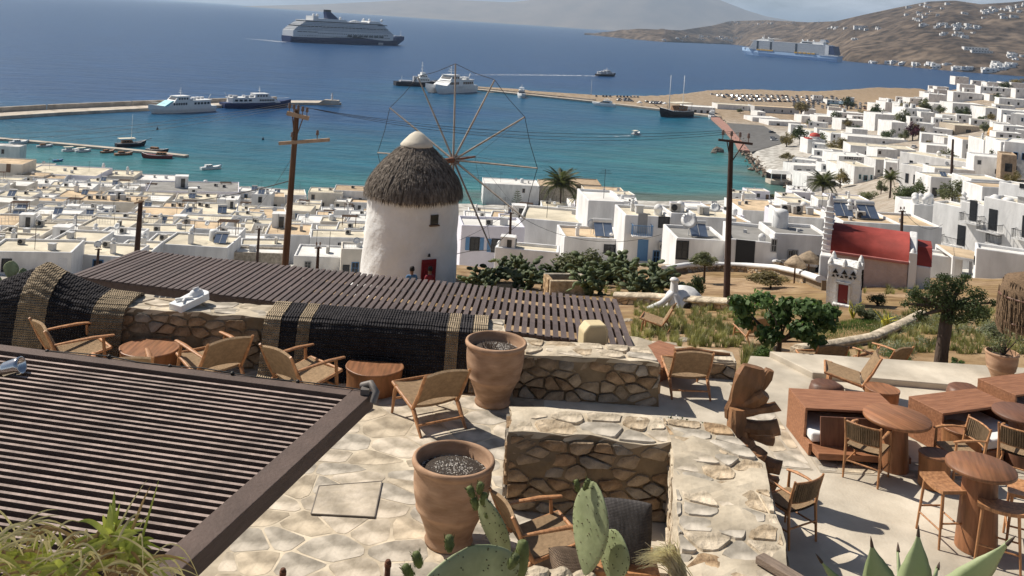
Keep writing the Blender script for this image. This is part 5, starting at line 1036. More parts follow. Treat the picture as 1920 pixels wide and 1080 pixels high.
house('lower wing of the bright villa with a row of tall black windows', 1705, 1762, 314, 303, 5.0, 'w', 'c', -54, ((f, .15, 1.6, .7, 2.2, 'k'), (f, .32, 1.6, .7, 2.2, 'k'), (f, .48, 1.6, .7, 2.2, 'k'), (f, .62, 1.6, .7, 2.2, 'k'), (f, .8, 1.6, .7, 1.4, 'k')))
house('grey shaded annex on the right of the bright villa', 1752, 1830, 317, 311, 4.0, 'w', 'c', 2, (), (('dish', .4, .4), ('ac', .6, .5)))
house('white end block of the bright villa with two slit windows', 1686, 1712, 301, 295, 6.0, 'w', 'c', -30, ((f, .25, 2.6, .5, 1.4, 'k'), (f, .45, 2.6, .5, 1.4, 'k')))
house('long white house with small doors below the bright villa', 1745, 1812, 333, 325, 3.6, 'w', 'c', 4, ((f, .12, .5, .8, 1.6, 'k'), (f, .35, .5, .8, 1.6, 'k'), (f, .8, .5, .8, 1.6, 'k')), (('solar', .6, .5, .7),))
house('long grey white store house behind the dark tree clump', 1820, 1888, 337, 328, 4.0, 'w', 'c', 4)
house('white arcade house with square porch openings above the hotel', 1840, 1935, 352, 343, 4.0, 'w', 's', 6, ((f, .12, .8, 1.6, 2.0, 'k'), (f, .3, .8, 1.6, 2.0, 'k'), (f, .55, .8, 1.0, 1.6, 'k'), (f, .8, .8, 1.0, 1.6, 'k')))
house('grey white two storey house with five dark windows on the right slope', 1806, 1846, 263, 256, 6.2, 'w', 's', -6, ((f, .25, 4.0, .7, 1.3, 'k'), (f, .48, 4.0, 1.4, 1.3, 'k'), (f, .8, 4.0, .8, 1.3, 'k'), (f, .25, 1.0, .8, 1.4, 'k'), (f, .7, 1.0, .8, 1.4, 'k')))
house('white two storey house with a turret chimney right of the grey white house', 1846, 1878, 264, 257, 6.0, 'w', 'c', -6, ((f, .2, 4.0, .7, 1.1, 'k'), (f, .7, 3.6, 1.0, 1.8, 'k'), (f, .2, 1.0, .8, 1.4, 'k'), (f, .65, .6, 1.0, 2.0, 'k', 'door')), (('chimney', .1, .3),))
house('brown stone house with a tiled porch at the right edge of the slope', 1880, 1905, 290, 284, 6.0, 'b', 'b', -20, ((f, .5, 3.2, 1.2, 1.6, 'k'),))
house('bright white house at the right picture edge beside the brown stone house', 1893, 1950, 268, 258, 8.0, 'w', 'w', -34, ((f, .3, 5, .7, 1.4, 'b'), (f, .5, 5, .7, 1.4, 'b'), (f, .3, 2, .7, 1.4, 'k')))
house('white two storey house with two black windows high on the right slope', 1848, 1882, 203, 196, 6.0, 'w', 'c', 2, ((f, .3, 3.0, .9, 1.6, 'k'), (f, .7, 3.0, .9, 1.6, 'k')))
house('bright cream facade joined to the two window house on the right slope', 1834, 1850, 200, 195, 6.0, 'w', 'c', -40, ((f, .3, 3.0, .6, 1.4, 'k'), (f, .7, 3.0, .6, 1.4, 'k')))
house('white house with turquoise windows and a colonnade at the right picture edge', 1882, 1925, 208, 200, 6.5, 'w', 'w', -20, ((f, .15, 4, .8, 1.6, 't'), (f, .4, 4, .8, 1.6, 't'), (f, .3, 1, 1.2, 1.8, 'k')))
house('white house with blue stripes of window at the far right picture edge', 1905, 1960, 216, 206, 7.5, 'w', 'w', -34, ((f, .3, 5, .8, 1.6, 'b'), (f, .5, 4, .8, 1.6, 'b')))
house('white house with two chimneys standing alone against the blue sea', 1743, 1775, 177, 172, 6.0, 'w', 'w', -10, (), (('chimney', .15, .4, 1.2), ('chimney', .65, .4, 1.2)))
house('white hillside house with a balcony front by the sea on the right', 1790, 1840, 174, 169, 5.5, 'w', 'w', -12, ((f, .2, 3, 1.0, 1.4, 'k'), (f, .6, 2.4, 1.8, 1.2, 'k')), (('chimney', .3, .4),))
house('white mansion with a crown of chimneys on the right skyline of the town', 1842, 1893, 164, 160, 6.5, 'w', 'w', -14, ((f, .15, 5, .9, 1.6, 'k'), (f, .35, 5, .9, 1.6, 'k'), (f, .55, 5, .9, 1.6, 'k'), (f, .75, 5, .9, 1.6, 'k')), (('chimney', .1, .4), ('chimney', .3, .4), ('chimney', .5, .5), ('dome', .7, .4)))
house('house with a red tiled terrace roof on the right skyline of the town', 1857, 1885, 178, 173, 3.6, 'w', 'b', -10)
house('white house right of the purple bougainvillea with an outside stair', 1697, 1747, 204, 196, 8.0, 'w', 'w', 4, ((f, .32, 5.6, .8, 1.3, 'k'), (f, .56, 5.6, .8, 1.3, 'k'), (f, .72, 5.6, .8, 1.3, 'k'), (f, .6, 2.0, .8, 1.3, 'k')), (('hut', .3, .6), ('hut', .6, .6)))
house('blank pale grey house block left of the purple bougainvillea', 1641, 1690, 215, 207, 8.0, 'w', 'w', 3, ((f, .72, 4.6, .8, 1.6, 'k'), (f, .3, 2.6, .8, .6, 'g')), (('vent', .5, .5),))
house('white house under the bougainvillea with one small window', 1672, 1702, 230, 224, 7.0, 'w', 'w', 4, ((f, .5, 3.4, .8, 1.2, 'g'),))
house('white house with stacked roof terraces above the purple bougainvillea', 1660, 1712, 193, 187, 6.0, 'w', 'w', 2, ((f, .6, 3, .8, 1.2, 'k'),), (('hut', .3, .5), ('hut', .75, .5)))
house('white house row with flat awnings in the middle of the right town', 1566, 1630, 212, 206, 6.0, 'w', 'w', 2, ((f, .3, 3, .8, 1.2, 'k'), (f, .55, 3, .8, 1.2, 'k'), (f, .8, 3, .8, 1.2, 'k')), (('hut', .4, .6),))
house('white house with a blue window in the middle of the right town', 1533, 1572, 219, 212, 5.5, 'w', 'w', 2, ((f, .3, 2.6, 1.0, 1.2, 'b'), (f, .7, 2.6, .8, 1.0, 'g')))
house('white house with a roofed veranda left of the blue window house', 1503, 1536, 218, 212, 5.0, 'w', 'w', 2, ((f, .5, 2.6, 3.6, 1.0, 'k'),))
house('white house with low garden walls right of the blue window house', 1578, 1628, 226, 220, 4.5, 'w', 'w', 2, ((f, .2, 2, .7, 1, 'g'), (f, .45, 2, .7, 1, 'g')))
house('house with a tilted cream roof behind the dark trees by the church', 1518, 1565, 246, 238, 3.6, 'w', 'c', 14)
house('low house with a cream roof edge right of the tilted cream roof', 1558, 1600, 251, 245, 3.2, 'w', 'c', 4)
house('long white port building with arched openings along the quay', 1284, 1342, 200.5, 196, 4.5, 'w', 'w', 3, ((f, .15, 1, 1.6, 2, 'k'), (f, .35, 1, 1.6, 2, 'k'), (f, .55, 1, 1.6, 2, 'k'), (f, .75, 1, 1.6, 2, 'k')), cat='port building')
house('long grey port shed with a sloping top edge beside the car park', 1414, 1500, 201, 197, 5.0, 'g', 's', 5, ((f, .2, 2.2, 1, 1, 'k'), (f, .45, 2.2, .8, 1, 'k'), (f, .62, 2.2, 1, 1.6, 'k'), (f, .82, 2.2, 1, 1.6, 'k')), cat='port building')
house('cream and white port building joined to the grey shed', 1345, 1416, 197, 194, 4.0, 'w', 'c', 4, ((f, .7, 2, 1, 1, 'k'),), cat='port building')
house('small white house with a gable and a blue wall on the quay', 1420, 1436, 210, 207, 4.0, 'w', 'w', 4, ((f, .5, 1.6, .8, 1.4, 'b'),))
house('white canteen with a long pale roof on the quay', 1410, 1462, 221, 216, 3.0, 'w', 'w', 8, ((f, .3, .8, 2.4, 1.2, 'k'), (f, .6, .8, 2.4, 1.2, 'k')), cat='port building')
house('white quay building with a roof that steps down towards the cars', 1440, 1503, 228, 222, 3.0, 'w', 'w', 9, ((f, .3, .8, 2.0, 1.4, 'k'), (f, .7, .8, 1.6, 1.4, 'k')))
house('buff stone wall house with a terrace left of the bright orange rock', 1790, 1838, 236, 231, 3.6, 'p', 'c', 2, ((f, .55, 1.0, 2.4, 1.4, 'k'),))
house('round white tower house at the edge of the marina', 1662, 1676, 186, 184, 5.0, 'w', 'w', 0)
house('white pool house with a dark porch near the marina', 1641, 1662, 195, 192, 4.0, 'w', 'w', 0, ((f, .6, 1.4, 3.0, 1.6, 'k'),))
house('white house row with trees behind on the upper right slope', 1786, 1846, 195, 191, 4.0, 'w', 'w', 2, ((f, .3, 1.6, .8, 1.2, 'g'), (f, .6, 1.6, .8, 1.2, 'g')))
house('white flat roofs before the two chimney house on the right', 1750, 1800, 195.5, 191, 4.2, 'w', 'w', 2, ((f, .5, 2, .8, 1, 'k'),))
house('white terrace house below the mansion on the right skyline', 1878, 1930, 186, 180, 5.0, 'w', 'w', -18, ((f, .3, 2.4, .9, 1.4, 'k'), (f, .6, 2.4, .9, 1.4, 'k')))
MARKS = [(20, 330, 'the arched cream house'), (105, 330, 'the long waterfront house'), (225, 330, 'the chimney crowned house'), (360, 355, 'the pale blue building'), (110, 365, 'the fat chimney block'), (205, 380, 'the blank cream wall house'), (70, 410, 'the blue door house'),
  (208, 430, 'the white cube house'), (312, 425, 'the wide sandy roof'), (400, 400, 'the air conditioner pile'), (430, 430, 'the twin solar heaters'), (120, 460, 'the yard house'), (320, 462, 'the broad roof terrace'), (490, 470, 'the ruined buff wall'), (505, 410, 'the ochre roof'), (595, 415, 'the bakery house'), (600, 480, 'the thin pipe railings'), (660, 370, 'the slit window house'), (260, 450, 'the old town pole'),
  (960, 350, 'the walled waterfront roof'), (1095, 355, 'the dark stone store'), (925, 430, 'the blue shutter house'), (1040, 420, 'the big cream roof'), (1215, 430, 'the balcony cube house'), (1110, 440, 'the solar heater house'), (1140, 380, 'the tall stepped house'), (1410, 455, 'the grey gravel roof'), (1340, 410, 'the dark blue door house'), (1435, 390, 'the long sand roof'), (1520, 405, 'the water tank house'), (1640, 415, 'the red chapel roof'),
  (1605, 300, 'the lettered restaurant'), (1533, 270, 'the red domed church'), (1655, 280, 'the dark window row house'), (1755, 310, 'the bright villa'), (1825, 270, 'the grey two storey house'), (1860, 205, 'the two black window house'), (1720, 215, 'the outside stair house'), (1665, 225, 'the bougainvillea'), (1600, 218, 'the flat awning row'), (1550, 222, 'the blue window house'), (1865, 165, 'the chimney mansion'), (1758, 180, 'the two chimney house'), (1890, 350, 'the arcade house'), (1815, 236, 'the buff terrace wall'), (1545, 246, 'the tilted cream roof'), (1500, 315, 'the flat awning restaurant')]
WN = {'w': 'white', 'c': 'cream', 'l': 'lilac white'}; RN = {'c': 'cream', 'w': 'white', 's': 'sandy'}; AN = {'rail': 'pipe railing', 'frame': 'timber roof frame', 'ac': 'air conditioner', 'vent': 'roof vent', 'dish': 'satellite dish', 'solar': 'solar heater', 'aerial': 'aerial', 'chimney': 'chimney', 'tank': 'water tank', 'hut': 'roof hut'}
def plain_label(x, y, wall, roof, ac, wn, base):
 m = min(MARKS, key=lambda q: (q[0] - x) ** 2 + 4 * (q[1] - y) ** 2); dx, dy = x - m[0], (y - m[1]) * 2
 rel = ('right of ' if dx > 0 else 'left of ') if abs(dx) > abs(dy) else ('in front of ' if dy > 0 else 'behind ')
 it = list(dict.fromkeys(AN[a[0]] for a in ac)); it.sort(key=lambda q: ('timber roof frame', 'roof hut', 'water tank', 'chimney', 'solar heater', 'satellite dish', 'aerial').index(q) if q in ('timber roof frame', 'roof hut', 'water tank', 'chimney', 'solar heater', 'satellite dish', 'aerial') else 9)
 ft = ' with ' + ' and '.join(('an ' if q[0] == 'a' else 'a ') + q for q in it[:2]) if it else ' with %s front window%s' % (('one', 'two', 'three')[min(2, sum(len(q) < 7 for q in wn) - 1)], '' if sum(len(q) < 7 for q in wn) == 1 else 's')
 lb = '%s house, %s roof%s, %s%s' % (WN[wall], RN[roof], ft, rel, m[2])
 if len(lb.split()) > 16: lb = lb.replace(ft, ft.split(' and ')[0])
 return lb if len(lb.split()) <= 16 else lb.replace(ft.split(' and ')[0], '')
def fill(region, n, label, group, hh, sz, rots, walls='wwwc', roofs='cccwsw', seed=1, acc=True, tries=6000, gap=.55):
 g = random.Random(seed); k = 0
 for _ in range(tries):
  if k >= n: break
  x, y = g.uniform(*region[0]), g.uniform(*region[1])
  if len(region) > 2 and not region[2](x, y): continue
  G = march(x, y, 0, 60)
  if not inside(np.array([G.x]), np.array([G.y + 5]), POLY)[0] or dist_poly(np.array([G.x]), np.array([G.y + 4]), cpts)[0] < 6: continue
  w, d, h = g.uniform(*sz), g.uniform(*sz) * .9, g.uniform(*hh); r = math.hypot(w, d) / 2; cx, cy = G.x, G.y + d / 2
  if any((cx - a) ** 2 + (cy - b) ** 2 < ((r + c) * gap + .3) ** 2 for a, b, c in HOUSES): continue
  if G.y < 70: continue
  ac = []
  if acc:
   for nm, p in (('ac', .6), ('ac', .4), ('vent', .4), ('dish', .3), ('solar', .22), ('aerial', .3), ('chimney', .18), ('tank', .1), ('hut', .08), ('rail', .35), ('rail', .25), ('frame', .12)):
    if g.random() < p: ac.append((nm, g.uniform(.1, .9), g.uniform(.15, .85), g.uniform(.7, 1.0)))
  wn = []
  for q in range(g.choice((1, 2, 2, 3))): wn.append((f, (q + .5) / 3 + g.uniform(-.08, .08), g.uniform(1.2, 1.7) if h < 4 else g.choice((1.3, h - 1.5)), g.choice((.7, .8, 1.0)), g.choice((.9, 1.2, 1.4)), g.choice('kkkngb')))
  if g.random() < .5: wn.append((f, .9, 0, .9, 2.0, g.choice('kbnwg'), 'door'))
  wl, rf = g.choice(walls), g.choice(roofs); house(plain_label(x, y - h * FPX / G.y, wl, rf, ac, wn, label), 0, 0, 0, 0, h, wl, rf, g.uniform(*rots), wn, ac, group, at=(G, w, d)); k += 1
 return k
for rx, ry, rw in ((1500, 272, 40), (1475, 275, 30), (1572, 288, 50), (1710, 262, 30), (1762, 218, 26), (1800, 222, 26), (1815, 222, 26), (1855, 325, 30), (1880, 325, 34), (1700, 380, 66), (1735, 370, 50), (1785, 375, 72), (1818, 382, 40), (1648, 325, 34), (1530, 280, 45), (1605, 250, 30), (1048, 405, 40), (1540, 390, 30), (1665, 335, 40), (1658, 350, 40)):
 q = march(rx, ry, 0, 60); HOUSES.append((q.x, q.y, rw * q.y / FPX / 2))
NF = fill(((-40, 700), (395, 530)), 75, 'plain flat roofed house packed into the old town below the brown pergola', 'plain houses of the old town', (2.3, 4.3), (4, 9.5), (0, 14), seed=2)
NF += fill(((-40, 700), (330, 400)), 50, 'plain flat roofed house packed along the old town waterfront', 'plain houses of the old waterfront', (2.6, 5), (5, 11), (2, 18), seed=3)
NF += fill(((880, 1620), (372, 470), lambda x, y: y < 470 - (x - 880) * .02), 45, 'plain flat roofed white house between the windmill and the chapel', 'plain houses below the garden', (2.8, 4.0), (6, 10), (-6, 12), 'wwwwl', seed=4)
NF += fill(((1490, 1930), (185, 340)), 60, 'plain white house among trees on the slope beyond the bay', 'plain houses beyond the bay', (3.5, 6), (7, 12), (-30, 8), 'wwww', 'wwcw', seed=5, acc=False, gap=.7)
NF += fill(((1740, 1930), (150, 190)), 14, 'plain white house on the headland above the far sea', 'plain houses on the headland', (4, 6), (9, 14), (-24, 0), 'w', 'w', seed=6, acc=False, gap=.7)
def far_houses():
 g = random.Random(12); allm = MB()
 spots = []
 for cx, cy, sx, sy, n in ((1325, 70, 45, 4.5, 16), (1390, 43, 40, 4, 8), (1470, 42, 60, 5, 10), (1560, 52, 14, 3, 5), (1612, 54, 18, 2, 5), (1645, 55, 8, 2, 3), (1730, 28, 35, 8, 14), (1745, 12, 25, 5, 7), (1765, 50, 30, 5, 12), (1810, 52, 40, 4, 14), (1800, 66, 35, 4, 10), (1880, 25, 40, 12, 16), (1905, 12, 25, 6, 8), (1845, 22, 10, 3, 4), (1600, 73, 12, 2, 3),
                              (1700, 122, 80, 3, 22), (1790, 130, 60, 3, 20), (1650, 118, 30, 2, 8), (1880, 122, 25, 6, 16), (1905, 108, 20, 6, 8), (1855, 133, 25, 4, 10), (1230, 74, 60, 3.5, 6)):
  for _ in range(n): spots.append((g.gauss(cx, sx * .6), g.gauss(cy, sy * .6)))
 for x, y in spots:
  if x > 1935: continue
  h = on_hill(x, y)
  if h is None or h.z < 2.5: continue
  s = g.uniform(.65, 1.25)
  for q in range(g.choice((1, 2, 2, 3))): w, d, hh = g.uniform(9, 20) * s, g.uniform(8, 13) * s, g.uniform(4, 8) * s; cx, cy, rz = h.x + g.uniform(-12, 12) * (q > 0), h.y + g.uniform(-5, 5) * (q > 0), g.uniform(-.4, .2); allm.box((cx, cy, h.z + hh / 2 - 1.5), (w, d, hh + 3), rz); allm.box((cx - w * .15, cy - d / 2 - .1, h.z + hh * .4), (w * .3, .5, hh * .35), rz, 1)
 tag(allm.build('hillside_houses', [WALLS['w'], M_PANE]), kind='stuff')
 for x, y, w, h, d, lb in ((1613, 53, 55, 11, 20, 'long white hotel block on the brown hillside behind the second cruise ship'), (1828, 94, 70, 9, 25, 'terraced white hotel complex low on the brown hillside'), (1840, 99, 60, 7, 18, 'lower terrace block of the white hotel complex on the hillside'), (1366, 76, 60, 9, 18, 'white apartment row on the far shore left of the second cruise ship')):
  p = on_hill(x, y)
  if p is None: continue
  t = thing('hotel', lb, 'hotel', p, -.15); m = MB(); m.box((0, 0, h / 2 - 3), (w, d, h + 6)); m.build('wall', WALLS['w'], t); m = MB(); m.box((0, -.5, h + .3), (w + 2, d + 2, .6)); m.build('roof', ROOFS['w'], t)
  for k in range(7): m = MB(); m.box(((k - 3) * w / 7.5, -d / 2 - .1, h * .5), (w / 14, .5, 2.2)); m.build('window', M_PANE, t)
far_houses()
def build_windmill():
 bx, by = -3.85, 42.0; bz = tz(bx, by) - .25; t = thing('windmill', 'round whitewashed windmill with a thatched cap and bare wheel of poles', 'windmill', (bx, by, bz)); h = 52.45 - bz
 Mw = mat('mill_whitewash', (.77, .765, .75), .93, .05, 1.1, .75, 3.2, spec=.06, sc2=.5, amt2=.08, dist=.06)
 m = MB(); rg = random.Random(2)
 prof = [(2.16, 0), (2.12, .5)] + [(lerp(2.12, 1.98, k / 14), .5 + (h - .5) * k / 14) for k in range(1, 15)]
 m.grid(lambda u, v: (lambda a, r, z: (r * math.cos(a) + mn.noise(Vector((math.cos(a) * 3, math.sin(a) * 3, z * 1.3))) * .045, r * math.sin(a) + mn.noise(Vector((math.cos(a) * 3, math.sin(a) * 3, z * 1.3 + 9))) * .045, z))(2 * math.pi * u, np.interp(v, [i / 15 for i in range(16)], [p[0] for p in prof]), np.interp(v, [i / 15 for i in range(16)], [p[1] for p in prof])), 72, 30)
 m.lathe([(1.2, h), (1.99, h)], 72); m.build('tower', Mw, t)
 m = MB(); m.lathe([(2.6, -.6), (2.6, .12), (2.45, .22), (2.1, .24)], 40); m.build('plinth', Mw, t)
 Mt = mat('thatch', (.12, .10, .085), .95, .5, 9, .8, 30, col2=(.17, .145, .122), spec=.05, stretch=(1, 1, .25))
 zt = 54.86 - bz; ze = 52.1 - bz
 cap = thing('thatch_cap', None, None) if False else None
 m = MB(); m.lathe([(2.06, ze), (2.14, ze + .12), (2.0, ze + .5), (1.7, ze + 1.05), (1.25, ze + 1.6), (.74, zt - .7), (.6, zt - .55)], 60, wob=.012, rg=rg); tc_ = m.build('thatch', Mt, t)
 s = MB(); n = 5200
 for _ in range(n):
  a = rg.uniform(0, 2 * math.pi); q = rg.random() ** .7; z0 = lerp(ze + .1, zt - .6, 1 - q) ; r0 = np.interp(z0, [ze, ze + .12, ze + .5, ze + 1.05, ze + 1.6, zt - .7, zt - .5], [2.06, 2.14, 2.0, 1.7, 1.25, .74, .6])
  L_ = rg.uniform(.35, .75); slope = np.interp(z0, [ze + .1, ze + .5, zt], [.2, .62, .95]); dr = L_ * slope * .75 + rg.uniform(0, .07); dz = -L_ * (1 - slope * .35); da = rg.uniform(-.05, .05); w = rg.uniform(.012, .03)
  c, s_ = math.cos(a), math.sin(a); c2, s2 = math.cos(a + da), math.sin(a + da); p0 = Vector((r0 * c, r0 * s_, z0 + .02)); p1 = Vector(((min(r0 + dr, 2.2)) * c2, (min(r0 + dr, 2.2)) * s2, max(z0 + dz, ze - rg.uniform(.08, .26)))); sd = Vector((-s_, c, 0)) * w; mid = (p0 + p1) / 2 + Vector((c, s_, .3)) * .045
  s.add([p0 - sd * .6, p0 + sd * .6, mid + sd, mid - sd, p1], [(0, 1, 2, 3), (3, 2, 4)])
 tag(s.build('straw', Mt, t), kind='stuff')
 m = MB(); m.lathe([(.70, zt - .64), (.73, zt - .58), (.58, zt - .40), (.33, zt - .13), (.14, zt - .01), (.001, zt)], 32); m.build('plaster_tip', mat('tip_plaster', (.62, .56, .46), .9, .1, 2, .4, 10), t)
 def on_wall(ang, z, r): return Vector((r * math.sin(ang), -r * math.cos(ang), z)), ang
 p, a = on_wall(R(29), 1.02, 2.06); d = MB(); d.box((0, 0, 0), (.66, .12, 1.72)); o = d.build('door', mat('door_red', (.20, .012, .018), .5, .12, 3), t, loc=p, bevel=.008); o.rotation_euler = (0, 0, a); e = MB(); e.box((0, -.075, .35), (.44, .03, .6)); e.box((0, -.075, -.4), (.44, .03, .6)); e.build('panel', MATS['door_red'], o); e = MB(); e.lathe([(.001, -.1), (.025, -.1), (.025, -.06), (.012, -.05)], 8, (.26, 0, -.1), M=Matrix.Rotation(R(90), 3, 'X')); e.build('handle', M_IRON, o)
 p, a = on_wall(R(-3), .95, 2.07); d = MB(); d.box((0, 0, 0), (.2, .12, .22)); o = d.build('vent', mat('vent_grey', (.3, .3, .3)), t, loc=p); o.rotation_euler = (0, 0, a)
 p, a = on_wall(R(33), 3.55, 2.0); d = MB(); d.box((0, 0, 0), (.36, .14, .42)); o = d.build('window', M_PANE, t, loc=p); o.rotation_euler = (0, 0, a); e = MB(); e.box((0, -.03, -.24), (.46, .2, .06)); e.build('sill', paint('n'), o)
 p, a = on_wall(R(27), 2.1, 2.12); d = MB(); d.tube([(0, .04, -.1), (0, -.08, 0)], .015, 5); d.lathe([(.06, -.06), (.05, .04), (.001, .08)], 10, (0, -.1, 0)); o = d.build('door_lamp', M_IRON, t, loc=p); o.rotation_euler = (0, 0, a)
 hub = PD(850, 300, 44.4) - Vector(t.location); ax = Vector((math.sin(R(32)), math.cos(R(32)), 0)); sx = Vector((math.cos(R(32)), -math.sin(R(32)), 0)); Mp = mat('sail_pole', (.40, .345, .29), .8, .25, 3, .3, 20, stretch=(1, 1, .3)); Mr = mat('stay_rope', (.05, .05, .05), .8, 0)
 wh = link('sail_wheel', None, t, hub); m = MB(); m.tube([-ax * 1.4, ax * .35], .13, 10); m.tube([ax * .35, ax * 1.8], [.07, .045], 8); m.build('axle', mat('axle_wood', (.20, .09, .055), .8, .3, 4), wh)
 m = MB(); m.tube([ax * -.02, ax * .2], .24, 12); m.build('hub', MATS['axle_wood'], wh); tips = []
 for k in range(12):
  an = R(-3 + 30 * k); d = sx * math.sin(an) + Vector((0, 0, 1)) * math.cos(an); Ln = 4.5 * (1 + .02 * math.sin(k * 5)); m = MB(); m.tube([Vector((0, 0, 0)), d * Ln * .5 + ax * .01, d * Ln], [.052, .045, .034], 7); m.build('pole', Mp, wh); tips.append(d * Ln)
 for k in range(12):
  m = MB(); a, b = tips[k], tips[(k + 1) % 12]; m.tube([a, (a + b) / 2 * .985, b], .014, 4); m.build('rope', Mr, wh)
 for k in (2, 3, 4, 5, 9): m = MB(); m.tube([ax * 1.78, tips[k]], .007, 4); m.build('stay', Mr, wh)
build_windmill()
def build_chapel():
 A = march(1536, 538, 0); A = Vector((PD(1541, 522, 43).x, 43.0, tz(14, 43) - .4)); t = thing('chapel', 'small pink walled chapel with a rounded red roof and stepped white bell gable', 'chapel', (0, 0, 0)); Mp = mat('pink_render', (.52, .40, .36), .95, .1, 2.2, 1.0, 7, spec=.06, dist=.06); Mr = mat('red_roof_paint', (.29, .055, .045), .75, .18, 1.2, .25, 8, spec=.15, sc2=.6, amt2=.25); Mw = WALLS['w']
 p0 = PD(1558, 470, 42.2); p1 = PD(1703, 492, 41.0); bz = min(tz(p0.x, 42), tz(p1.x, 41)) - .3; ex = (p1 - p0); ex.z = 0; L_ = ex.length; ex.normalize(); rz = math.atan2(ex.y, ex.x); t.location = (p0.x, p0.y, bz); t.rotation_euler = (0, 0, rz); h = (p0.z + p1.z) / 2 - bz; Wd = 3.0
 m = MB(); m.box((L_ / 2, Wd / 2, h / 2), (L_, Wd, h)); m.build('wall', Mp, t, bevel=.03)
 m = MB(); n = 14; V = []
 for x in (-.02, L_ + .02):
  for k in range(n + 1): a = math.pi * k / n; V.append((x, Wd / 2 - math.cos(a) * (Wd / 2 + .06), h - .02 + math.sin(a) ** .8 * 1.0))
 m.add(V, [(k, n + 1 + k, n + 2 + k, k + 1) for k in range(n)] + [tuple(range(n, -1, -1)), tuple(range(n + 1, 2 * n + 2))], 0, True); m.build('roof', Mr, t)
 m = MB(); m.box((L_ / 2, -.05, h - .03), (L_ + .04, .16, .13)); m.build('eave_band', mat('red_band', (.42, .16, .14), .85, .12), t, bevel=.03)
 m = MB(); y0 = Wd / 2
 for k in range(9): zz = h - .35 + k * .24; w = 1.7 * (1 - (k / 9.5) ** 1.2) + .25; m.box((-.2, y0 - .2 * k * .3, zz + .12), (.42 - .015 * k, w, .25 + .02)); m.box((-.2, y0 - .2 * k * .3, zz), (.52 - .015 * k, w + .12, .06))
 m.build('bell_gable', Mw, t, bevel=.02); m = MB(); m.lathe([(.13, 0), (.15, .2), (.08, .3), (.1, .36), (.04, .52), (.001, .72)], 12, (-.2, y0 - .5, h + 1.8)); m.build('finial', Mw, t)
 m = MB(); m.box((-.2, Wd / 2, (h - .2) / 2), (.5, Wd + .3, h - .2)); m.build('end_wall', Mw, t, bevel=.06)
 m = MB(); V = []
 for x in (L_ + .02, L_ + .34):
  V += [(x, -.1, -.2), (x, Wd + .1, -.2), (x, Wd + .1, h + .1), (x, Wd / 2 + .5, h + .92), (x, Wd / 2, h + 1.08), (x, Wd / 2 - .5, h + .92), (x, -.1, h + .1)]
 m.add(V, [(6, 5, 4, 3, 2, 1, 0), tuple(range(7, 14))] + [(k, (k + 1) % 7, 7 + (k + 1) % 7, 7 + k) for k in range(7)]); m.build('gable', Mw, t, fix=True, bevel=.05)
 m = MB(); m.box((L_ + .18, .05, h + .25), (.3, .3, .35)); m.lathe([(.12, 0), (.1, .1), (.001, .2)], 10, (L_ + .18, .05, h + .43)); m.build('corner_horn', Mw, t)
 m = MB(); m.box((L_ + .62, Wd * .55, h * .45), (.6, Wd * .8, h * .9)); m.build('annex', Mw, t, bevel=.08)
 m = MB(); m.hexa([(L_ + .35, .5, h * .9), (L_ + .95, .5, h * .9), (L_ + .95, Wd, h * .9), (L_ + .35, Wd, h * .9), (L_ + .35, 1.0, h + .55), (L_ + .95, 1.0, h + .55), (L_ + .95, Wd - .4, h + .55), (L_ + .35, Wd - .4, h + .55)]); m.build('annex_roof', Mr, t)
build_chapel()
def build_dovecote():
 p = PD(1579, 575, 31.5); z = tz(p.x, 31.5) - .1; t = thing('dovecote', 'small whitewashed stone dovecote with triangle openings and a dark red door', 'dovecote', (p.x, 31.5, z), R(-24)); Mw = mat('rough_whitewash', (.70, .685, .66), .95, .08, 3, 1.0, 7, spec=.05, dist=.08)
 W_, D_, h = 1.05, 1.15, 1.42; rough_block('wall', [(-W_ / 2, 0), (W_ / 2, 0), (W_ / 2, D_), (-W_ / 2, D_)], 0, h, Mw, t, .035, .12)
 for x, y in ((-W_ / 2 + .08, .08), (W_ / 2 - .08, .08), (W_ / 2 - .08, D_ - .08), (-W_ / 2 + .08, D_ - .08), (0, .06)): m = MB(); m.lathe([(.1, 0), (.09, .1), (.03, .24), (.001, .26)], 8, (x, y, h - .02)); m.build('horn', Mw, t)
 d = MB(); d.box((0, -.02, .52), (.3, .08, .6)); d.build('door', mat('door_red'.replace('door', 'dove'), (.20, .03, .03), .6, .1), t); d = MB(); d.box((-.19, -.035, .54), (.06, .1, .7)); d.box((.19, -.035, .54), (.06, .1, .7)); d.box((0, -.035, .87), (.44, .1, .07)); d.build('door_frame', Mw, t)
 d = MB(); d.box((0, -.1, .16), (.6, .3, .1)); d.build('step', Mw, t, bevel=.03); Md = mat('nest_dark', (.03, .026, .022), .9, 0)
 def tri(x, z, s, up=True, face='f'):
  q = MB(); sgn = 1 if up else -1; V = [(-s, 0, -s * .8 * sgn), (s, 0, -s * .8 * sgn), (0, 0, s * .8 * sgn)]; V = V + [(v[0], .06, v[2]) for v in V]; q.add(V, [(0, 1, 2), (5, 4, 3), (0, 3, 4, 1), (1, 4, 5, 2), (2, 5, 3, 0)])
  o = q.build('nest_hole', Md, t, loc=(x, -.045, z) if face == 'f' else (W_ / 2 + .045, x, z), fix=True); o.rotation_euler = (0, 0, 0 if face == 'f' else R(90))
 for x in (-.28, -.0, .28): tri(x, 1.24, .09)
 for k in range(6): tri(-.34 + k * .135, 1.08, .055, k % 2 == 0)
 for r in range(4):
  for k in range(r + 1): tri(D_ / 2 + (k - r / 2) * .19, 1.22 - r * .16, .075, True, 'r')
build_dovecote()
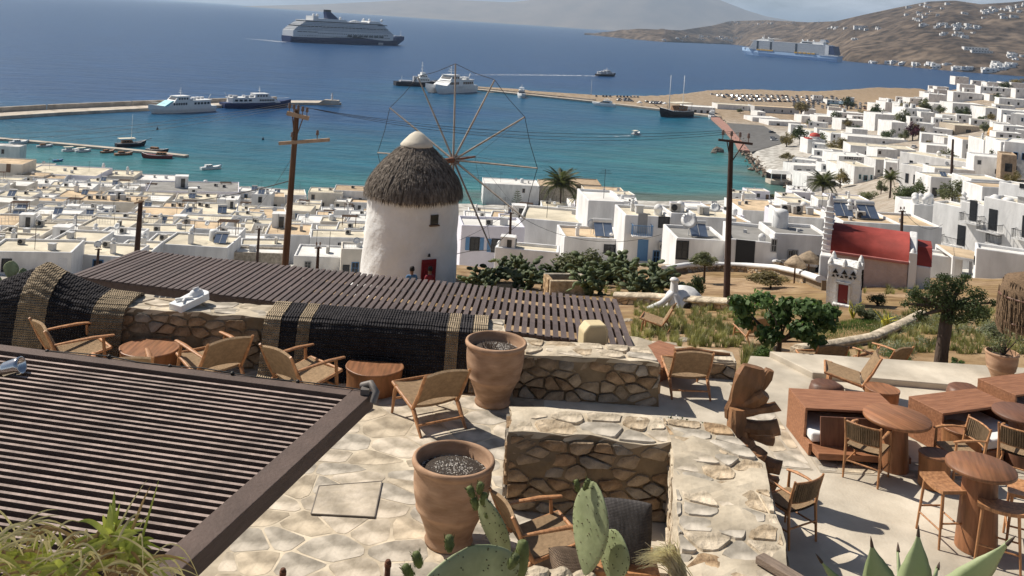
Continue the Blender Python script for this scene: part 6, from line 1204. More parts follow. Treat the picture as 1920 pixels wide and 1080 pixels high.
def build_oven():
 p = PD(1268, 566, 33.0); z = tz(p.x, 33.0) - .1; t = thing('white_oven', 'white plastered dome oven with flared legs and a short chimney in the garden', 'outdoor oven', (p.x, 33.0, z)); Mw = WALLS['w']
 m = MB(); m.lathe([(.75, 0), (.74, .2), (.6, .5), (.36, .72), (.001, .8)], 24, (.3, .2, 0)); m.build('dome', Mw, t); m = MB(); m.tube([(-.1, -.2, .1), (-.12, -.15, .6), (-.13, -.1, 1.0)], [.26, .16, .12], 10); m.lathe([(.12, 0), (.17, .05), (.12, .12), (.001, .16)], 10, (-.13, -.1, 1.0)); m.build('chimney', Mw, t)
 for a, b in (((-.15, -.2, .62), (-1.0, -.35, .0)), ((-.1, -.25, .55), (.1, -.55, 0)), ((-.1, -.2, .6), (.75, -.4, .0))):
  m = MB(); m.tube([a, lerp(Vector(a), Vector(b), .45) + Vector((0, 0, -.06)), b], [.13, .11, .16], 8); m.build('leg', Mw, t)
 m = MB(); m.lathe([(.001, 0), (.16, 0), (.16, .03), (.001, .03)], 12, M=Matrix.Rotation(R(90), 3, 'X')); m.build('mouth', mat('nest_dark', (0, 0, 0)), t, loc=(.3, -.56, .28))
build_oven()
def person(label, p, zf, shirt, rz, lean=0):
 t = thing('person', label, 'person', (p.x, p.y, zf), rz); Ms = mat('skin', (.20, .115, .075), .6, .05); Mh = mat('black_hair', (.012, .010, .009), .7, 0)
 V = []; E = []; Rd = []
 def j(x, y, z, r, par=None):
  V.append((x, y, z)); Rd.append(r)
  if par is not None: E.append((par, len(V) - 1))
  return len(V) - 1
 pel = j(0, 0, .92, .155); wa = j(0, 0, 1.08, .14, pel); ch = j(0, .0, 1.28, .165, wa); nk = j(0, .0, 1.46, .06, ch); hd0 = j(0, .02, 1.54, .085, nk); hd1 = j(0, .015, 1.66, .08, hd0)
 for s in (-1, 1):
  sh = j(s * .18, 0, 1.40, .065, ch); el = j(s * .25, -.02 + .0, 1.13, .045, sh); wr = j(s * .23, .1, .92, .034, el); j(s * .22, .15, .84, .04, wr)
  hp = j(s * .09, 0, .86, .095, pel); kn = j(s * .10, .03, .47, .06, hp); an = j(s * .10, -.02, .08, .042, kn); j(s * .11, .12, .035, .04, an)
 me = bpy.data.meshes.new('body'); me.from_pydata(V, E, []); o = link('body', me, t); md = o.modifiers.new('skin', 'SKIN'); lay = me.skin_vertices[0].data
 for i, r in enumerate(Rd): lay[i].radius = (r, r * (.72 if i in (0, 1, 2) else 1))
 lay[0].use_root = True; sb = o.modifiers.new('sub', 'SUBSURF'); sb.levels = 2; sb.render_levels = 2
 dg = bpy.context.evaluated_depsgraph_get(); me2 = bpy.data.meshes.new_from_object(o.evaluated_get(dg)); o.modifiers.clear(); o.data = me2; me2.materials.clear()
 for m in (Ms, shirt, mat('dark_trousers', (.04, .045, .06), .9, .1)): me2.materials.append(m)
 for pl in me2.polygons:
  c = pl.center; pl.use_smooth = True; pl.material_index = 2 if c.z < .93 and abs(c.x) < .2 and c.z > .1 else (1 if c.z < 1.44 and (abs(c.x) < .2 or c.z > 1.2) else 0)
 m = MB(); m.lathe([(.098, 1.60), (.105, 1.66), (.095, 1.73), (.06, 1.775), (.001, 1.785)], 14, (0, -.005, 0)); m.build('hair', Mh, t)
 m = MB(); m.tube([(0, .1, 1.60), (0, .125, 1.58)], .014, 6); m.build('nose', Ms, t)
 for s in (-1, 1): m = MB(); m.lathe([(.001, 0), (.02, .01), (.001, .03)], 6, (s * .092, .01, 1.60)); m.build('ear', Ms, t)
p = PD(773, 500, 38.6); person('person with dark hair in a blue shirt standing before the windmill', p, p.z - 1.76, mat('blue_shirt', (.07, .16, .30), .9, .1), R(20))
p = PD(807, 500, 39.0); person('person in a dark red top standing before the red windmill door', p, p.z - 1.76, mat('red_top', (.20, .025, .035), .9, .1), R(40))
M_POLE = mat('pole_wood', (.155, .092, .06), .85, .3, 2, .5, 20, stretch=(4, 4, .4), spec=.1); M_POLED = mat('pole_dark', (.075, .05, .042), .85, .25, 2, .4, 20, spec=.1); M_INS = mat('insulator', (.16, .10, .075), .3, .1, spec=.6); M_WIRE = mat('wire', (.03, .03, .03), .6, 0)
WIRE_PTS = {}
def pole(label, top, bot, D, r, m, arms, key, braces=True):
 a = PD(*bot, D); b = PD(*top, D); g = tz(a.x, D) - .3; t = thing('utility_pole', label, 'utility pole', (a.x, D, g)); o = Vector(t.location); lean = (b.x - a.x)
 q = MB(); B = b - o; A = Vector((a.x - lean * (a.z - g) / max(.1, b.z - a.z) - o.x, 0, 0)); q.tube([A, (A + B) / 2, B], [r * 1.25, r * 1.1, r * .85], 10); q.build('post', m, t)
 pts = []
 for (l, rr, ins, w) in arms:
  pl, pr = PD(*l, D - r) - o, PD(*rr, D - r) - o; q = MB(); q.beam(pl, pr, w, w * 1.2); q.build('crossarm', m if w < .1 else MATS.get('arm_wood') or mat('arm_wood', (.36, .26, .18), .85, .25, 3, .4, 20), t)
  for k in range(ins):
   f_ = (k + .5) / ins; c = pl.lerp(pr, f_); q = MB(); q.tube([c, c + Vector((0, 0, .3))], .018, 5); q.lathe([(.05, .2), (.06, .24), (.045, .29), (.055, .33), (.03, .38)], 10, tuple(c)); q.build('insulator', M_INS, t); pts.append(c + o + Vector((0, 0, .36)))
 if braces and arms:
  l, rr = arms[0][0], arms[0][1]; pl, pr = PD(*l, D) - o, PD(*rr, D) - o; base = A.lerp(B, .86)
  for e in (.25, .75): q = MB(); q.beam(pl.lerp(pr, e), base, .05, .03); q.build('brace', m, t)
 WIRE_PTS[key] = pts; return t
t = pole('leaning brown wooden utility pole with a double crossarm left of the windmill', (557, 205), (534, 505), 34.0, .105, M_POLE, [((538, 212), (579, 222), 5, .12), ((523, 269), (618, 262), 2, .10)], 'L')
pole('slender dark utility pole standing at the garden wall in the middle right', (1371, 262), (1362, 566), 35.0, .10, M_POLED, [((1347, 262), (1411, 270), 4, .07)], 'R')
pole('grey brown utility pole among the old town roofs at the left', (264, 376), (257, 470), 75, .2, M_POLED, [((252, 381), (270, 377), 2, .1)], 'M', False)
for x, y0, y1, D, lb in ((183, 466, 490, 100, 'thin dark post before the cube house of the old town'), (484, 428, 460, 110, 'thin post among the old town roofs left of the big wooden pole'), (956, 398, 448, 90, 'thin dark post in front of the wide cream roof right of the windmill'), (1690, 395, 440, 70, 'dark post behind the right end of the red chapel roof'), (595, 463, 500, 60, 'stubby wired post beside the low white house right of the big pole'), (1785, 261, 305, 200, 'thin pole before the bright villa on the right slope')):
 pole(lb, (x + 2, y0), (x, y1), D, .1 * D / 90 + .03, M_POLED, [((x - 5, y0 + 2), (x + 8, y0 + 2), 2, .06)] if D < 120 else [], 's%d' % x, False)
def wire(label, a, b, sag, r=.0075, n=18):
 a, b = Vector(a), Vector(b); t = MB(); pts = []
 for i in range(n + 1): f_ = i / n; p = a.lerp(b, f_); p.z -= sag * 4 * f_ * (1 - f_); pts.append(p - a)
 t.tube(pts, r, 4); tag(t.build('cable', M_WIRE, None, loc=a), label, 'cable', 'overhead cables')
Lp, Rp = WIRE_PTS['L'], WIRE_PTS['R']
for k, (x, y) in enumerate(((-30, 252), (-30, 262), (-30, 275))): wire('overhead cable from the leaning pole out over the harbour to the left, %s of three' % ('upper', 'middle', 'lower')[k], Lp[min(k, 4)], PD(x, y, 46), .25)
for k in range(3): wire('overhead cable between the two tall poles behind the windmill sails, %s of three' % ('upper', 'middle', 'lower')[k], Lp[4 - k], Rp[k], .45 + .12 * k)
wire('slack cable with dark weights hanging from the leaning pole to the left', PD(545, 300, 34), PD(470, 400, 50), .2); wire('cable from the old town pole to the leaning pole', WIRE_PTS['M'][0], PD(540, 340, 34), .5, .02)
wire('thin cable looped from the post by the cream roof to the tree', WIRE_PTS['s956'][0], PD(1240, 440, 80), 1.6, .02); wire('thin cable from the dark post over the red roof to the hotel', WIRE_PTS['s1690'][0], PD(1768, 420, 95), 1.0, .02); wire('thin cable from the lilac house up to the post by the cream roof', PD(862, 450, 75), WIRE_PTS['s956'][1], .2, .018)
def leaf_mat(name, c, c2, var=.25):
 m = mat(name, c, .6, var, 1.2, 0, col2=c2, spec=.35, detail=3); return translucent(m, .3)
L_DARK = leaf_mat('leaf_dark', (.030, .048, .018), (.065, .085, .030)); L_FIG = leaf_mat('leaf_fig', (.042, .085, .02), (.10, .16, .05)); L_OLIVE = leaf_mat('leaf_olive', (.08, .095, .045), (.15, .155, .08)); L_DRY = leaf_mat('leaf_dry', (.12, .095, .04), (.20, .16, .07))
L_PURP = leaf_mat('leaf_purple', (.05, .012, .022), (.09, .022, .04)); L_PEAR = leaf_mat('pear_pad', (.07, .10, .04), (.17, .20, .10)); L_PALM = leaf_mat('palm_leaf', (.045, .055, .022), (.085, .09, .035)); L_GRASS = leaf_mat('grass_blade', (.125, .135, .05), (.24, .225, .095)); L_GREY = leaf_mat('grey_leaf', (.13, .15, .09), (.22, .235, .16)); L_GREEN = leaf_mat('leaf_green', (.045, .085, .018), (.09, .14, .035))
BARK = mat('bark', (.10, .075, .06), .95, .3, 6, .9, 18, spec=.05, stretch=(1, 1, .3), dist=.04)
def leaf_cloud(mb, blobs, n, size, rg, lobed=False, up=.35):
 wts = [b[1][0] * b[1][1] + b[1][2] * b[1][0] for b in blobs]
 for _ in range(n):
  c, r = rg.choices(blobs, wts)[0]; v = Vector((rg.gauss(0, 1), rg.gauss(0, 1), rg.gauss(0, 1))).normalized(); q = rg.uniform(.55, 1.06) if rg.random() < .8 else rg.uniform(.2, .6)
  p = Vector((c[0] + v.x * r[0] * q, c[1] + v.y * r[1] * q, c[2] + v.z * r[2] * q)); nrm = (v + Vector((rg.gauss(0, .6), rg.gauss(0, .6), rg.gauss(0, .6) + up))).normalized(); t = nrm.orthogonal().normalized(); t = Matrix.Rotation(rg.uniform(0, 6.28), 3, nrm) @ t; b = nrm.cross(t); s = size * rg.uniform(.6, 1.3); dr = nrm * -s * .18
  if lobed: mb.add([p - t * s * .5, p - t * s * .1 + b * s * .42, p + t * s * .1 + b * s * .24, p + t * s * .62 + dr, p + t * s * .1 - b * s * .24, p - t * s * .1 - b * s * .42], [(0, 5, 4, 3, 2, 1)])
  else: mb.add([p - t * s * .5, p + b * s * .28, p + t * s * .5 + dr, p - b * s * .28], [(0, 1, 2, 3)])
def blobs_of(rx, ry, rz, n, rg, cz=0, lo=.28, hi=.48):
 out = []
 for _ in range(n):
  v = Vector((rg.gauss(0, 1), rg.gauss(0, 1), rg.gauss(0, 1))).normalized() * rg.uniform(.3, .8); k = rg.uniform(lo, hi); out.append(((v.x * rx, v.y * ry, cz + v.z * rz), (k * rx, k * ry, k * rz * 1.1)))
 return out
def limbs(t, blobs, base, r, rg, n=5, m=None, start=.0):
 for c, _r in blobs[:n]:
  b = MB(); c = Vector(c); mid = lerp(Vector(base), c, .5) + Vector((rg.uniform(-.1, .1), rg.uniform(-.1, .1), 0)) * (c - Vector(base)).length; b.tube([base, mid, c], [r, r * .6, r * .25], 6); b.build('limb', m or BARK, t)
TREE_MESH = {}
def tree(label, p, w, h, m, seed=1, trunk=.3, n=1600, leaf=None, cat='tree', name='tree', group=None, flat=1.0, share=True):
 """w crown width, h whole height; the trunk is the bare share of the height"""
 t = thing(name, label, cat, p, rnd.uniform(0, 6), group); rg = random.Random(seed); ch = h * (1 - trunk); cz = h - ch / 2
 k = (m.name, seed % 4, n, round(leaf / w, 3) if leaf else 0)
 if k not in TREE_MESH:
  mb = MB(); bl = blobs_of(.5, .5, .5, 13, rg); leaf_cloud(mb, bl, n, (leaf or w * .085) / w, rg); TREE_MESH[k] = (mb.mesh('crown', m), bl)
 me, bl = TREE_MESH[k]; link('crown', me, t, (0, 0, cz), 0, (w, w * flat, ch))
 b = MB(); r = max(.05, h * .035); b.tube([(0, 0, -.4), (.03 * h, 0, h * trunk * .6), (0, .02 * h, cz)], [r * 1.4, r, r * .6], 7); b.build('trunk', BARK, t)
 for c, _q in bl[:4]: b = MB(); b.tube([(0, .01 * h, max(.05, cz - ch * .35)), (c[0] * w, c[1] * w * flat, cz + c[2] * ch)], [r * .6, r * .2], 5); b.build('limb', BARK, t)
 return t
def tree_px(label, x, y, wpx, hpx, m, seed=1, trunk=.25, lo=20, **k):
 g = march(x, y, 0, lo); s = g.y / FPX; return tree(label, g, wpx * s, hpx * s, m, seed, trunk, **k)
for a in ((1320, 533, 62, 62, L_OLIVE, 1, .45, 'grey green small tree with a forked trunk left of the slender dark pole'), (1074, 528, 98, 82, L_OLIVE, 2, .12, 'tall feathery olive bush behind the prickly pears'),
          (1303, 560, 48, 50, L_DARK, 3, .1, 'dark rounded bush beside the white dome oven'), (1445, 540, 92, 30, L_DRY, 1, .05, 'long low dry hedge behind the dovecote wall'), (1625, 600, 60, 34, L_OLIVE, 2, .1, 'loose shrub at the foot of the dovecote')):
 tree_px(a[7], a[0], a[1], a[2], a[3], a[4], a[5], a[6], n=2200, cat='shrub' if a[6] < .2 else 'tree', name='shrub' if a[6] < .2 else 'tree')
for x, y, w, h, m, s, tr, lb in ((1500, 272, 40, 38, L_DARK, 1, .1, 'dense dark tree left of the red domed church'), (1475, 275, 30, 34, L_DRY, 2, .1, 'yellowish dry tree left of the dense dark tree by the church'), (1572, 290, 52, 36, L_DRY, 3, .15, 'brown leafless looking tree right of the red domed church'), (1710, 264, 30, 36, L_PURP, 1, .05, 'purple bougainvillea tumbling over the white house wall'),
      (1762, 218, 24, 22, L_OLIVE, 1, .15, 'round olive tree on the right slope, first of three'), (1800, 222, 24, 28, L_DARK, 2, .1, 'dark tree on the right slope between the olive tree and its twin'), (1815, 222, 22, 24, L_DARK, 3, .1, 'dark round tree just left of the two black window house'), (1845, 252, 22, 24, L_OLIVE, 1, .1, 'bush before the bright orange rock on the slope'), (1840, 227, 18, 14, L_DARK, 2, .1, 'low dark tree below the two black window house'),
      (1855, 325, 28, 46, L_DARK, 1, .05, 'tall dark cypress like tree behind the grey store house'), (1880, 325, 34, 26, L_DARK, 3, .05, 'dark tree clump at the right of the cypress like tree'), (1700, 385, 66, 56, L_DARK, 2, .1, 'large dark tree with bare branches right of the bay corner'), (1735, 372, 50, 44, L_OLIVE, 1, .05, 'wide olive green tree mass right of the large dark tree'), (1785, 380, 72, 50, L_OLIVE, 3, .05, 'broad leafy tree mass behind the hotel chimneys'), (1818, 385, 50, 34, L_DRY, 2, .05, 'yellow green shrub mass beside the hotel chimneys'),
      (1648, 325, 30, 34, L_DARK, 2, .1, 'dark tree on the road corner by the restaurant'), (1605, 250, 34, 16, L_DARK, 1, .05, 'palm green thicket behind the low cream roof edge'), (1655, 268, 30, 14, L_OLIVE, 2, .05, 'green shrub on the flat roof above the restaurant'), (1388, 213, 16, 10, L_OLIVE, 1, .1, 'small tree on the quay left of the grey port shed'), (1410, 214, 12, 9, L_DARK, 2, .1, 'tiny dark tree before the grey port shed'), (1478, 303, 36, 18, L_DRY, 1, .05, 'brown shrubs on the rocks above the pavilion'),
      (1535, 300, 24, 14, L_DARK, 3, .05, 'dark roof garden shrub below the church'), (1625, 376, 40, 26, L_OLIVE, 2, .05, 'grey green shrub by the bay road end'), (1396, 366, 30, 12, L_DRY, 3, .05, 'yellow green tree top by the sea wall behind the slender pole'), (1450, 372, 26, 12, L_OLIVE, 2, .05, 'olive tree top on the shore right of the slender pole'), (1885, 172, 26, 20, L_DARK, 1, .05, 'dark trees around the mansion on the right skyline'), (1905, 160, 30, 18, L_DRY, 2, .05, 'ochre scrub on the headland at the right edge'), (1870, 190, 20, 18, L_DARK, 3, .05, 'dark palm like tree before the red tiled terrace'),
      (1900, 200, 34, 16, L_DARK, 2, .05, 'dark shrub mass at the right edge above the blue striped house'), (1790, 318, 20, 12, L_DARK, 1, .05, 'dark shrub beside the grey annex of the villa'), (1700, 305, 14, 14, L_DARK, 2, .05, 'small shrub before the villa end block')):
 tree_px(lb, x, y, w, h, m, s, tr, 60, n=1300, group='trees of the town beyond the bay')
g_ = random.Random(21)
for k in range(34):
 x, y = g_.uniform(1490, 1910), g_.uniform(205, 365); G = march(x, y, 0, 60); R_ = g_.uniform(10, 20)
 if not inside(np.array([G.x]), np.array([G.y]), POLY)[0] or dist_poly(np.array([G.x]), np.array([G.y]), cpts)[0] < 8 or any((G.x - a) ** 2 + (G.y - b) ** 2 < (c * .62) ** 2 for a, b, c in HOUSES[:-20] if c < 30): continue
 tree(('dark', 'olive', 'dry')[k % 3] + ' green tree standing among the white houses beyond the bay', G, 2 * R_ * G.y / FPX, 2.0 * R_ * G.y / FPX, (L_DARK, L_OLIVE, L_DRY)[k % 3], k, .1, n=1300, group='trees among the houses beyond the bay')
def palm(label, x, y, D_lo, rpx, hpx, n=34, seed=1):
 g = march(x, y, 0, D_lo); s = g.y / FPX; R_ = rpx * s; h = hpx * s; t = thing('palm_tree', label, 'palm tree', g); rg = random.Random(seed)
 b = MB(); b.tube([(0, 0, -.5), (.1, 0, h * .5), (0, 0, h)], [.28, .22, .26], 9); b.build('trunk', BARK, t)
 fm = []
 for q in range(3):
  m = MB(); k = 12; dr = (.15, .55, 1.0)[q]; pts = [Vector((f_ * R_ * (1 - .12 * dr * f_), 0, R_ * (.55 * f_ - (.55 + .55 * dr) * f_ ** 2))) for f_ in [i / k for i in range(k + 1)]]; m.tube(pts, [.035 * R_ / 2 * (1 - .8 * i / k) for i in range(k + 1)], 4)
  for i in range(1, k + 1):
   for sgn in (-1, 1):
    for e in (0, .5):
     p = pts[i - 1].lerp(pts[i], e); L_ = R_ * .3 * math.sin(math.pi * min(.97, (i - e * .5) / k * .85 + .12)); d = Vector((.55, sgn * .8, -.28 - .2 * rg.random())).normalized() * L_; w = Vector((R_ * .022, 0, 0)); m.add([p - w, p + w, p + d], [(0, 1, 2)])
  fm.append(m.mesh('frond', L_PALM))
 for k in range(n): a = 2.4 * k; tl = -.95 + 1.25 * (k / n) ** 1.0; o = link('frond', fm[min(2, int(3 * k / n))], t, (0, 0, h)); o.rotation_euler = Euler((0, tl, a + rg.uniform(-.2, .2)), 'XYZ')
 return t
palm('tall date palm in front of the stone ruin right of the windmill', 1048, 410, 60, 46, 62, 40, 1); palm('second lower palm at the right foot of the tall date palm', 1085, 408, 60, 24, 34, 24, 2)
palm('date palm standing at the inner corner of the bay', 1540, 398, 60, 36, 52, 40, 3); palm('short palm beside the tree mass at the right of the bay', 1668, 372, 60, 26, 36, 26, 4); palm('small palm before the white arcade house', 1862, 366, 60, 18, 22, 22, 5); palm('little palm behind the tilted cream roof house', 1516, 246, 60, 11, 14, 18, 6); palm('thin palm among the houses at the upper right', 1868, 198, 60, 9, 14, 18, 7)
def pine(label, x, y, w, h):
 g = march(x, y, 0, 60); s = g.y / FPX; t = thing('conifer_tree', label, 'tree', g); H_, Wd = h * s, w * s; b = MB(); b.tube([(0, 0, 0), (0, 0, H_)], [.12, .03], 6); b.build('trunk', BARK, t); m = MB(); rg = random.Random(4)
 for k in range(7):
  z = H_ * (.35 + .6 * k / 7); r = Wd / 2 * (1 - .8 * k / 7)
  for j in range(7):
   a = 2 * math.pi * j / 7 + k; p0 = Vector((0, 0, z)); p1 = Vector((r * math.cos(a), r * math.sin(a), z + r * .25)); m.tube([p0, p1], [.03, .015], 4)
   for _ in range(10): q = p0.lerp(p1, rg.uniform(.3, 1)); d = Vector((rg.gauss(0, .15), rg.gauss(0, .15), .22)); sd = Vector((.05, .05, 0)); m.add([q - sd, q + sd, q + d], [(0, 1, 2)])
 m.build('crown', L_DARK, t)
pine('small layered conifer left of the tall date palm', 968, 400, 26, 46)
def pear_mesh(seed, n):
 rg = random.Random(seed); m = MB(); tips = [(Vector((rg.uniform(-.5, .5), rg.uniform(-.4, .4), 0)), Vector((rg.gauss(0, .35), rg.gauss(0, .35), 1)).normalized()) for _ in range(7)]
 for _ in range(n):
  p, d = rg.choice(tips); L_ = rg.uniform(.22, .36); w = L_ * .36; side = d.cross(Vector((rg.gauss(0, 1), rg.gauss(0, 1), .1))).normalized(); nr = side.cross(d); c = p + d * L_ * .5; V = []
  for s in (-1, 1):
   for k in range(8): a = 2 * math.pi * k / 8; V.append(c + d * math.cos(a) * L_ * .52 + side * math.sin(a) * w * (1 + .12 * math.cos(a)) + nr * s * .018)
  V += [c + nr * -.045, c + nr * .045]; F = [(k, (k + 1) % 8, 16) [::-1] for k in range(8)] + [(8 + k, 8 + (k + 1) % 8, 17) for k in range(8)] + [(k, (k + 1) % 8, 8 + (k + 1) % 8, 8 + k) for k in range(8)]; m.add(V, F, 0, True)
  for _k in range(2): tips.append((p + d * L_ * .95, (d + Vector((rg.gauss(0, .65), rg.gauss(0, .65), rg.gauss(0, .3) + .1))).normalized()))
  if p.z > 1.3 and rg.random() < .8: tips = [q for q in tips if q[0].z < 1.2] or tips
 return m.mesh('pads', L_PEAR)
PEARS = [pear_mesh(s, 170) for s in range(3)]
names = ('left of the trough', 'beside the windmill path', 'behind the stone trough', 'in front of the cream roof', 'under the olive bush', 'right of the olive bush', 'before the cube house', 'at the right end by the white wall', 'below the cube house door', 'close to the low garden wall', 'by the solar heater house', 'next to the white oven')
for i, (x, y, s) in enumerate(((905, 545, 1.1), (930, 520, 1.2), (985, 535, 1.3), (960, 512, 1.1), (1050, 525, 1.0), (1130, 530, 1.4), (1165, 520, 1.5), (1215, 540, 1.3), (1190, 545, 1.2), (1105, 548, 1.2), (1140, 508, 1.3), (1236, 528, 1.0))):
 g = march(x, y + 6, 0, 24); t = thing('prickly_pear', 'dark prickly pear clump in the thicket, ' + names[i], 'cactus', g, i * 1.3, 'prickly pear clumps of the thicket'); link('pads', PEARS[i % 3], t, None, 0, (s * .95, s * .95, s * .62)); b = MB(); b.tube([(0, 0, -.2), (.02, 0, .25)], [.12, .08], 7); b.build('stem', BARK, t)
g0 = march(1060, 552, 0, 24); t = thing('stone_trough', 'open square stone planter half hidden among the prickly pears', 'planter', g0, .2);
for k, (x, y, w, d) in enumerate(((0, -.5, 1.6, .2), (0, .5, 1.6, .2), (-.75, 0, .2, .8), (.75, 0, .2, .8))): m = MB(); m.box((x, y, .25), (w, d, .9)); m.build('side', M_STONE[k % 4], t, bevel=.02)
def near_tree(label, x, y, D, blobs, m, n, leaf, trunk, lobed, seed, name='tree', cat='tree'):
 p = PD(x, y, D); z = tz(p.x, D); t = thing(name, label, cat, (p.x, D, z)); rg = random.Random(seed); mb = MB(); o = Vector((p.x, D, z))
 bl = [((lambda q: (q.x, q.y + yo, q.z))(PD(bx, by, D) - o), (rw * D / FPX, rw * D / FPX * .9, rh * D / FPX)) for bx, by, rw, rh, yo in blobs]
 leaf_cloud(mb, bl, n, leaf, rg, lobed); mb.build('crown', m, t)
 (tx, ty), r, pts = trunk; b = MB(); top = PD(tx, ty, D) - o; b.tube([(0, 0, -.3), (0, 0, .0), *[PD(a, c, D) - o for a, c in pts], top], [r * 1.5, r * 1.25] + [r] * len(pts) + [r * .8], 10); b.build('trunk', BARK, t); limbs(t, [(c, q) for c, q in bl], top, r * .5, rg, len(bl)); return t
near_tree('broad fig tree with big glossy leaves at the edge of the concrete terrace', 1458, 668, 18.7, [(1396, 578, 24, 20, .1), (1424, 556, 26, 16, -.2), (1466, 596, 26, 24, .2), (1512, 576, 30, 20, -.1), (1552, 600, 24, 26, .1), (1500, 612, 28, 20, -.25), (1436, 622, 26, 18, -.2), (1404, 608, 20, 18, .25), (1566, 588, 16, 14, .2), (1530, 640, 18, 16, -.1), (1380, 562, 14, 10, 0), (1480, 570, 18, 12, .1)], L_FIG, 2700, .12, ((1462, 640), .055, [(1460, 655)]), True, 5, 'fig_tree')
near_tree('dark crowned tree with a stout bare grey trunk in the right garden', 1762, 690, 19.0, [(1768, 560, 34, 24, 0), (1735, 570, 28, 24, .2), (1810, 575, 36, 24, -.2), (1795, 536, 28, 16, .1), (1748, 534, 22, 16, -.1), (1838, 556, 20, 16, .1), (1714, 552, 16, 14, 0), (1780, 592, 26, 12, -.1), (1850, 590, 18, 12, .2), (1862, 568, 10, 8, 0), (1700, 572, 10, 8, .1), (1770, 520, 14, 8, 0), (1815, 522, 12, 8, .1), (1725, 592, 14, 8, 0)], L_DARK, 8000, .05, ((1778, 575), .125, [(1766, 660), (1773, 610)]), False, 6)
def grass():
 rg = random.Random(3); mb = MB()
 def tuft(p, h, n, spread, lean=.5):
  for _ in range(n):
   a = rg.uniform(0, 6.28); r = rg.uniform(0, spread * .25); b = Vector((p.x + r * math.cos(a), p.y + r * math.sin(a), p.z - .03)); a2 = a + rg.uniform(-.6, .6); l = rg.uniform(.2, 1) * lean * h; hh = h * rg.uniform(.6, 1.1); d = Vector((math.cos(a2), math.sin(a2), 0)); s = Vector((-d.y, d.x, 0)) * .008
   mb.add([b - s, b + s, b + d * l * .35 + Vector((0, 0, hh * .65)) + s * .8, b + d * l * .35 + Vector((0, 0, hh * .65)) - s * .8, b + d * l + Vector((0, 0, hh))], [(0, 1, 2, 3), (3, 2, 4)])
 for reg, n, h, sp in ((((1185, 1400), (572, 652)), 300, .27, .3), (((1640, 1920), (588, 665)), 240, .27, .32), (((1500, 1660), (655, 672)), 14, .2, .3), (((1395, 1440), (660, 685)), 30, .34, .4), (((1240, 1500), (580, 600)), 50, .2, .3), (((1000, 1240), (540, 560)), 30, .3, .4), (((1600, 1740), (525, 552)), 40, .3, .4)):
  for _ in range(n):
   g = march(rg.uniform(*reg[0]), rg.uniform(*reg[1]), 0, 17.5)
   if g.y > 60: continue
   tuft(g, h * rg.uniform(.6, 1.3), 34, sp)
 tag(mb.build('grass', L_GRASS), kind='stuff')
 mb2 = MB()
 for reg, n in ((((1640, 1900), (600, 628)), 60), (((1645, 1745), (648, 672)), 16), (((1480, 1590), (612, 632)), 0)):
  for _ in range(n):
   g = march(rg.uniform(*reg[0]), rg.uniform(*reg[1]), 0, 17.5); leaf_cloud(mb2, [((g.x, g.y, g.z + .1), (.28, .28, .16))], 90, .05, rg)
 tag(mb2.build('ground_cover', L_GREY), kind='stuff')
grass()
def lawn():
 pts = [(1500, 640), (1560, 640), (1640, 626), (1690, 606), (1660, 596), (1600, 600), (1540, 612), (1500, 622)]; P3 = [march(x, y, 0, 17.5) for x, y in pts]; cx = sum(p.x for p in P3) / 8; cy = sum(p.y for p in P3) / 8; X = MB(); rg = random.Random(1)
 for _ in range(5200):
  i = rg.randrange(8); a, b = P3[i], P3[(i + 1) % 8]; u, v = rg.random(), rg.random()
  if u + v > 1: u, v = 1 - u, 1 - v
  x = cx + (a.x - cx) * u + (b.x - cx) * v; y = cy + (a.y - cy) * u + (b.y - cy) * v; z = tz(x, y) if False else EYE - float(H_at(np.array([x]), np.array([y]))[0]) - .02; an = rg.uniform(0, 6.28); s = Vector((math.cos(an), math.sin(an), 0)) * .012; X.add([Vector((x, y, z)) - s, Vector((x, y, z)) + s, Vector((x + rg.gauss(0, .03), y + rg.gauss(0, .03), z + rg.uniform(.06, .13)))], [(0, 1, 2)])
 tag(X.build('lawn_grass', L_GREEN), kind='stuff')
lawn()
for i, (x, y, w, h, m, lb) in enumerate(((1430, 682, 44, 34, L_GREEN, 'bright green grass like clump beside the black box lantern'), (1690, 676, 60, 22, L_GREEN, 'low dark green shrub left of the stout bare trunk'), (1795, 690, 30, 20, L_GREEN, 'low green shrub right of the stout bare trunk'), (1860, 640, 60, 40, L_GREY, 'wiry grey shrub at the right picture edge'), (1915, 610, 40, 60, L_DRY, 'dry brown shrub behind the straw shade'), (1645, 575, 40, 26, L_DARK, 'dark leafy shrub at the dovecote corner'), (1580, 678, 50, 12, L_OLIVE, 'thin low shrub at the edge of the raised floor'))):
 tree_px(lb, x, y, w, h, m, i, .05, 17.5, n=1300, cat='shrub', name='shrub', leaf=.06)
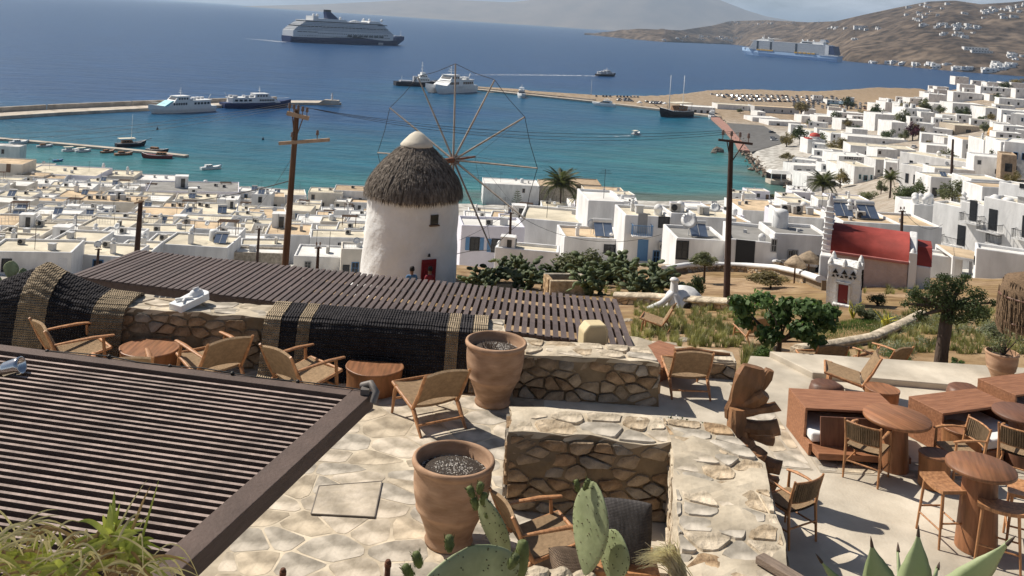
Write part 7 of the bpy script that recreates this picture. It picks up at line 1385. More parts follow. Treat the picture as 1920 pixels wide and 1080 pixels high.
def polywall(label, pts, h, th, cap, lo=20, face=True, seed=1, capm=None, name='garden_wall'):
 Q = [march(x, y, 0, lo) for x, y in pts]; c = Q[0].copy(); t = thing(name, label, 'wall', c); L_ = []
 for i in range(len(Q) - 1):
  a, b = Q[i], Q[i + 1]; d = (b - a); d.z = 0; d.normalize(); n = Vector((-d.y, d.x, 0)) * th; z0 = min(a.z, b.z) - .4
  m = MB(); m.hexa([p - c for p in (Vector((a.x, a.y, z0)), Vector((b.x, b.y, z0)), Vector((b.x + n.x, b.y + n.y, z0)), Vector((a.x + n.x, a.y + n.y, z0)), a + Vector((0, 0, h)), b + Vector((0, 0, h)), b + n + Vector((0, 0, h)), a + n + Vector((0, 0, h)))]); m.build('masonry', M_MORTARD if face else capm, t, bevel=0)
  if face: stones(t, [Vector((a.x, a.y, min(a.z, b.z) - .05)), Vector((b.x, b.y, min(a.z, b.z) - .05)), b + Vector((0, 0, h)), a + Vector((0, 0, h))], .26, .16, [M_STONE[0], M_STONE[2], M_STONE[1]], gap=.015, proud=.03, seed=seed + i, most=60)
 m = MB(); m.tube([q - c + Vector((0, 0, h)) + Vector((0, th / 2, 0)) for q in Q], th * .62, 8, flat=.45 if not cap else .7); m.build('coping', capm or WALLS['w'], t); return t
polywall('white capped curving rubble wall sweeping from the oven to the dovecote', [(1246, 520), (1285, 512), (1340, 510), (1400, 512), (1455, 516), (1500, 528), (1540, 545)], .42, .35, True, 22, True, 11)
polywall('white capped curved terrace wall under the straw parasols', [(1446, 502), (1460, 510), (1500, 512), (1545, 514)], .62, .4, True, 22, True, 31)
polywall('low flat topped stone wall across the garden before the white oven', [(1152, 572), (1220, 574), (1290, 580), (1372, 586)], .30, .4, False, 20, True, 51, M_STONE[3])
polywall('low pale stone edging that curves through the garden beside the lawn', [(1500, 668), (1570, 658), (1640, 645), (1690, 622), (1735, 598)], .14, .28, False, 17.5, False, 71, M_STONE[3], 'stone_edging')
def rock(label, p, s, seed, m, group=None, name='boulder'):
 rg = random.Random(seed); b = MB(); b.grid(lambda u, v: (lambda a, e: Vector((math.cos(a) * math.cos(e) * s[0], math.sin(a) * math.cos(e) * s[1], math.sin(e) * s[2])) * (1 + .28 * mn.noise(Vector((math.cos(a) * math.cos(e) * 1.6 + seed * 3.1, math.sin(a) * math.cos(e) * 1.6, math.sin(e) * 1.6)))))(2 * math.pi * u, math.pi * (v - .5)), 16, 10, smooth=False); return tag(b.build(name, m, None, loc=p), label, 'rock', group)
for i, (x, y, w, h, lb) in enumerate(((1286, 640, 30, 12, 'long smooth grey boulder lying at the garden edge'), (1255, 612, 30, 8, 'flat pale boulder in the garden behind the reddish table'), (1320, 668, 34, 10, 'low pale rock outcrop left of the black box lantern'), (1705, 690, 16, 8, 'small rock at the foot of the stout trunk, left side'), (1745, 694, 20, 8, 'rock right below the stout trunk'), (1820, 694, 16, 8, 'small rock at the edge of the raised floor under the dark tree'), (1178, 604, 26, 10, 'pale boulder at the right corner of the brown pergola'))):
 g = march(x, y, 0, 17.3); s = g.y / FPX; rock(lb, g, (w * s / 2, w * s * .4, h * s * .6), i, M_STONE[(1, 3, 3, 1, 0, 1, 3)[i]])
for i, (x, y) in enumerate(((1599, 598), (1658, 620))): g = march(x, y, 0, 18); t = thing('yellow_aloe', ('yellow flowering aloe near the dovecote foot', 'yellow aloe standing beside the stone edging')[i], 'plant', g); m = MB(); rg = random.Random(i); [m.tube([(0, 0, 0), (rg.gauss(0, .06), rg.gauss(0, .06), .25), (rg.gauss(0, .16), rg.gauss(0, .16), rg.uniform(.35, .6))], [.035, .03, .006], 5, flat=.5) for _ in range(11)]; m.build('leaves', mat('aloe_yellow', (.42, .38, .04), .6, .25, 3), t)
def parasol(label, x, y, D, r, h):
 p = PD(x, y, D); z = tz(p.x, D); t = thing('straw_parasol', label, 'parasol', (p.x, D, p.z - h)); m = MB(); m.lathe([(r, h - .35), (r * .7, h - .16), (r * .3, h + .02), (.001, h + .12), (.001, h + .1), (r * .65, h - .22), (r * .97, h - .4)], 26, wob=.02, rg=random.Random(3)); m.build('straw_roof', mat('parasol_straw', (.30, .23, .16), .9, .3, 8, .6, 40), t, fix=True); m = MB(); m.tube([(0, 0, -2), (0, 0, h)], .04, 6); m.build('pole', M_POLE, t); m = MB(); m.lathe([(r * .99, h - .42), (r * 1.0, h - .36)], 26); m.build('rim', MATS['parasol_straw'], t)
parasol('straw parasol close to the left end of the chapel, upper one', 1518, 474, 46, .62, 1.9); parasol('straw parasol half hidden behind the curved white wall, lower one', 1492, 482, 45, .52, 1.8)
p = PD(1757, 508, 95); c = [PD(1757, 458, 95), PD(1835, 474, 88), PD(1862, 491, 82), PD(1790, 478, 86)]; zc = sum(q.z for q in c) / 4; c = [P(x, y, zc) for x, y in ((1757, 458), (1822, 470), (1862, 492), (1788, 480))]; t = thing('white_canopy', 'white framed reed canopy before the hotel balconies', 'pergola', c[0]); o = c[0]; m = MB(); m.prism([((q - o).x, (q - o).y) for q in c][::-1], -.06, .02); m.build('reed_roof', ROOFS['s'], t)
for i in range(4): m = MB(); m.beam(c[i] - o - Vector((0, 0, .12)), c[(i + 1) % 4] - o - Vector((0, 0, .12)), .18, .22); m.build('beam', WALLS['w'], t); m = MB(); m.beam(c[i] - o, c[i] - o - Vector((0, 0, 3.4)), .22, .22, up=(1, 0, 0)); m.build('post', WALLS['w'], t)
g = march(1530, 286, 0, 60); s = g.y / FPX; t = thing('church', 'little white church with a red dome and red corner roof by the bay', 'church', g, .08); W_ = 34 * s; h = 24 * s; m = MB(); m.box((0, 5, h / 2 - 1), (W_, 10, h + 2)); m.build('wall', WALLS['w'], t, bevel=.1); m = MB(); m.lathe([(9 * s, h - .1), (9 * s, h + 5 * s)], 16, (2 * s, 4, 0)); m.build('drum', WALLS['w'], t); m = MB(); m.lathe([(9.8 * s, h + 5 * s), (9 * s, h + 8.5 * s), (5 * s, h + 11 * s), (.001, h + 12 * s)], 18, (2 * s, 4, 0)); m.build('dome', mat('dome_red', (.42, .06, .045), .7, .1, 2), t)
m = MB(); m.box((-W_ * .36, 3, h + .25), (W_ * .28, 5, .5)); m.build('corner_roof', MATS['dome_red'], t); m = MB(); m.box((0, -.03, h * .32), (5 * s, .14, 9 * s)); m.lathe([(2.5 * s, 0), (2.5 * s, .14)], 12, (0, -.1, h * .32 + 4.5 * s), M=Matrix.Rotation(R(90), 3, 'X')); m.build('door', M_PANE, t)
g = march(1868, 252, 0, 60); rock('bright orange rock outcrop between the houses of the right slope', g + Vector((0, 0, .5)), (4.5, 3, 3.2), 3, mat('orange_rock', (.42, .26, .12), .95, .25, .8, .8, 3))
M_QUAY = mat('quay_stone', (.42, .36, .29), .95, .16, .25, .4, 2, col2=(.50, .44, .37)); M_ARM = mat('armour_dark', (.14, .12, .10), .95, .3, .5, .8, 2)
def strip(name, pts, w, z0, z1, m, side=1):
 Q = [P(x, y, 0) for x, y in pts]; b = MB()
 for i in range(len(Q) - 1):
  a, c = Q[i], Q[i + 1]; d = (c - a).normalized(); n = Vector((-d.y, d.x, 0)) * w * side
  q = [a, c, c + n, a + n]; b.prism([(p.x, p.y) for p in (q if side > 0 else q[::-1])], z0, z1)
 return b.build(name, m, fix=True)
tag(strip('pier', [(-80, 226), (0, 224), (120, 216), (275, 208), (420, 202), (545, 197), (640, 197)], 13, -2, 1.5, M_QUAY), kind='structure')
def seawall(label, pts, off, w, z1):
 Q = [P(x, y, 0) for x, y in pts]; t = thing('sea_wall', label, 'sea wall', Q[0]); b = MB()
 for i in range(len(Q) - 1):
  a, c = Q[i], Q[i + 1]; d = (c - a).normalized(); n = Vector((-d.y, d.x, 0)); q = [a + n * off, c + n * off, c + n * (off + w), a + n * (off + w)]; b.prism([(p.x - Q[0].x, p.y - Q[0].y) for p in q], -2, z1)
 b.build('masonry', M_QUAY, t, fix=True); return t
seawall('high sea wall along the outer side of the left pier', [(-80, 226), (0, 224), (120, 216), (275, 208), (420, 202), (545, 197)], 13.1, 1.6, 3.8)
tag(strip('jetty', [(-60, 259), (0, 264), (120, 274), (230, 284), (345, 296)], 3.4, -2, .8, M_QUAY), kind='structure')
tag(strip('quay', [(884, 169.5), (1110, 193), (1240, 208.5), (1343, 222)], 8, -1.5, 1.35, M_QUAY), kind='structure')
seawall('low parapet along the outer side of the right pier', [(884, 169.5), (1110, 193)], 8.2, .8, 2.4)
tag(strip('promenade', [(1348, 224), (1375, 247), (1398, 270), (1409, 288)], 6, -1, 1.5, mat('brick_paving', (.36, .20, .16), .95, .2, .6), -1), kind='structure')
qc = ((1362, 231), (1408, 286), (1478, 266), (1432, 236)); q = MB(); q.grid(lambda u, v: march(lerp(lerp(qc[0][0], qc[1][0], u), lerp(qc[3][0], qc[2][0], u), v), lerp(lerp(qc[0][1], qc[1][1], u), lerp(qc[3][1], qc[2][1], u), v), 0, 60) + Vector((0, 0, .22)), 18, 12); tag(q.build('quay_road', mat('asphalt', (.13, .125, .12), .95, .2, .3, .4, 3), fix=True), kind='structure')
p = P(619, 196, 1.5); t = thing('harbour_light', 'little white harbour light on a block at the end of the left pier', 'lighthouse', p + Vector((0, 5, 0))); m = MB(); m.box((0, 0, 1.2), (9, 5, 2.4)); m.build('base', M_QUAY, t); m = MB(); m.lathe([(.7, 2.4), (.45, 5.2)], 12); m.build('tower', WALLS['w'], t); m = MB(); m.lathe([(.9, 5.2), (.9, 5.4), (.45, 5.45), (.45, 6.3), (.7, 6.35), (.001, 6.8)], 12); m.build('lantern', WALLS['w'], t)
m = MB(); m.hexa([(-8, -1.5, 0), (-4.4, -1.5, 0), (-4.4, 1.5, 0), (-8, 1.5, 0), (-5, -1.5, 2.2), (-4.4, -1.5, 2.2), (-4.4, 1.5, 2.2), (-5, 1.5, 2.2)]); m.build('ramp', M_QUAY, t)
BP = {'white': mat('boat_white', (.74, .74, .73), .45, .05, .5), 'navy': mat('boat_navy', (.014, .032, .11), .45, .1, .5), 'dark': mat('boat_dark', (.022, .022, .028), .6, .15, .5), 'red': mat('boat_red', (.17, .03, .025), .6, .15, .5), 'blue': mat('boat_blue', (.06, .16, .30), .5, .1, .5), 'cyan': mat('boat_cyan', (.22, .52, .60), .5, .05, .5), 'sky': mat('boat_sky', (.42, .58, .78), .5, .06, .02), 'wood': mat('boat_wood', (.26, .13, .06), .7, .2, 1), 'grey': mat('boat_grey', (.47, .48, .50), .6, .1, .5), 'canvas': mat('boat_canvas', (.66, .60, .48), .9, .08, .5), 'yellow': mat('boat_yellow', (.62, .36, .05), .6, .08, .5)}
M_BW = mat('boat_window', (.015, .02, .03), .15, 0, spec=.6)
def hull_mesh(mb, L_, B, H_, bow=.42, sheer=.35, rake=.12, mi=0, z0=-.8, stern=.86, zt=None, n=14, mid=None):
 st = []
 for i in range(n + 1):
  t = i / n; f_ = max(0, (t - (1 - bow)) / bow); b = B / 2 * (1 - f_ ** 2.3) * (stern + (1 - stern) * min(1, t / .3)); b = max(b, .02); hz = H_ * (1 + sheer * max(0, (t - .45) / .55) ** 2); x = -L_ / 2 + L_ * t; xr = L_ * rake * f_ ** 1.5
  st.append([(x - xr, 0, z0), (x - xr * .9, b * .72, z0), (x - xr * .6, b * .86, 0), (x, b, hz * .55), (x + xr * .0, b * 1.0, hz)])
 V = []; k = 5
 for s in st: V += s + [(p[0], -p[1], p[2]) for p in s]
 F = []
 for i in range(n):
  a, b = i * 10, (i + 1) * 10
  for j in range(4): F.append((a + j, a + j + 1, b + j + 1, b + j)); F.append((a + 5 + j, b + 5 + j, b + 5 + j + 1, a + 5 + j + 1))
  F.append((a + 4, a + 9, b + 9, b + 4))
 F.append((0, 5, 6, 7, 8, 9, 4, 3, 2, 1)[::-1]); mb.add(V, F, mi, False); return mb
def deck(mb, x0, x1, w, z0, z1, rf=0, rb=0, tw=0, mi=0): return mb.hexa([(x0, -w / 2, z0), (x1, -w / 2, z0), (x1, w / 2, z0), (x0, w / 2, z0), (x0 + rb, -w / 2 + tw, z1), (x1 - rf, -w / 2 + tw, z1), (x1 - rf, w / 2 - tw, z1), (x0 + rb, w / 2 - tw, z1)], mi)
def windows(t, x0, x1, n, w, z, h, fill=.62):
 me = MB().box((0, 0, 0), ((x1 - x0) / n * fill, w + .12, h)).mesh('window', M_BW)
 for k in range(n): link('window', me, t, (lerp(x0, x1, (k + .5) / n), 0, z))
def boat(label, a, b, cat='boat', name='boat', group=None, L_=None):
 """thing set on the water with its bow at picture point b"""
 A, B = P(*a, 0), P(*b, 0); d = B - A; t = thing(name, label, cat, (A + B) / 2, math.atan2(d.y, d.x), group); t['len'] = d.length if L_ is None else L_; return t, t['len']
def part(t, nm, m, fn, bevel=0): q = MB(); fn(q); return q.build(nm, m, t, bevel=bevel, fix=True)
def mast(t, x, z0, z1, r=.12, nm='mast', yards=()):
 def fn(q):
  q.tube([(x, 0, z0), (x, 0, z1)], [r, r * .6], 6)
  for z, l in yards: q.tube([(x, -l, z), (x, l, z)], r * .5, 5)
 return part(t, nm, BP['white'], fn)
def cruise_navy():
 t, L_ = boat('cruise ship with navy lower hull and white decks under way on the open sea', (536, 78), (757, 85), 'cruise ship', 'cruise_ship'); k = L_ / 290; B = 32 * k
 part(t, 'hull', BP['navy'], lambda q: hull_mesh(q, L_, B, 11 * k, .32, .75, .10, 0, -2, .9));
 def wave(q):
  n = 40; V = [];
  for i in range(n + 1): x = lerp(-L_ * .49, L_ * .36, i / n); zb = (10 + 4.5 * math.exp(-((x / L_ + .02) / .14) ** 2) - 1.5 * math.exp(-((x / L_ - .28) / .08) ** 2)) * k; bb = B / 2 * (1.0 if x < L_ * .18 else 1 - ((x / L_ - .18) / .32) ** 2.3) + .25; V += [(x, -bb, zb), (x, -bb, 22 * k), (x, bb, zb), (x, bb, 22 * k)]
  F = []
  for i in range(n): a = 4 * i; F += [(a, a + 4, a + 5, a + 1), (a + 2, a + 3, a + 7, a + 6), (a + 1, a + 5, a + 7, a + 3)]
  F += [(0, 1, 3, 2), (4 * n, 4 * n + 2, 4 * n + 3, 4 * n + 1)]; q.add(V, F)
 part(t, 'upper_hull', BP['white'], wave)
 z = 22 * k
 for d_ in range(6):                # decks step in towards bow and stern; each has a dark balcony band
  x0, x1 = (-.485 + .012 * d_ ** 1.2) * L_, (.345 - .017 * d_) * L_
  part(t, 'deck', BP['white'], lambda q: deck(q, x0, x1, B, z, z + 1.1 * k, 2 * k, 0)); part(t, 'balcony_band', BP['grey'] if d_ not in (2, 5) else M_BW, lambda q: deck(q, x0 + 2 * k, x1 - 3 * k, B - 1.6 * k, z + 1.1 * k, z + 3.1 * k, 1.5 * k, 0))
  me = MB().box((0, 0, 0), (.5 * k, B - .3 * k, 2.0 * k)).mesh('partition', BP['white'])
  if d_ in (0, 1, 2, 3):
   for i in range(22): link('partition', me, t, (lerp(x0 + .1 * L_, x1 - 8 * k, i / 21), 0, z + 2.1 * k))
  z += 3.1 * k
 part(t, 'deck', BP['white'], lambda q: deck(q, -.40 * L_, .25 * L_, B * .95, z, z + 1.2 * k))
 windows(t, -.3 * L_, .3 * L_, 40, B + .6, 18.5 * k, 1.6 * k, .5); windows(t, -.06 * L_, .26 * L_, 7, B + .8, 15.5 * k, 3.4 * k, .86); windows(t, -.45 * L_, .32 * L_, 60, B + .7, 13.2 * k, .9 * k, .45); windows(t, -.46 * L_, -.3 * L_, 4, B + .75, 20 * k, 1.4 * k, .9)
 part(t, 'bridge', M_BW, lambda q: deck(q, .2 * L_, .285 * L_, B * 1.02, z - 3 * k, z - 1.2 * k, 1 * k)); part(t, 'top_house', BP['white'], lambda q: (deck(q, .13 * L_, .24 * L_, B * .8, z + 1.2 * k, z + 5 * k, 6 * k, 2 * k), deck(q, .04 * L_, .13 * L_, B * .5, z + 1.2 * k, z + 3 * k), deck(q, -.30 * L_, -.05 * L_, B * .8, z + 1.2 * k, z + 5 * k, 6 * k, 2 * k), deck(q, -.33 * L_, -.29 * L_, B * .7, z + 1.2 * k, z + 9 * k)))
 part(t, 'pool_roof', BP['white'], lambda q: q.tube([(-.0 * L_, 0, z + 1.5 * k), (.04 * L_, 0, z + 2.6 * k), (.1 * L_, 0, z + 1.5 * k)], [2 * k, 5 * k, 2 * k], 8, flat=.6))
 part(t, 'funnel', BP['navy'], lambda q: q.hexa([(-.20 * L_, -5 * k, z + 4 * k), (-.10 * L_, -5 * k, z + 4 * k), (-.10 * L_, 5 * k, z + 4 * k), (-.20 * L_, 5 * k, z + 4 * k), (-.215 * L_, -3.5 * k, z + 18 * k), (-.17 * L_, -3.5 * k, z + 18 * k), (-.17 * L_, 3.5 * k, z + 18 * k), (-.215 * L_, 3.5 * k, z + 18 * k)]))
 part(t, 'funnel_cap', BP['dark'], lambda q: q.box((-.192 * L_, 0, z + 20 * k), (13 * k, 6 * k, 4 * k)));
 for x in (-.30, -.27, -.08, .12, .17, .28): part(t, 'radar_dome', BP['white'], lambda q: q.lathe([(1.2 * k, 0), (2.6 * k, 2 * k), (2.6 * k, 3.6 * k), (1.4 * k, 5 * k), (.001, 5.4 * k)], 10, (x * L_, 0, z + (8 if x < -.2 else 4.5) * k)))
 mast(t, .465 * L_, 17 * k, 30 * k, .5 * k); part(t, 'bow_rail', BP['white'], lambda q: deck(q, .40 * L_, .49 * L_, 6 * k, 17.5 * k, 19.3 * k, 0, 0))
 part(t, 'anchor_door', BP['grey'], lambda q: q.box((.24 * L_, 0, 2.5 * k), (12 * k, B * .97, 4 * k)))
cruise_navy()
def cruise_sky():
 a, b = P(1574, 116.6, 0), PD(1391, 100, 3160); b.z = 0; d = b - a; t = thing('cruise_ship', 'huge cruise ship with pale blue hull and yellow lifeboats moored below the brown hills', 'cruise ship', (a + b) / 2, math.atan2(d.y, d.x)); L_ = d.length; k = L_ / 348; B = 42 * k
 part(t, 'hull', BP['sky'], lambda q: hull_mesh(q, L_, B, 17 * k, .25, .5, .08, 0, -2, .92)); part(t, 'boat_deck', BP['grey'], lambda q: deck(q, -.47 * L_, .36 * L_, B * .94, 17 * k, 22 * k)); z = 22 * k
 for d_ in range(9): part(t, 'deck', BP['white'], lambda q: deck(q, -.40 * L_, (.40 - .006 * d_) * L_, B, z, z + 1.0 * k, 1 * k)); part(t, 'balcony_band', BP['grey'], lambda q: deck(q, -.40 * L_, (.395 - .006 * d_) * L_, B - 2.4 * k, z + 1.0 * k, z + 3.1 * k, 1 * k)); z += 3.1 * k
 part(t, 'stern_block', BP['navy'], lambda q: deck(q, -.48 * L_, -.40 * L_, B * .98, 22 * k, z - 2 * k, 0, 8 * k)); part(t, 'stern_fin', BP['white'], lambda q: (deck(q, -.42 * L_, -.385 * L_, B + 1, 20 * k, z, 0, 0), deck(q, -.51 * L_, -.33 * L_, B + .6, 17.2 * k, 19.4 * k)))
 for s in (-.1, .16, .3): part(t, 'lift_tower', M_BW, lambda q: q.box((s * L_, 0, 36 * k), (7 * k, B + .3, 27 * k)))
 part(t, 'top_deck', BP['white'], lambda q: (deck(q, -.41 * L_, .385 * L_, B + .8, z, z + 1.6 * k), deck(q, .19 * L_, .33 * L_, B * .8, z + 1.6 * k, z + 8 * k, 22 * k, 4 * k), deck(q, -.36 * L_, -.12 * L_, B * .8, z + 1.6 * k, z + 9 * k, 10 * k, 2 * k), deck(q, .10 * L_, .2 * L_, B * .4, z + 9 * k, z + 11 * k)))
 part(t, 'glass_wall', M_BW, lambda q: q.box((-.2 * L_, 0, z + 4.5 * k), (.1 * L_, B * .83, 4 * k))); part(t, 'funnel', BP['grey'], lambda q: deck(q, -.38 * L_, -.31 * L_, B * .5, z + 9 * k, z + 18 * k, 4 * k, 6 * k)); part(t, 'ball', BP['yellow'], lambda q: q.lathe([(.001, 0), (5 * k, 4 * k), (5 * k, 8 * k), (.001, 12 * k)], 12, (-.35 * L_, -10 * k, z + 2 * k)))
 me = MB().box((0, 0, 0), (11 * k, B + 3 * k, 4.2 * k)).mesh('lifeboat', BP['yellow'])
 for x in [.29 - .028 * i for i in range(6)] + [-.10 - .043 * i for i in range(5)]: link('lifeboat', me, t, (x * L_, 0, 20.5 * k))
 for x in (.28, .22, -.13, -.18, -.24): part(t, 'radar_dome', BP['white'], lambda q: q.lathe([(1.5 * k, 0), (3.2 * k, 3 * k), (2 * k, 6 * k), (.001, 7 * k)], 10, (x * L_, 0, z + 8 * k)))
 mast(t, .27 * L_, z + 8 * k, z + 22 * k, .8 * k); part(t, 'bow_deck', BP['white'], lambda q: deck(q, .40 * L_, .47 * L_, B * .45, 22 * k, 25 * k, 8 * k, 0))
cruise_sky()
def ferry(label, a, b, hullc, band=None, nwin=(6, 5), seed=0, cyan=False, h=1.0, name='ferry', cat='ferry', catamaran=False):
 t, L_ = boat(label, a, b, cat, name); k = L_ / 38 * h; B = 8.6 * k
 if catamaran:
  for s in (-1, 1): q = MB(); hull_mesh(q, L_, B * .36, 3.0 * k, .3, .5, .12); o = q.build('hull', BP[hullc], t, fix=True); o.location = (0, s * B * .33, 0)
  part(t, 'bridge_deck', BP['white'], lambda q: deck(q, -L_ * .48, L_ * .36, B * 1.02, 2.2 * k, 3.4 * k, 3 * k))
 else: part(t, 'hull', BP[hullc], lambda q: hull_mesh(q, L_, B, 3.0 * k, .42, .55, .10))
 part(t, 'main_deck', BP['white'], lambda q: deck(q, -L_ * .40, L_ * .30, B * .93, 3.0 * k, 5.8 * k, 5.0 * k, .4 * k, .25 * k)); windows(t, -L_ * .38, -L_ * .12, nwin[1], B * .93, 4.5 * k, 1.1 * k); windows(t, -L_ * .02, L_ * .2, nwin[0], B * .93, 4.5 * k, 1.1 * k)
 part(t, 'bridge', BP['white'], lambda q: deck(q, -L_ * .08, L_ * .17, B * .75, 5.8 * k, 8.0 * k, 2.2 * k, .5 * k, .3 * k)); windows(t, -L_ * .05, L_ * .11, 4, B * .72, 7.0 * k, .9 * k); part(t, 'windscreen', M_BW, lambda q: deck(q, L_ * .10, L_ * .155, B * .6, 6.5 * k, 7.4 * k, .9 * k))
 part(t, 'upper_deck', BP['white'], lambda q: (deck(q, -L_ * .42, -L_ * .08, B * .9, 5.85 * k, 6.1 * k), deck(q, -L_ * .08, L_ * .13, B * .7, 8.0 * k, 8.3 * k)));
 if cyan: part(t, 'bow_stripe', BP['cyan'], lambda q: deck(q, L_ * .13, L_ * .33, B * .8, 3.4 * k, 6.0 * k, 5.0 * k, 0, .5 * k))
 g = random.Random(seed); part(t, 'deck_gear', BP['grey'] if seed % 2 else BP['white'], lambda q: [q.box((g.uniform(-L_ * .38, -L_ * .1), g.uniform(-B * .3, B * .3), 6.6 * k), (g.uniform(1, 2.6) * k, g.uniform(1, 2) * k, g.uniform(.7, 1.4) * k)) for _ in range(7)])
 mast(t, L_ * .02, 8.2 * k, 12.5 * k, .16 * k, yards=((10.8 * k, 1.2 * k), (9.8 * k, 1.7 * k))); part(t, 'bow_rail', BP['white'], lambda q: q.tube([(L_ * .3, B * .3, 5 * k), (L_ * .47, 0, 5.7 * k), (L_ * .3, -B * .3, 5 * k)], .07 * k, 4)); part(t, 'davit', BP['white'], lambda q: q.tube([(-L_ * .42, 0, 5.8 * k), (-L_ * .47, 0, 8.6 * k)], .16 * k, 5)); return t
ferry('white passenger ferry with turquoise painted bow moored at the left pier', (397, 207), (277, 213), 'white', cyan=True, seed=2); ferry('navy hulled passenger ferry moored behind the white one, bow to the right', (416, 202), (545, 200), 'navy', seed=3, nwin=(9, 4), h=.85)
ferry('white catamaran ferry at the tip of the right pier behind the sails', (882, 171), (806, 175), 'white', seed=4, catamaran=True, h=1.15); ferry('small dark hulled ferry speeding away in front of its white wake', (1119, 142.5), (1154, 143), 'dark', seed=5, nwin=(4, 3))
def tug():
 t, L_ = boat('dark hulled tug like ship with a tall mast beside the catamaran', (740, 160), (828, 163), 'ship', 'tug_ship'); k = L_ / 40; B = 10 * k; part(t, 'hull', BP['dark'], lambda q: hull_mesh(q, L_, B, 3.4 * k, .35, .9, .1)); part(t, 'deck_house', BP['white'], lambda q: (deck(q, -L_ * .06, L_ * .22, B * .75, 3.4 * k, 7 * k, 1 * k), deck(q, 0, L_ * .17, B * .6, 7 * k, 9.4 * k, .6 * k), deck(q, L_ * .04, L_ * .12, B * .5, 9.4 * k, 11.4 * k)))
 windows(t, -L_ * .04, L_ * .2, 6, B * .76, 5.5 * k, 1 * k); windows(t, L_ * .01, L_ * .15, 4, B * .61, 8.4 * k, 1 * k); part(t, 'funnel', BP['grey'], lambda q: deck(q, -L_ * .12, -L_ * .05, 3 * k, 3.4 * k, 8 * k)); mast(t, L_ * .06, 11 * k, 20 * k, .3 * k, yards=((17 * k, 2 * k), (14 * k, 2.6 * k))); mast(t, -L_ * .36, 3 * k, 8 * k, .25 * k); part(t, 'winch', BP['grey'], lambda q: deck(q, -L_ * .4, -L_ * .15, B * .5, 3.2 * k, 4.4 * k))
tug()
def yacht(label, a, b, dark=False, L_=None):
 t, L_ = boat(label, a, b, 'yacht', 'motor_yacht', L_=L_); k = L_ / 20; B = 5.4 * k; part(t, 'hull', BP['white'], lambda q: hull_mesh(q, L_, B, 2.4 * k, .5, .4, .14)); part(t, 'cabin', BP['white'], lambda q: (deck(q, -L_ * .36, L_ * .2, B * .8, 2.4 * k, 4.6 * k, 4 * k, 0, .3 * k), deck(q, -L_ * .32, L_ * .02, B * .75, 4.7 * k, 5.0 * k))); part(t, 'windscreen', M_BW, lambda q: deck(q, -L_ * .28, L_ * .15, B * .81, 3.2 * k, 4.1 * k, 2 * k, 0, .2 * k)); part(t, 'flybridge', BP['white'], lambda q: deck(q, -L_ * .25, -L_ * .02, B * .6, 5.9 * k, 6.2 * k)); mast(t, -L_ * .15, 5 * k, 8.4 * k, .14 * k, yards=((6.9 * k, 1 * k),)); return t
yacht('white motor yacht moored bow outwards halfway along the right pier', (977, 178), (978, 187), L_=24); yacht('white motor boat moored bow out at the corner of the promenade', (1338, 217), (1330, 227), L_=18); yacht('long white tour boat moored along the right pier, bow to the left', (1153, 201), (1110, 197))
def caique(label, a, b, hc, masts=(0,), L_=None, canopy=True, name='wooden_boat', cat='sailing boat', mh=12, group=None):
 t, L_ = boat(label, a, b, cat, name, group, L_); k = L_ / 14; B = 4.4 * k; part(t, 'hull', BP[hc], lambda q: hull_mesh(q, L_, B, 1.5 * k, .5, .75, .08, stern=.7)); part(t, 'gunwale', BP['white'] if hc != 'white' else BP['blue'], lambda q: q.tube([(-L_ * .48, B * .33, 1.55 * k), (-L_ * .1, B * .5, 1.55 * k), (L_ * .25, B * .44, 1.75 * k), (L_ * .49, 0, 2.6 * k), (L_ * .25, -B * .44, 1.75 * k), (-L_ * .1, -B * .5, 1.55 * k), (-L_ * .48, -B * .33, 1.55 * k)], .11 * k, 5))
 part(t, 'cabin', BP['wood'] if hc != 'white' else BP['white'], lambda q: deck(q, -L_ * .3, L_ * .05, B * .55, 1.5 * k, 2.9 * k, .6 * k)); windows(t, -L_ * .27, 0, 3, B * .56, 2.4 * k, .5 * k)
 if canopy: part(t, 'canopy', BP['canvas'], lambda q: deck(q, -L_ * .42, L_ * .12, B * .8, 3.7 * k, 3.85 * k)); [part(t, 'canopy_post', BP['wood'], lambda q: q.tube([(x * L_, y * B * .36, 1.5 * k), (x * L_, y * B * .36, 3.7 * k)], .06 * k, 4)) for x in (-.4, .1) for y in (-1, 1)]
 for x in masts: mast(t, x * L_, 1.5 * k, mh * k, .13 * k)
 if masts: part(t, 'bowsprit', BP['wood'], lambda q: q.tube([(L_ * .4, 0, 2.2 * k), (L_ * .68, 0, 3.4 * k)], .1 * k, 5))
 return t
caique('wooden caique with a tall mast and pale canopy moored at the inner jetty', (218, 275), (272, 273), 'dark', (.0,), mh=15, L_=12); caique('dark wooden two masted sailing ship moored at the right pier', (1293, 217), (1236, 219), 'dark', (-.25, .2), mh=11.5)
caique('passenger launch with an open roof crossing the bay to the right', (1181, 254), (1204, 251), 'white', (), L_=9, name='passenger_launch', cat='motor boat')
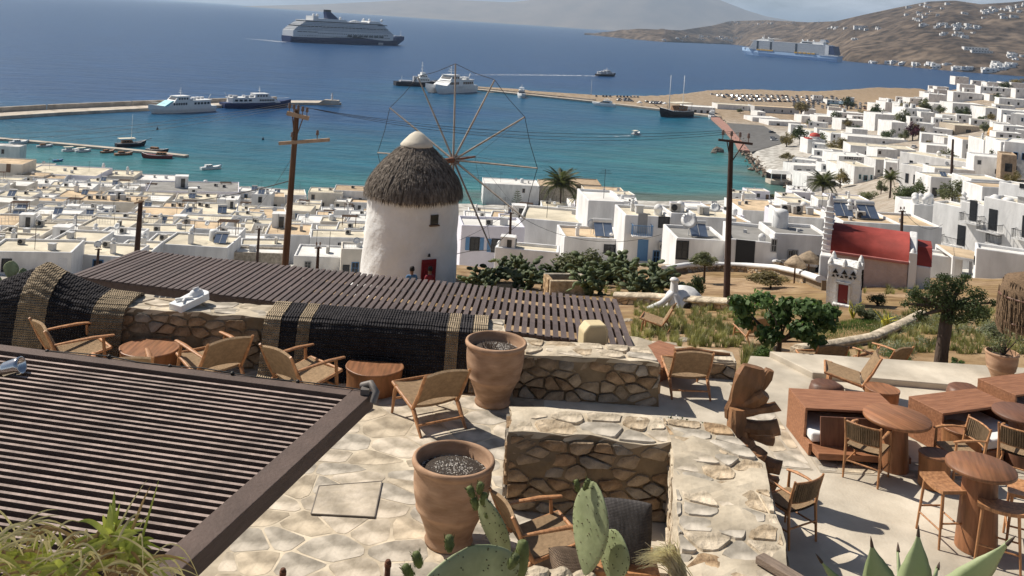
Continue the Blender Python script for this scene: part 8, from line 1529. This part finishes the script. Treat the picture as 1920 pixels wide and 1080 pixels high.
for lb, a, b, hc, L_ in (('dark red fishing boat at the end of the inner jetty', (320, 297), (268, 296), 'red', 11), ('brown fishing boat moored left of the dark red one', (222, 291), (242, 290), 'wood', 7), ('pale fishing boat in the middle of the row at the inner jetty', (192, 287), (212, 285), 'wood', 6), ('white fishing boat with a cabin moored at the inner jetty, left of a pair', (122, 284), (144, 283), 'white', 6.5), ('white fishing boat with a cabin moored at the inner jetty, right of a pair', (146, 285), (166, 284), 'white', 6), ('grey launch moored at the inner jetty near its bend', (72, 276), (96, 275), 'grey', 6), ('long pale rowing boat at the left end of the inner jetty', (18, 270), (54, 268), 'white', 7.5), ('white fishing boat anchored alone off the pale blue building', (380, 318), (412, 316), 'white', 8), ('dark flat barge on the outer side of the inner jetty', (270, 283), (320, 287), 'dark', 9)):
 caique(lb, a, b, hc, (), L_=L_, canopy=lb.startswith('white fishing boat with'), name='fishing_boat', cat='fishing boat', group='small boats of the inner jetty')
t, L_ = boat('tiny blue rowing boat afloat close to the left waterfront', (100, 303), (117, 302), 'rowing boat', 'rowing_boat', L_=3.6); part(t, 'hull', BP['blue'], lambda q: hull_mesh(q, L_, 1.4, .6, .5, .5)); part(t, 'thwart', BP['wood'], lambda q: q.box((0, 0, .62), (.4, 1.2, .06)))
for x, y, lb in ((493, 262, 'small dark buoy in the bay left of the leaning pole'), (295, 243, 'small dark buoy near the caique mast')): q = MB(); q.lathe([(.001, -.3), (.5, 0), (.5, .5), (.15, .8), (.12, 1.4), (.001, 1.45)], 10); tag(q.build('buoy', BP['dark'], None, loc=P(x, y, 0)), lb, 'buoy')
p = P(1346, 285, 0); rock('dark rock sticking out of the bay near the promenade', p, (3.2, 2.2, 2.6), 5, M_ARM); rock('small dark rock beside the larger rock in the bay', P(1338, 287, 0), (1.6, 1.4, .9), 6, M_ARM)
def wake():
 m = bpy.data.materials.new('foam'); m.use_nodes = True; N = m.node_tree.nodes; L2 = m.node_tree.links; b = N['Principled BSDF']; b.inputs['Base Color'].default_value = (.8, .82, .84, 1); b.inputs['Roughness'].default_value = .9; tc = N.new('ShaderNodeTexCoord'); n = N.new('ShaderNodeTexNoise'); n.inputs['Scale'].default_value = .25; n.inputs['Detail'].default_value = 6; L2.new(tc.outputs['Object'], n.inputs[0]); r = N.new('ShaderNodeValToRGB'); r.color_ramp.elements[0].position = .42; r.color_ramp.elements[1].position = .62; L2.new(n.outputs[0], r.inputs[0]); at = N.new('ShaderNodeAttribute'); at.attribute_name = 'foam'; mu = N.new('ShaderNodeMath'); mu.operation = 'MULTIPLY'; L2.new(r.outputs[0], mu.inputs[0]); L2.new(at.outputs['Fac'], mu.inputs[1]); L2.new(mu.outputs[0], b.inputs['Alpha'])
 for pts, w0, w1, st in (([(1119, 142.5), (1090, 141.8), (1040, 141), (960, 140.2), (850, 139.5)], 3.5, 12, 1.6), ([(534, 79), (500, 75.5), (460, 71.5)], 16, 22, 1.1), ([(1181, 254.5), (1150, 255.5), (1100, 254)], 1.2, 2.4, .7), ([(700, 88), (640, 85), (560, 81)], 5, 3, .5)):
  Q = [P(x, y, .06) for x, y in pts]; V = []; A = []
  for i, q in enumerate(Q):
   d = (Q[min(i + 1, len(Q) - 1)] - Q[max(i - 1, 0)]).normalized(); n_ = Vector((-d.y, d.x, 0)); f_ = i / (len(Q) - 1); w = lerp(w0, w1, f_)
   for s in (-1, 0, 1): V.append(q + n_ * w * s); A.append((st * (1 - f_) ** .7) * (1 if s == 0 else .15))
  F = [(i * 3 + j, i * 3 + j + 1, i * 3 + j + 4, i * 3 + j + 3) for i in range(len(Q) - 1) for j in (0, 1)]; me = bpy.data.meshes.new('wake_foam'); me.from_pydata([tuple(v) for v in V], [], F); me.materials.append(m); me.attributes.new('foam', 'FLOAT', 'POINT').data.foreach_set('value', A); tag(link('wake_foam', me), kind='stuff')
wake()
def cars():
 cols = [(.60, .60, .60), (.62, .62, .62), (.03, .03, .035), (.18, .18, .19), (.30, .31, .33), (.12, .02, .02), (.05, .09, .18), (.02, .02, .02)]; meshes = []
 for i, c in enumerate(cols):
  m = MB(); m.hexa([(-2.1, -.85, .3), (2.1, -.85, .3), (2.1, .85, .3), (-2.1, .85, .3), (-2.05, -.8, .95), (1.95, -.8, .85), (1.95, .8, .85), (-2.05, .8, .95)]); m.hexa([(-1.9, -.75, .95), (.9, -.75, .9), (.9, .75, .9), (-1.9, .75, .95), (-1.5, -.62, 1.48), (.3, -.62, 1.48), (.3, .62, 1.48), (-1.5, .62, 1.48)], 1); m.box((-.6, 0, 1.5), (1.8, 1.22, .05))
  for x in (-1.3, 1.3):
   for y in (-.8, .8): m.lathe([(.001, -.1), (.33, -.1), (.33, .1), (.001, .1)], 8, (x, y, .33), 2, M=Matrix.Rotation(R(90), 3, 'X'))
  meshes.append(m.mesh('car', [mat('car_paint_%s' % ('white', 'pearl', 'black', 'graphite', 'silver', 'maroon', 'blue', 'jet')[i], c, .3, 0, spec=.5), M_BW, BP['dark']]))
 g = random.Random(9); spots = []
 def row(x0, y0, x1, y1, n, ang, jit=.3):
  for k in range(n):
   if g.random() < .12: continue
   f_ = k / max(1, n - 1); spots.append((lerp(x0, x1, f_) + g.uniform(-jit, jit), lerp(y0, y1, f_) + g.uniform(-.15, .15), ang + g.uniform(-.08, .08)))
 row(1118, 181.5, 1196, 183, 13, 1.4); row(1162, 187, 1185, 187.5, 5, .6); row(1160, 189.5, 1184, 190.5, 5, .6); row(1213, 192, 1240, 193.5, 6, .6); row(1216, 194, 1238, 195.5, 5, .6)
 for y in (178, 181, 184, 187, 190): row(1335 + (y - 178) * 4, y, 1560 + (y - 178) * 3, y + 4, 25, .4 + .3 * (int(y) % 2), 1.2)
 for y in (192.5, 195.5, 199, 202.5): row(1490, y, 1640, y + 3, 18, .9, 1.2)
 names = ('white', 'white', 'black', 'dark grey', 'silver', 'dark red', 'blue', 'black')
 for x, y, a in spots:
  G = march(x, y, 0, 300); k = g.choices(range(8), (5, 4, 3, 3, 4, 1, 2, 2))[0]; o = link('parked_car', meshes[k], None, G + Vector((0, 0, .05)), a); where = 'on the right pier' if x < 1260 else ('in the rear rows of the harbour car park' if y < 191 else 'in the near rows of the harbour car park'); tag(o, names[k] + ' car parked ' + where, 'car', 'cars of the harbour car park')
 for x, y, k, a, lb in ((1448, 250, 2, .2, 'black car parked on the quay road left of the dry tree'), (1450, 261, 3, .15, 'grey car parked on the quay road, near one of two'), (1452, 264, 0, .15, 'white car parked on the quay road beside the grey one'), (1714, 278, 0, .9, 'white car at the roadside behind the dark window row house'), (1668, 297, 1, .1, 'white car parked before the dark window row house'), (1785, 249, 4, .2, 'silver car on the slope road below the buff terrace house')):
  o = link('parked_car', meshes[k], None, march(x, y, 0, 100) + Vector((0, 0, .05)), a); tag(o, lb, 'car')
cars()
for x, y, lb in ((1199, 198, 'white peaked tent on the right pier'), (1246, 200, 'white peaked tent beside the sailing ship')):
 g = march(x, y, 0, 300); t = thing('tent', lb, 'tent', g); part(t, 'roof', WALLS['w'], lambda q: q.lathe([(2.6, 2.2), (1.2, 2.9), (.001, 4.0)], 4));
 for sx in (-1, 1):
  for sy in (-1, 1): part(t, 'post', WALLS['w'], lambda q: q.tube([(sx * 1.6, sy * 1.6, 0), (sx * 1.6, sy * 1.6, 2.3)], .08, 5))
g = march(1108, 178, 0, 300); t = thing('flagpole', 'thin white pole standing at the outer side of the right pier', 'pole', g); part(t, 'shaft', BP['white'], lambda q: q.tube([(0, 0, 0), (0, 0, 13)], [.18, .08], 6)); part(t, 'foot', M_QUAY, lambda q: q.box((0, 0, .3), (1, 1, .6)))
g = march(1460, 333, 0, 100); g.z = 1.5; t = thing('pavilion', 'white roofed open pavilion on the rocks at the water edge of the bay', 'pavilion', g, .1); part(t, 'roof', ROOFS['w'], lambda q: q.hexa([(-4.5, -3, 3), (4.5, -3, 3), (4.5, 3, 3), (-4.5, 3, 3), (-3.6, -1.2, 4.2), (3.6, -1.2, 4.2), (3.6, 1.5, 4.2), (-3.6, 1.5, 4.2)])); part(t, 'floor', M_QUAY, lambda q: q.box((0, 0, -.6), (9, 6, 1.6)))
for x in (-4.2, 0, 4.2): part(t, 'post', WALLS['w'], lambda q: q.box((x, -2.8, 1.6), (.25, .25, 2.9)))
part(t, 'back_wall', M_BW, lambda q: q.box((0, 2.6, 1.5), (8.6, .2, 2.6)))
def shore_rocks():
 rg = random.Random(5); m = MB(); C = [P(x, y, 0) for x, y in COAST[18:26]]
 for _ in range(520):
  i = rg.randrange(len(C) - 1); p = C[i].lerp(C[i + 1], rg.random()) + Vector((rg.gauss(0, 2.4), rg.gauss(0, 2.4), rg.uniform(-.2, .9))); s = rg.uniform(.4, 1.5); M3 = Euler((rg.uniform(0, 3), rg.uniform(0, 3), rg.uniform(0, 3))).to_matrix(); m.add([p + M3 @ Vector(q) * s for q in ((1.2, 0, 0), (-1, .2, 0), (0, 1, .1), (.1, -1, 0), (0, 0, .8), (0, .1, -.8))], [(0, 2, 4), (2, 1, 4), (1, 3, 4), (3, 0, 4), (2, 0, 5), (1, 2, 5), (3, 1, 5), (0, 3, 5)])
 tag(m.build('shore_rocks', mat('shore_rock', (.22, .17, .13), .95, .3, .6, .6, 2)), kind='stuff')
shore_rocks()
g = march(1640, 181, 0, 300); p0 = P(1552, 193, 2.6); q = MB(); q.prism([(lambda v: (v.x, v.y))(P(x, y, 2.9)) for x, y in ((1550, 194), (1600, 195), (1602, 190), (1556, 189))], 1.6, 2.95); tag(q.build('marina_water', MATS.get('marina') or mat('marina', (.03, .10, .14), .15, 0, spec=.5)), kind='structure')
b = MB(); b.box((-.6, 2.4, 57.0), (9, 2.6, 1.0)); tag(b.build('planter_ledge', M_STONE[0], bevel=.03), kind='structure')
M_PAD = mat('cactus_skin', (.30, .345, .17), .55, .14, 7, .1, 40, col2=(.36, .395, .22), spec=.3, sc2=5, amt2=.34); M_BUD = mat('cactus_bud', (.10, .12, .04), .7, .35, 20); M_SPOT = mat('cactus_spot', (.10, .08, .04), .8, 0)
def pad(t, c, L_, w, th, tilt, yaw, seed, nsp=70):
 rg = random.Random(seed); o = MB(); M3 = Matrix.Rotation(tilt, 3, 'Y') @ Matrix.Rotation(yaw, 3, 'Z')
 def prof(v): return math.sin(math.pi * min(1, max(0, v)) ** 1.22) ** .62
 def f_(u, v, off=0):
  a = 2 * math.pi * u; r = prof(v); z = (v - .0) * L_; return M3 @ Vector(((w / 2 * r + off) * math.cos(a), (th / 2 * r ** .8 + off) * math.sin(a), z))
 o.grid(lambda u, v: f_(u, lerp(.012, .996, v)), 32, 22); body = o.build('pad', M_PAD, t, loc=c, fix=True); sp = MB()
 for _ in range(nsp):
  u = rg.choice((rg.uniform(.52, .98), rg.uniform(0, 1))); v = rg.uniform(.15, .95); p = f_(u, v); n = (f_(u, v, .01) - p).normalized(); s = .0028; q = n.orthogonal().normalized(); r2 = n.cross(q); sp.add([p + q * s, p + r2 * s, p - q * s, p - r2 * s, p + n * .006], [(0, 1, 4), (1, 2, 4), (2, 3, 4), (3, 0, 4)])
 sp.build('areole', M_SPOT, body); return body, f_
def bud(t, p, L_, r, d, seed, name='bud'):
 rg = random.Random(seed); m = MB(); d = Vector(d).normalized(); m.tube([p, p + d * L_ * .25, p + d * L_ * .7, p + d * L_ * .95, p + d * L_], [r * .5, r * .95, r, r * .75, r * .35], 10)
 for _ in range(60): k = rg.uniform(.05, 1); a = rg.uniform(0, 6.28); q = d.orthogonal().normalized(); nn = q * math.cos(a) + d.cross(q) * math.sin(a); b0 = p + d * L_ * k + nn * r * .9; s = d * .003; m.add([b0 - s, b0 + s, b0 + nn * .006 + d * .01], [(0, 1, 2)])
 return m.build(name, M_BUD, t)
def cactus():
 D = 3.9; o = PD(1110, 1120, D); t = thing('prickly_pear', 'pale green prickly pear with two upright pads in front of the stone niche', 'cactus', o)
 k = D / FPX
 def at(x, y): return PD(x, y, D) - o
 pad(t, at(1096, 1080), 178 * k, 98 * k, .03, .045, -.92, 1); pad(t, at(1145, 1095), 102 * k, 80 * k, .028, .05, -.9, 2)
 for x, y, dx in ((1084, 912, -.25), (1095, 909, .35)): bud(t, at(x, y + 10), .05, .011, (dx, 0, 1), x)
 o2 = PD(930, 1110, 3.7); t2 = thing('prickly_pear', 'leaning prickly pear pad tipped with dark buds before the big pot', 'cactus', o2); k = 3.7 / FPX
 def at2(x, y): return PD(x, y, 3.7) - o2
 pad(t2, at2(952, 1062), 140 * k, 80 * k, .03, -.40, -.85, 3)
 for i, (x, y, d) in enumerate(((893, 948, (-.3, 0, 1)), (904, 938, (.2, 0, 1)), (898, 918, (.1, -.1, 1)), (888, 925, (-.5, 0, .9)), (910, 962, (.6, 0, .8)))): bud(t2, at2(x, y + 8), .048, .014, d, i)
 bud(t2, at2(975, 1085), .15, .028, (.02, 0, 1), 9, 'young_pad'); bud(t2, at2(955, 1080), .08, .02, (-.1, 0, 1), 10, 'dry_flower')
 o3 = PD(868, 1160, 3.2); t3 = thing('prickly_pear', 'large dark rounded prickly pear pad at the bottom edge with buds on its rim', 'cactus', o3); k = 3.2 / FPX
 def at3(x, y): return PD(x, y, 3.2) - o3
 pad(t3, at3(868, 1190), 168 * k, 240 * k, .045, .03, .62, 5)
 for i, (x, y, d) in enumerate(((843, 1030, (-.1, 0, 1)), (787, 1060, (-.35, 0, 1)), (772, 1082, (-.6, 0, 1)), (955, 1062, (.5, 0, 1)))): bud(t3, at3(x, y + 4), .055, .016, d, 20 + i)
 for i, (x, y) in enumerate(((1010, 1082), (1050, 1086), (1095, 1090), (985, 1092))): rock('pale garden stone at the foot of the prickly pear, %s' % ('first from the left', 'second from the left', 'third from the left', 'beside the dark pad')[i] if False else ('white lumpy stone under the leaning pad', 'white lumpy stone beside the upright pads', 'white stone at the foot of the upright pads', 'small pale stone next to the dark pad')[i], PD(x, y, 3.95), (.06, .05, .04), i, M_STONE[3], name='stone')
cactus()
def blade(m, pts, w, nrm, mi=0, fold=.25):
 pts = [Vector(p) for p in pts]; k = len(pts); V = []
 for i, p in enumerate(pts):
  d = (pts[min(i + 1, k - 1)] - pts[max(i - 1, 0)]).normalized(); s = d.cross(Vector(nrm)).normalized(); u = s.cross(d); f_ = i / (k - 1); ww = w * (f_ * 3.2 + .55 if f_ < .14 else 1) * (1 - f_ ** 2.6) + .0004; V += [p - s * ww + u * ww * fold, p, p + s * ww + u * ww * fold]
 m.add(V, [(i * 3 + j, i * 3 + j + 1, i * 3 + j + 4, i * 3 + j + 3) for i in range(k - 1) for j in (0, 1)], mi, True)
def agave():
 D = 3.5; o = PD(1690, 1195, D); t = thing('agave', 'broad leaved agave with brown tipped pointed leaves in the lower right corner', 'agave', o); Mg = mat('agave_leaf', (.33, .40, .20), .5, .12, 3, .1, 30, col2=(.40, .45, .25), spec=.35, stretch=(1, 1, .25), sc2=1.5, amt2=.22); translucent(Mg, .2, 1.2); Mt = mat('agave_tip', (.05, .03, .02), .7, .3, 8); k = D / FPX
 def leaf(base, tip, wpx, bend, yo, seed):
  A = PD(*base, D) - o; B = PD(*tip, D - yo) - o; M_ = lerp(A, B, .5) + Vector((bend * k, -.02, 0)); n = 18; m = MB(); V = []; th = .012
  P_ = [(A * (1 - s) ** 2 + M_ * 2 * s * (1 - s) + B * s * s) for s in [i / n for i in range(n + 1)]]
  for i, p in enumerate(P_):
   s = i / n; d = (P_[min(i + 1, n)] - P_[max(i - 1, 0)]).normalized(); sd = d.cross(Vector((0, -1, .15))).normalized(); u = sd.cross(d); w = wpx * k / 2 * (math.sin(math.pi * (s * .62 + .36)) ** .8) * (1 - s ** 5) * (1 + .03 * math.sin(i * 2.3 + seed)) + .001; V += [p - sd * w - u * .0, p - sd * w * .5 + u * w * .18, p + u * w * .26, p + sd * w * .5 + u * w * .18, p + sd * w, p + sd * w * .45 + u * (w * .18 - th), p - sd * w * .45 + u * (w * .18 - th)]
  F = [(i * 7 + j, i * 7 + (j + 1) % 7, (i + 1) * 7 + (j + 1) % 7, (i + 1) * 7 + j) for i in range(n) for j in range(7)]; q = MB(); q.add(V, F, 0, True); lf = q.build('leaf', Mg, t, fix=True)
  tp = MB(); d = (P_[-1] - P_[-3]).normalized(); tp.tube([P_[-2], P_[-1], P_[-1] + d * .022], [.007, .005, .0008], 6); tp.build('thorn', Mt, lf)
 for a in (((1672, 1170), (1634, 1016), 82, -14, .05, 1), ((1700, 1165), (1722, 996), 78, 4, .0, 2), ((1730, 1165), (1897, 1012), 74, -6, .15, 3), ((1668, 1180), (1535, 1046), 34, -20, .1, 4), ((1690, 1170), (1684, 1026), 16, -3, -.25, 5), ((1735, 1185), (1840, 1088), 60, 10, .3, 6), ((1655, 1190), (1590, 1090), 60, -10, .3, 7), ((1700, 1180), (1760, 1060), 40, 12, -.3, 8)): leaf(*a)
 b = MB(); b.lathe([(.09, -.1), (.07, .02), (.001, .07)], 12); b.build('core', Mg, t)
agave()
def dry_plant():
 rg = random.Random(14); D = 4.0; o = PD(170, 1130, D); t = thing('spiky_plant', 'green and straw coloured strap leaved plant spilling over the lower left corner', 'plant', o); k = D / FPX
 Mg, My, Mb = mat('strap_green', (.25, .31, .06), .5, .25, 6, col2=(.46, .47, .12), spec=.35), mat('strap_straw', (.50, .42, .22), .7, .25, 6, col2=(.58, .50, .31), spec=.2), mat('strap_brown', (.30, .20, .11), .8, .3, 6, spec=.15)
 for q in (Mg, My, Mb): translucent(q, .22, 1.3)
 g, y, br = MB(), MB(), MB()
 def bl(mb, x, yy, ang, L_, droop, w, dep=0):
  p = PD(x, yy, D + dep) - o; d = Vector((math.cos(ang), rg.uniform(-.35, .35), math.sin(ang))).normalized(); pts = []; n = 9
  for i in range(n + 1): s = i / n; pts.append(p + d * L_ * s + Vector((0, 0, -droop * L_ * s * s)))
  blade(mb, pts, w, (0, -1, .3))
 for cx, cy, n, R_ in ((207, 1015, 44, .23), (235, 1050, 34, .24), (60, 1060, 30, .22), (130, 1070, 26, .2), (0, 1050, 26, .22)):
  for i in range(n):
   a = rg.uniform(-.35, 3.5); bl(g, cx + rg.gauss(0, 6), cy + rg.gauss(0, 6), a, R_ * rg.uniform(.45, 1.05), rg.uniform(.15, .75), rg.uniform(.009, .015), rg.uniform(-.12, .12))
  for i in range(n // 3): bl(br, cx + rg.gauss(0, 14), cy + 10 + rg.gauss(0, 10), rg.uniform(-.6, 3.7), R_ * rg.uniform(.5, 1.2), rg.uniform(.5, 1.3), rg.uniform(.005, .009), rg.uniform(-.12, .12))
 for i in range(120): bl(y, rg.uniform(-20, 300), rg.uniform(1000, 1100), rg.uniform(.1, 3.0), rg.uniform(.12, .36), rg.uniform(.4, 1.5), rg.uniform(.0022, .0055), rg.uniform(-.25, .25))
 for x, yy, a, L_, dr in ((20, 1010, 1.0, .3, .5), (30, 1000, .75, .36, .9), (90, 1020, 1.15, .28, .6), (200, 1040, 1.25, .45, .25), (60, 1040, 2.0, .3, .9), (10, 990, .4, .34, .7)): bl(y, x, yy, a, L_, dr, .004); bl(br, x + 30, yy + 12, a + .1, L_, dr, .007)
 bl(g, 252, 1060, 1.42, .34, .0, .006); bl(y, 262, 990, 1.2, .12, .4, .0014)
 for mb, nm, m in ((g, 'green_leaves', Mg), (y, 'straw_leaves', My), (br, 'brown_leaves', Mb)): mb.build(nm, m, t)
 b = MB(); b.tube([PD(207, 1100, D) - o, PD(207, 1020, D) - o], [.03, .018], 8); b.build('stem', Mb, t)
dry_plant()
def pampas():
 rg = random.Random(6); D = 3.7; o = PD(1275, 1110, D); t = thing('pampas_grass', 'blond feathery dry grass plume bending over beside the upright cactus pads', 'grass plume', o); m = MB(); k = D / FPX
 for i in range(240):
  q = rg.random(); p0 = PD(1285 + rg.gauss(0, 10), 1115, D + rg.uniform(-.08, .08)) - o; tip = PD(1190 + q * 70 + rg.gauss(0, 8), 1022 + (1 - q) * 32 + rg.gauss(0, 8), D + rg.uniform(-.1, .1)) - o; mid = PD(1262 + rg.gauss(0, 12), 1020 + rg.gauss(0, 10), D) - o; pts = [p0 * (1 - s) ** 2 + mid * 2 * s * (1 - s) + tip * s * s for s in [j / 8 for j in range(9)]]; blade(m, pts, rg.uniform(.0008, .002), (0, -1, .3))
 m.build('plume', translucent(mat('pampas_straw', (.50, .40, .25), .8, .2, 8, col2=(.62, .54, .40)), .4, 1.1), t)
pampas()
def left_pear():
 o = PD(20, 560, 16.6); t = thing('prickly_pear', 'prickly pear with three round dark pads behind the peaked rug', 'cactus', o); k = 16.6 / FPX
 for i, (x, y, L_, w, ti) in enumerate(((16, 522, 34, 30, .2), (44, 528, 26, 16, -.1), (22, 545, 24, 24, .5), (0, 550, 40, 22, -.4))): pad(t, PD(x, y, 16.6 + .05 * i) - o, L_ * k, w * k, .05, ti, .3 * i, 40 + i, 8)
 m = MB(); m.tube([(0, 0, -.5), PD(16, 522, 16.6) - o], [.06, .04], 7); m.build('stem', M_PAD, t)
left_pear()
def flowers():
 p = P(1268, 792, FZ); t = thing('flowering_shrub', 'low shrub dotted with small white flowers behind the corner wall', 'shrub', (p.x, 13.6, FZ)); rg = random.Random(3); q = Vector((p.x, 13.6, FZ)); bl = [((rg.uniform(-.3, .3), rg.uniform(-.15, .15), rg.uniform(.12, .42)), (.17, .15, .13)) for _ in range(9)]; m = MB(); leaf_cloud(m, bl, 900, .05, rg); m.build('foliage', L_DARK, t); f2 = MB()
 leaf_cloud(f2, bl, 420, .035, rg, up=.8); f2.build('blossom', mat('white_petal', (.66, .66, .62), .7, .08), t); b = MB(); [b.tube([(0, 0, -.02), Vector(c[0]) * .9], [.012, .005], 5) for c in bl[:6]]; b.build('stem', BARK, t)
flowers()
g = P(1882, 690, FZ + .11); t = thing('terracotta_pot', 'wide terracotta pot with a thin shrub by the right picture edge', 'plant pot', (9.2, 17.1, FZ + .11)); m = MB(); m.lathe([(r * .6, z * .55) for r, z in POT], 40); m.build('body', M_TERRA, t, fix=True); m = MB(); m.lathe([(.24, .44), (.001, .47)], 20); m.build('soil', M_SOIL, t); rg = random.Random(2); m = MB(); leaf_cloud(m, [((rg.gauss(0, .15), rg.gauss(0, .14), rg.uniform(.6, .85)), (.15, .14, .12)) for _ in range(7)], 500, .05, rg); m.build('shrub', L_OLIVE, t); m = MB(); [m.tube([(0, 0, .44), (rg.gauss(0, .12), rg.gauss(0, .12), .75)], [.02, .008], 5) for _ in range(7)]; m.build('stem', BARK, t)
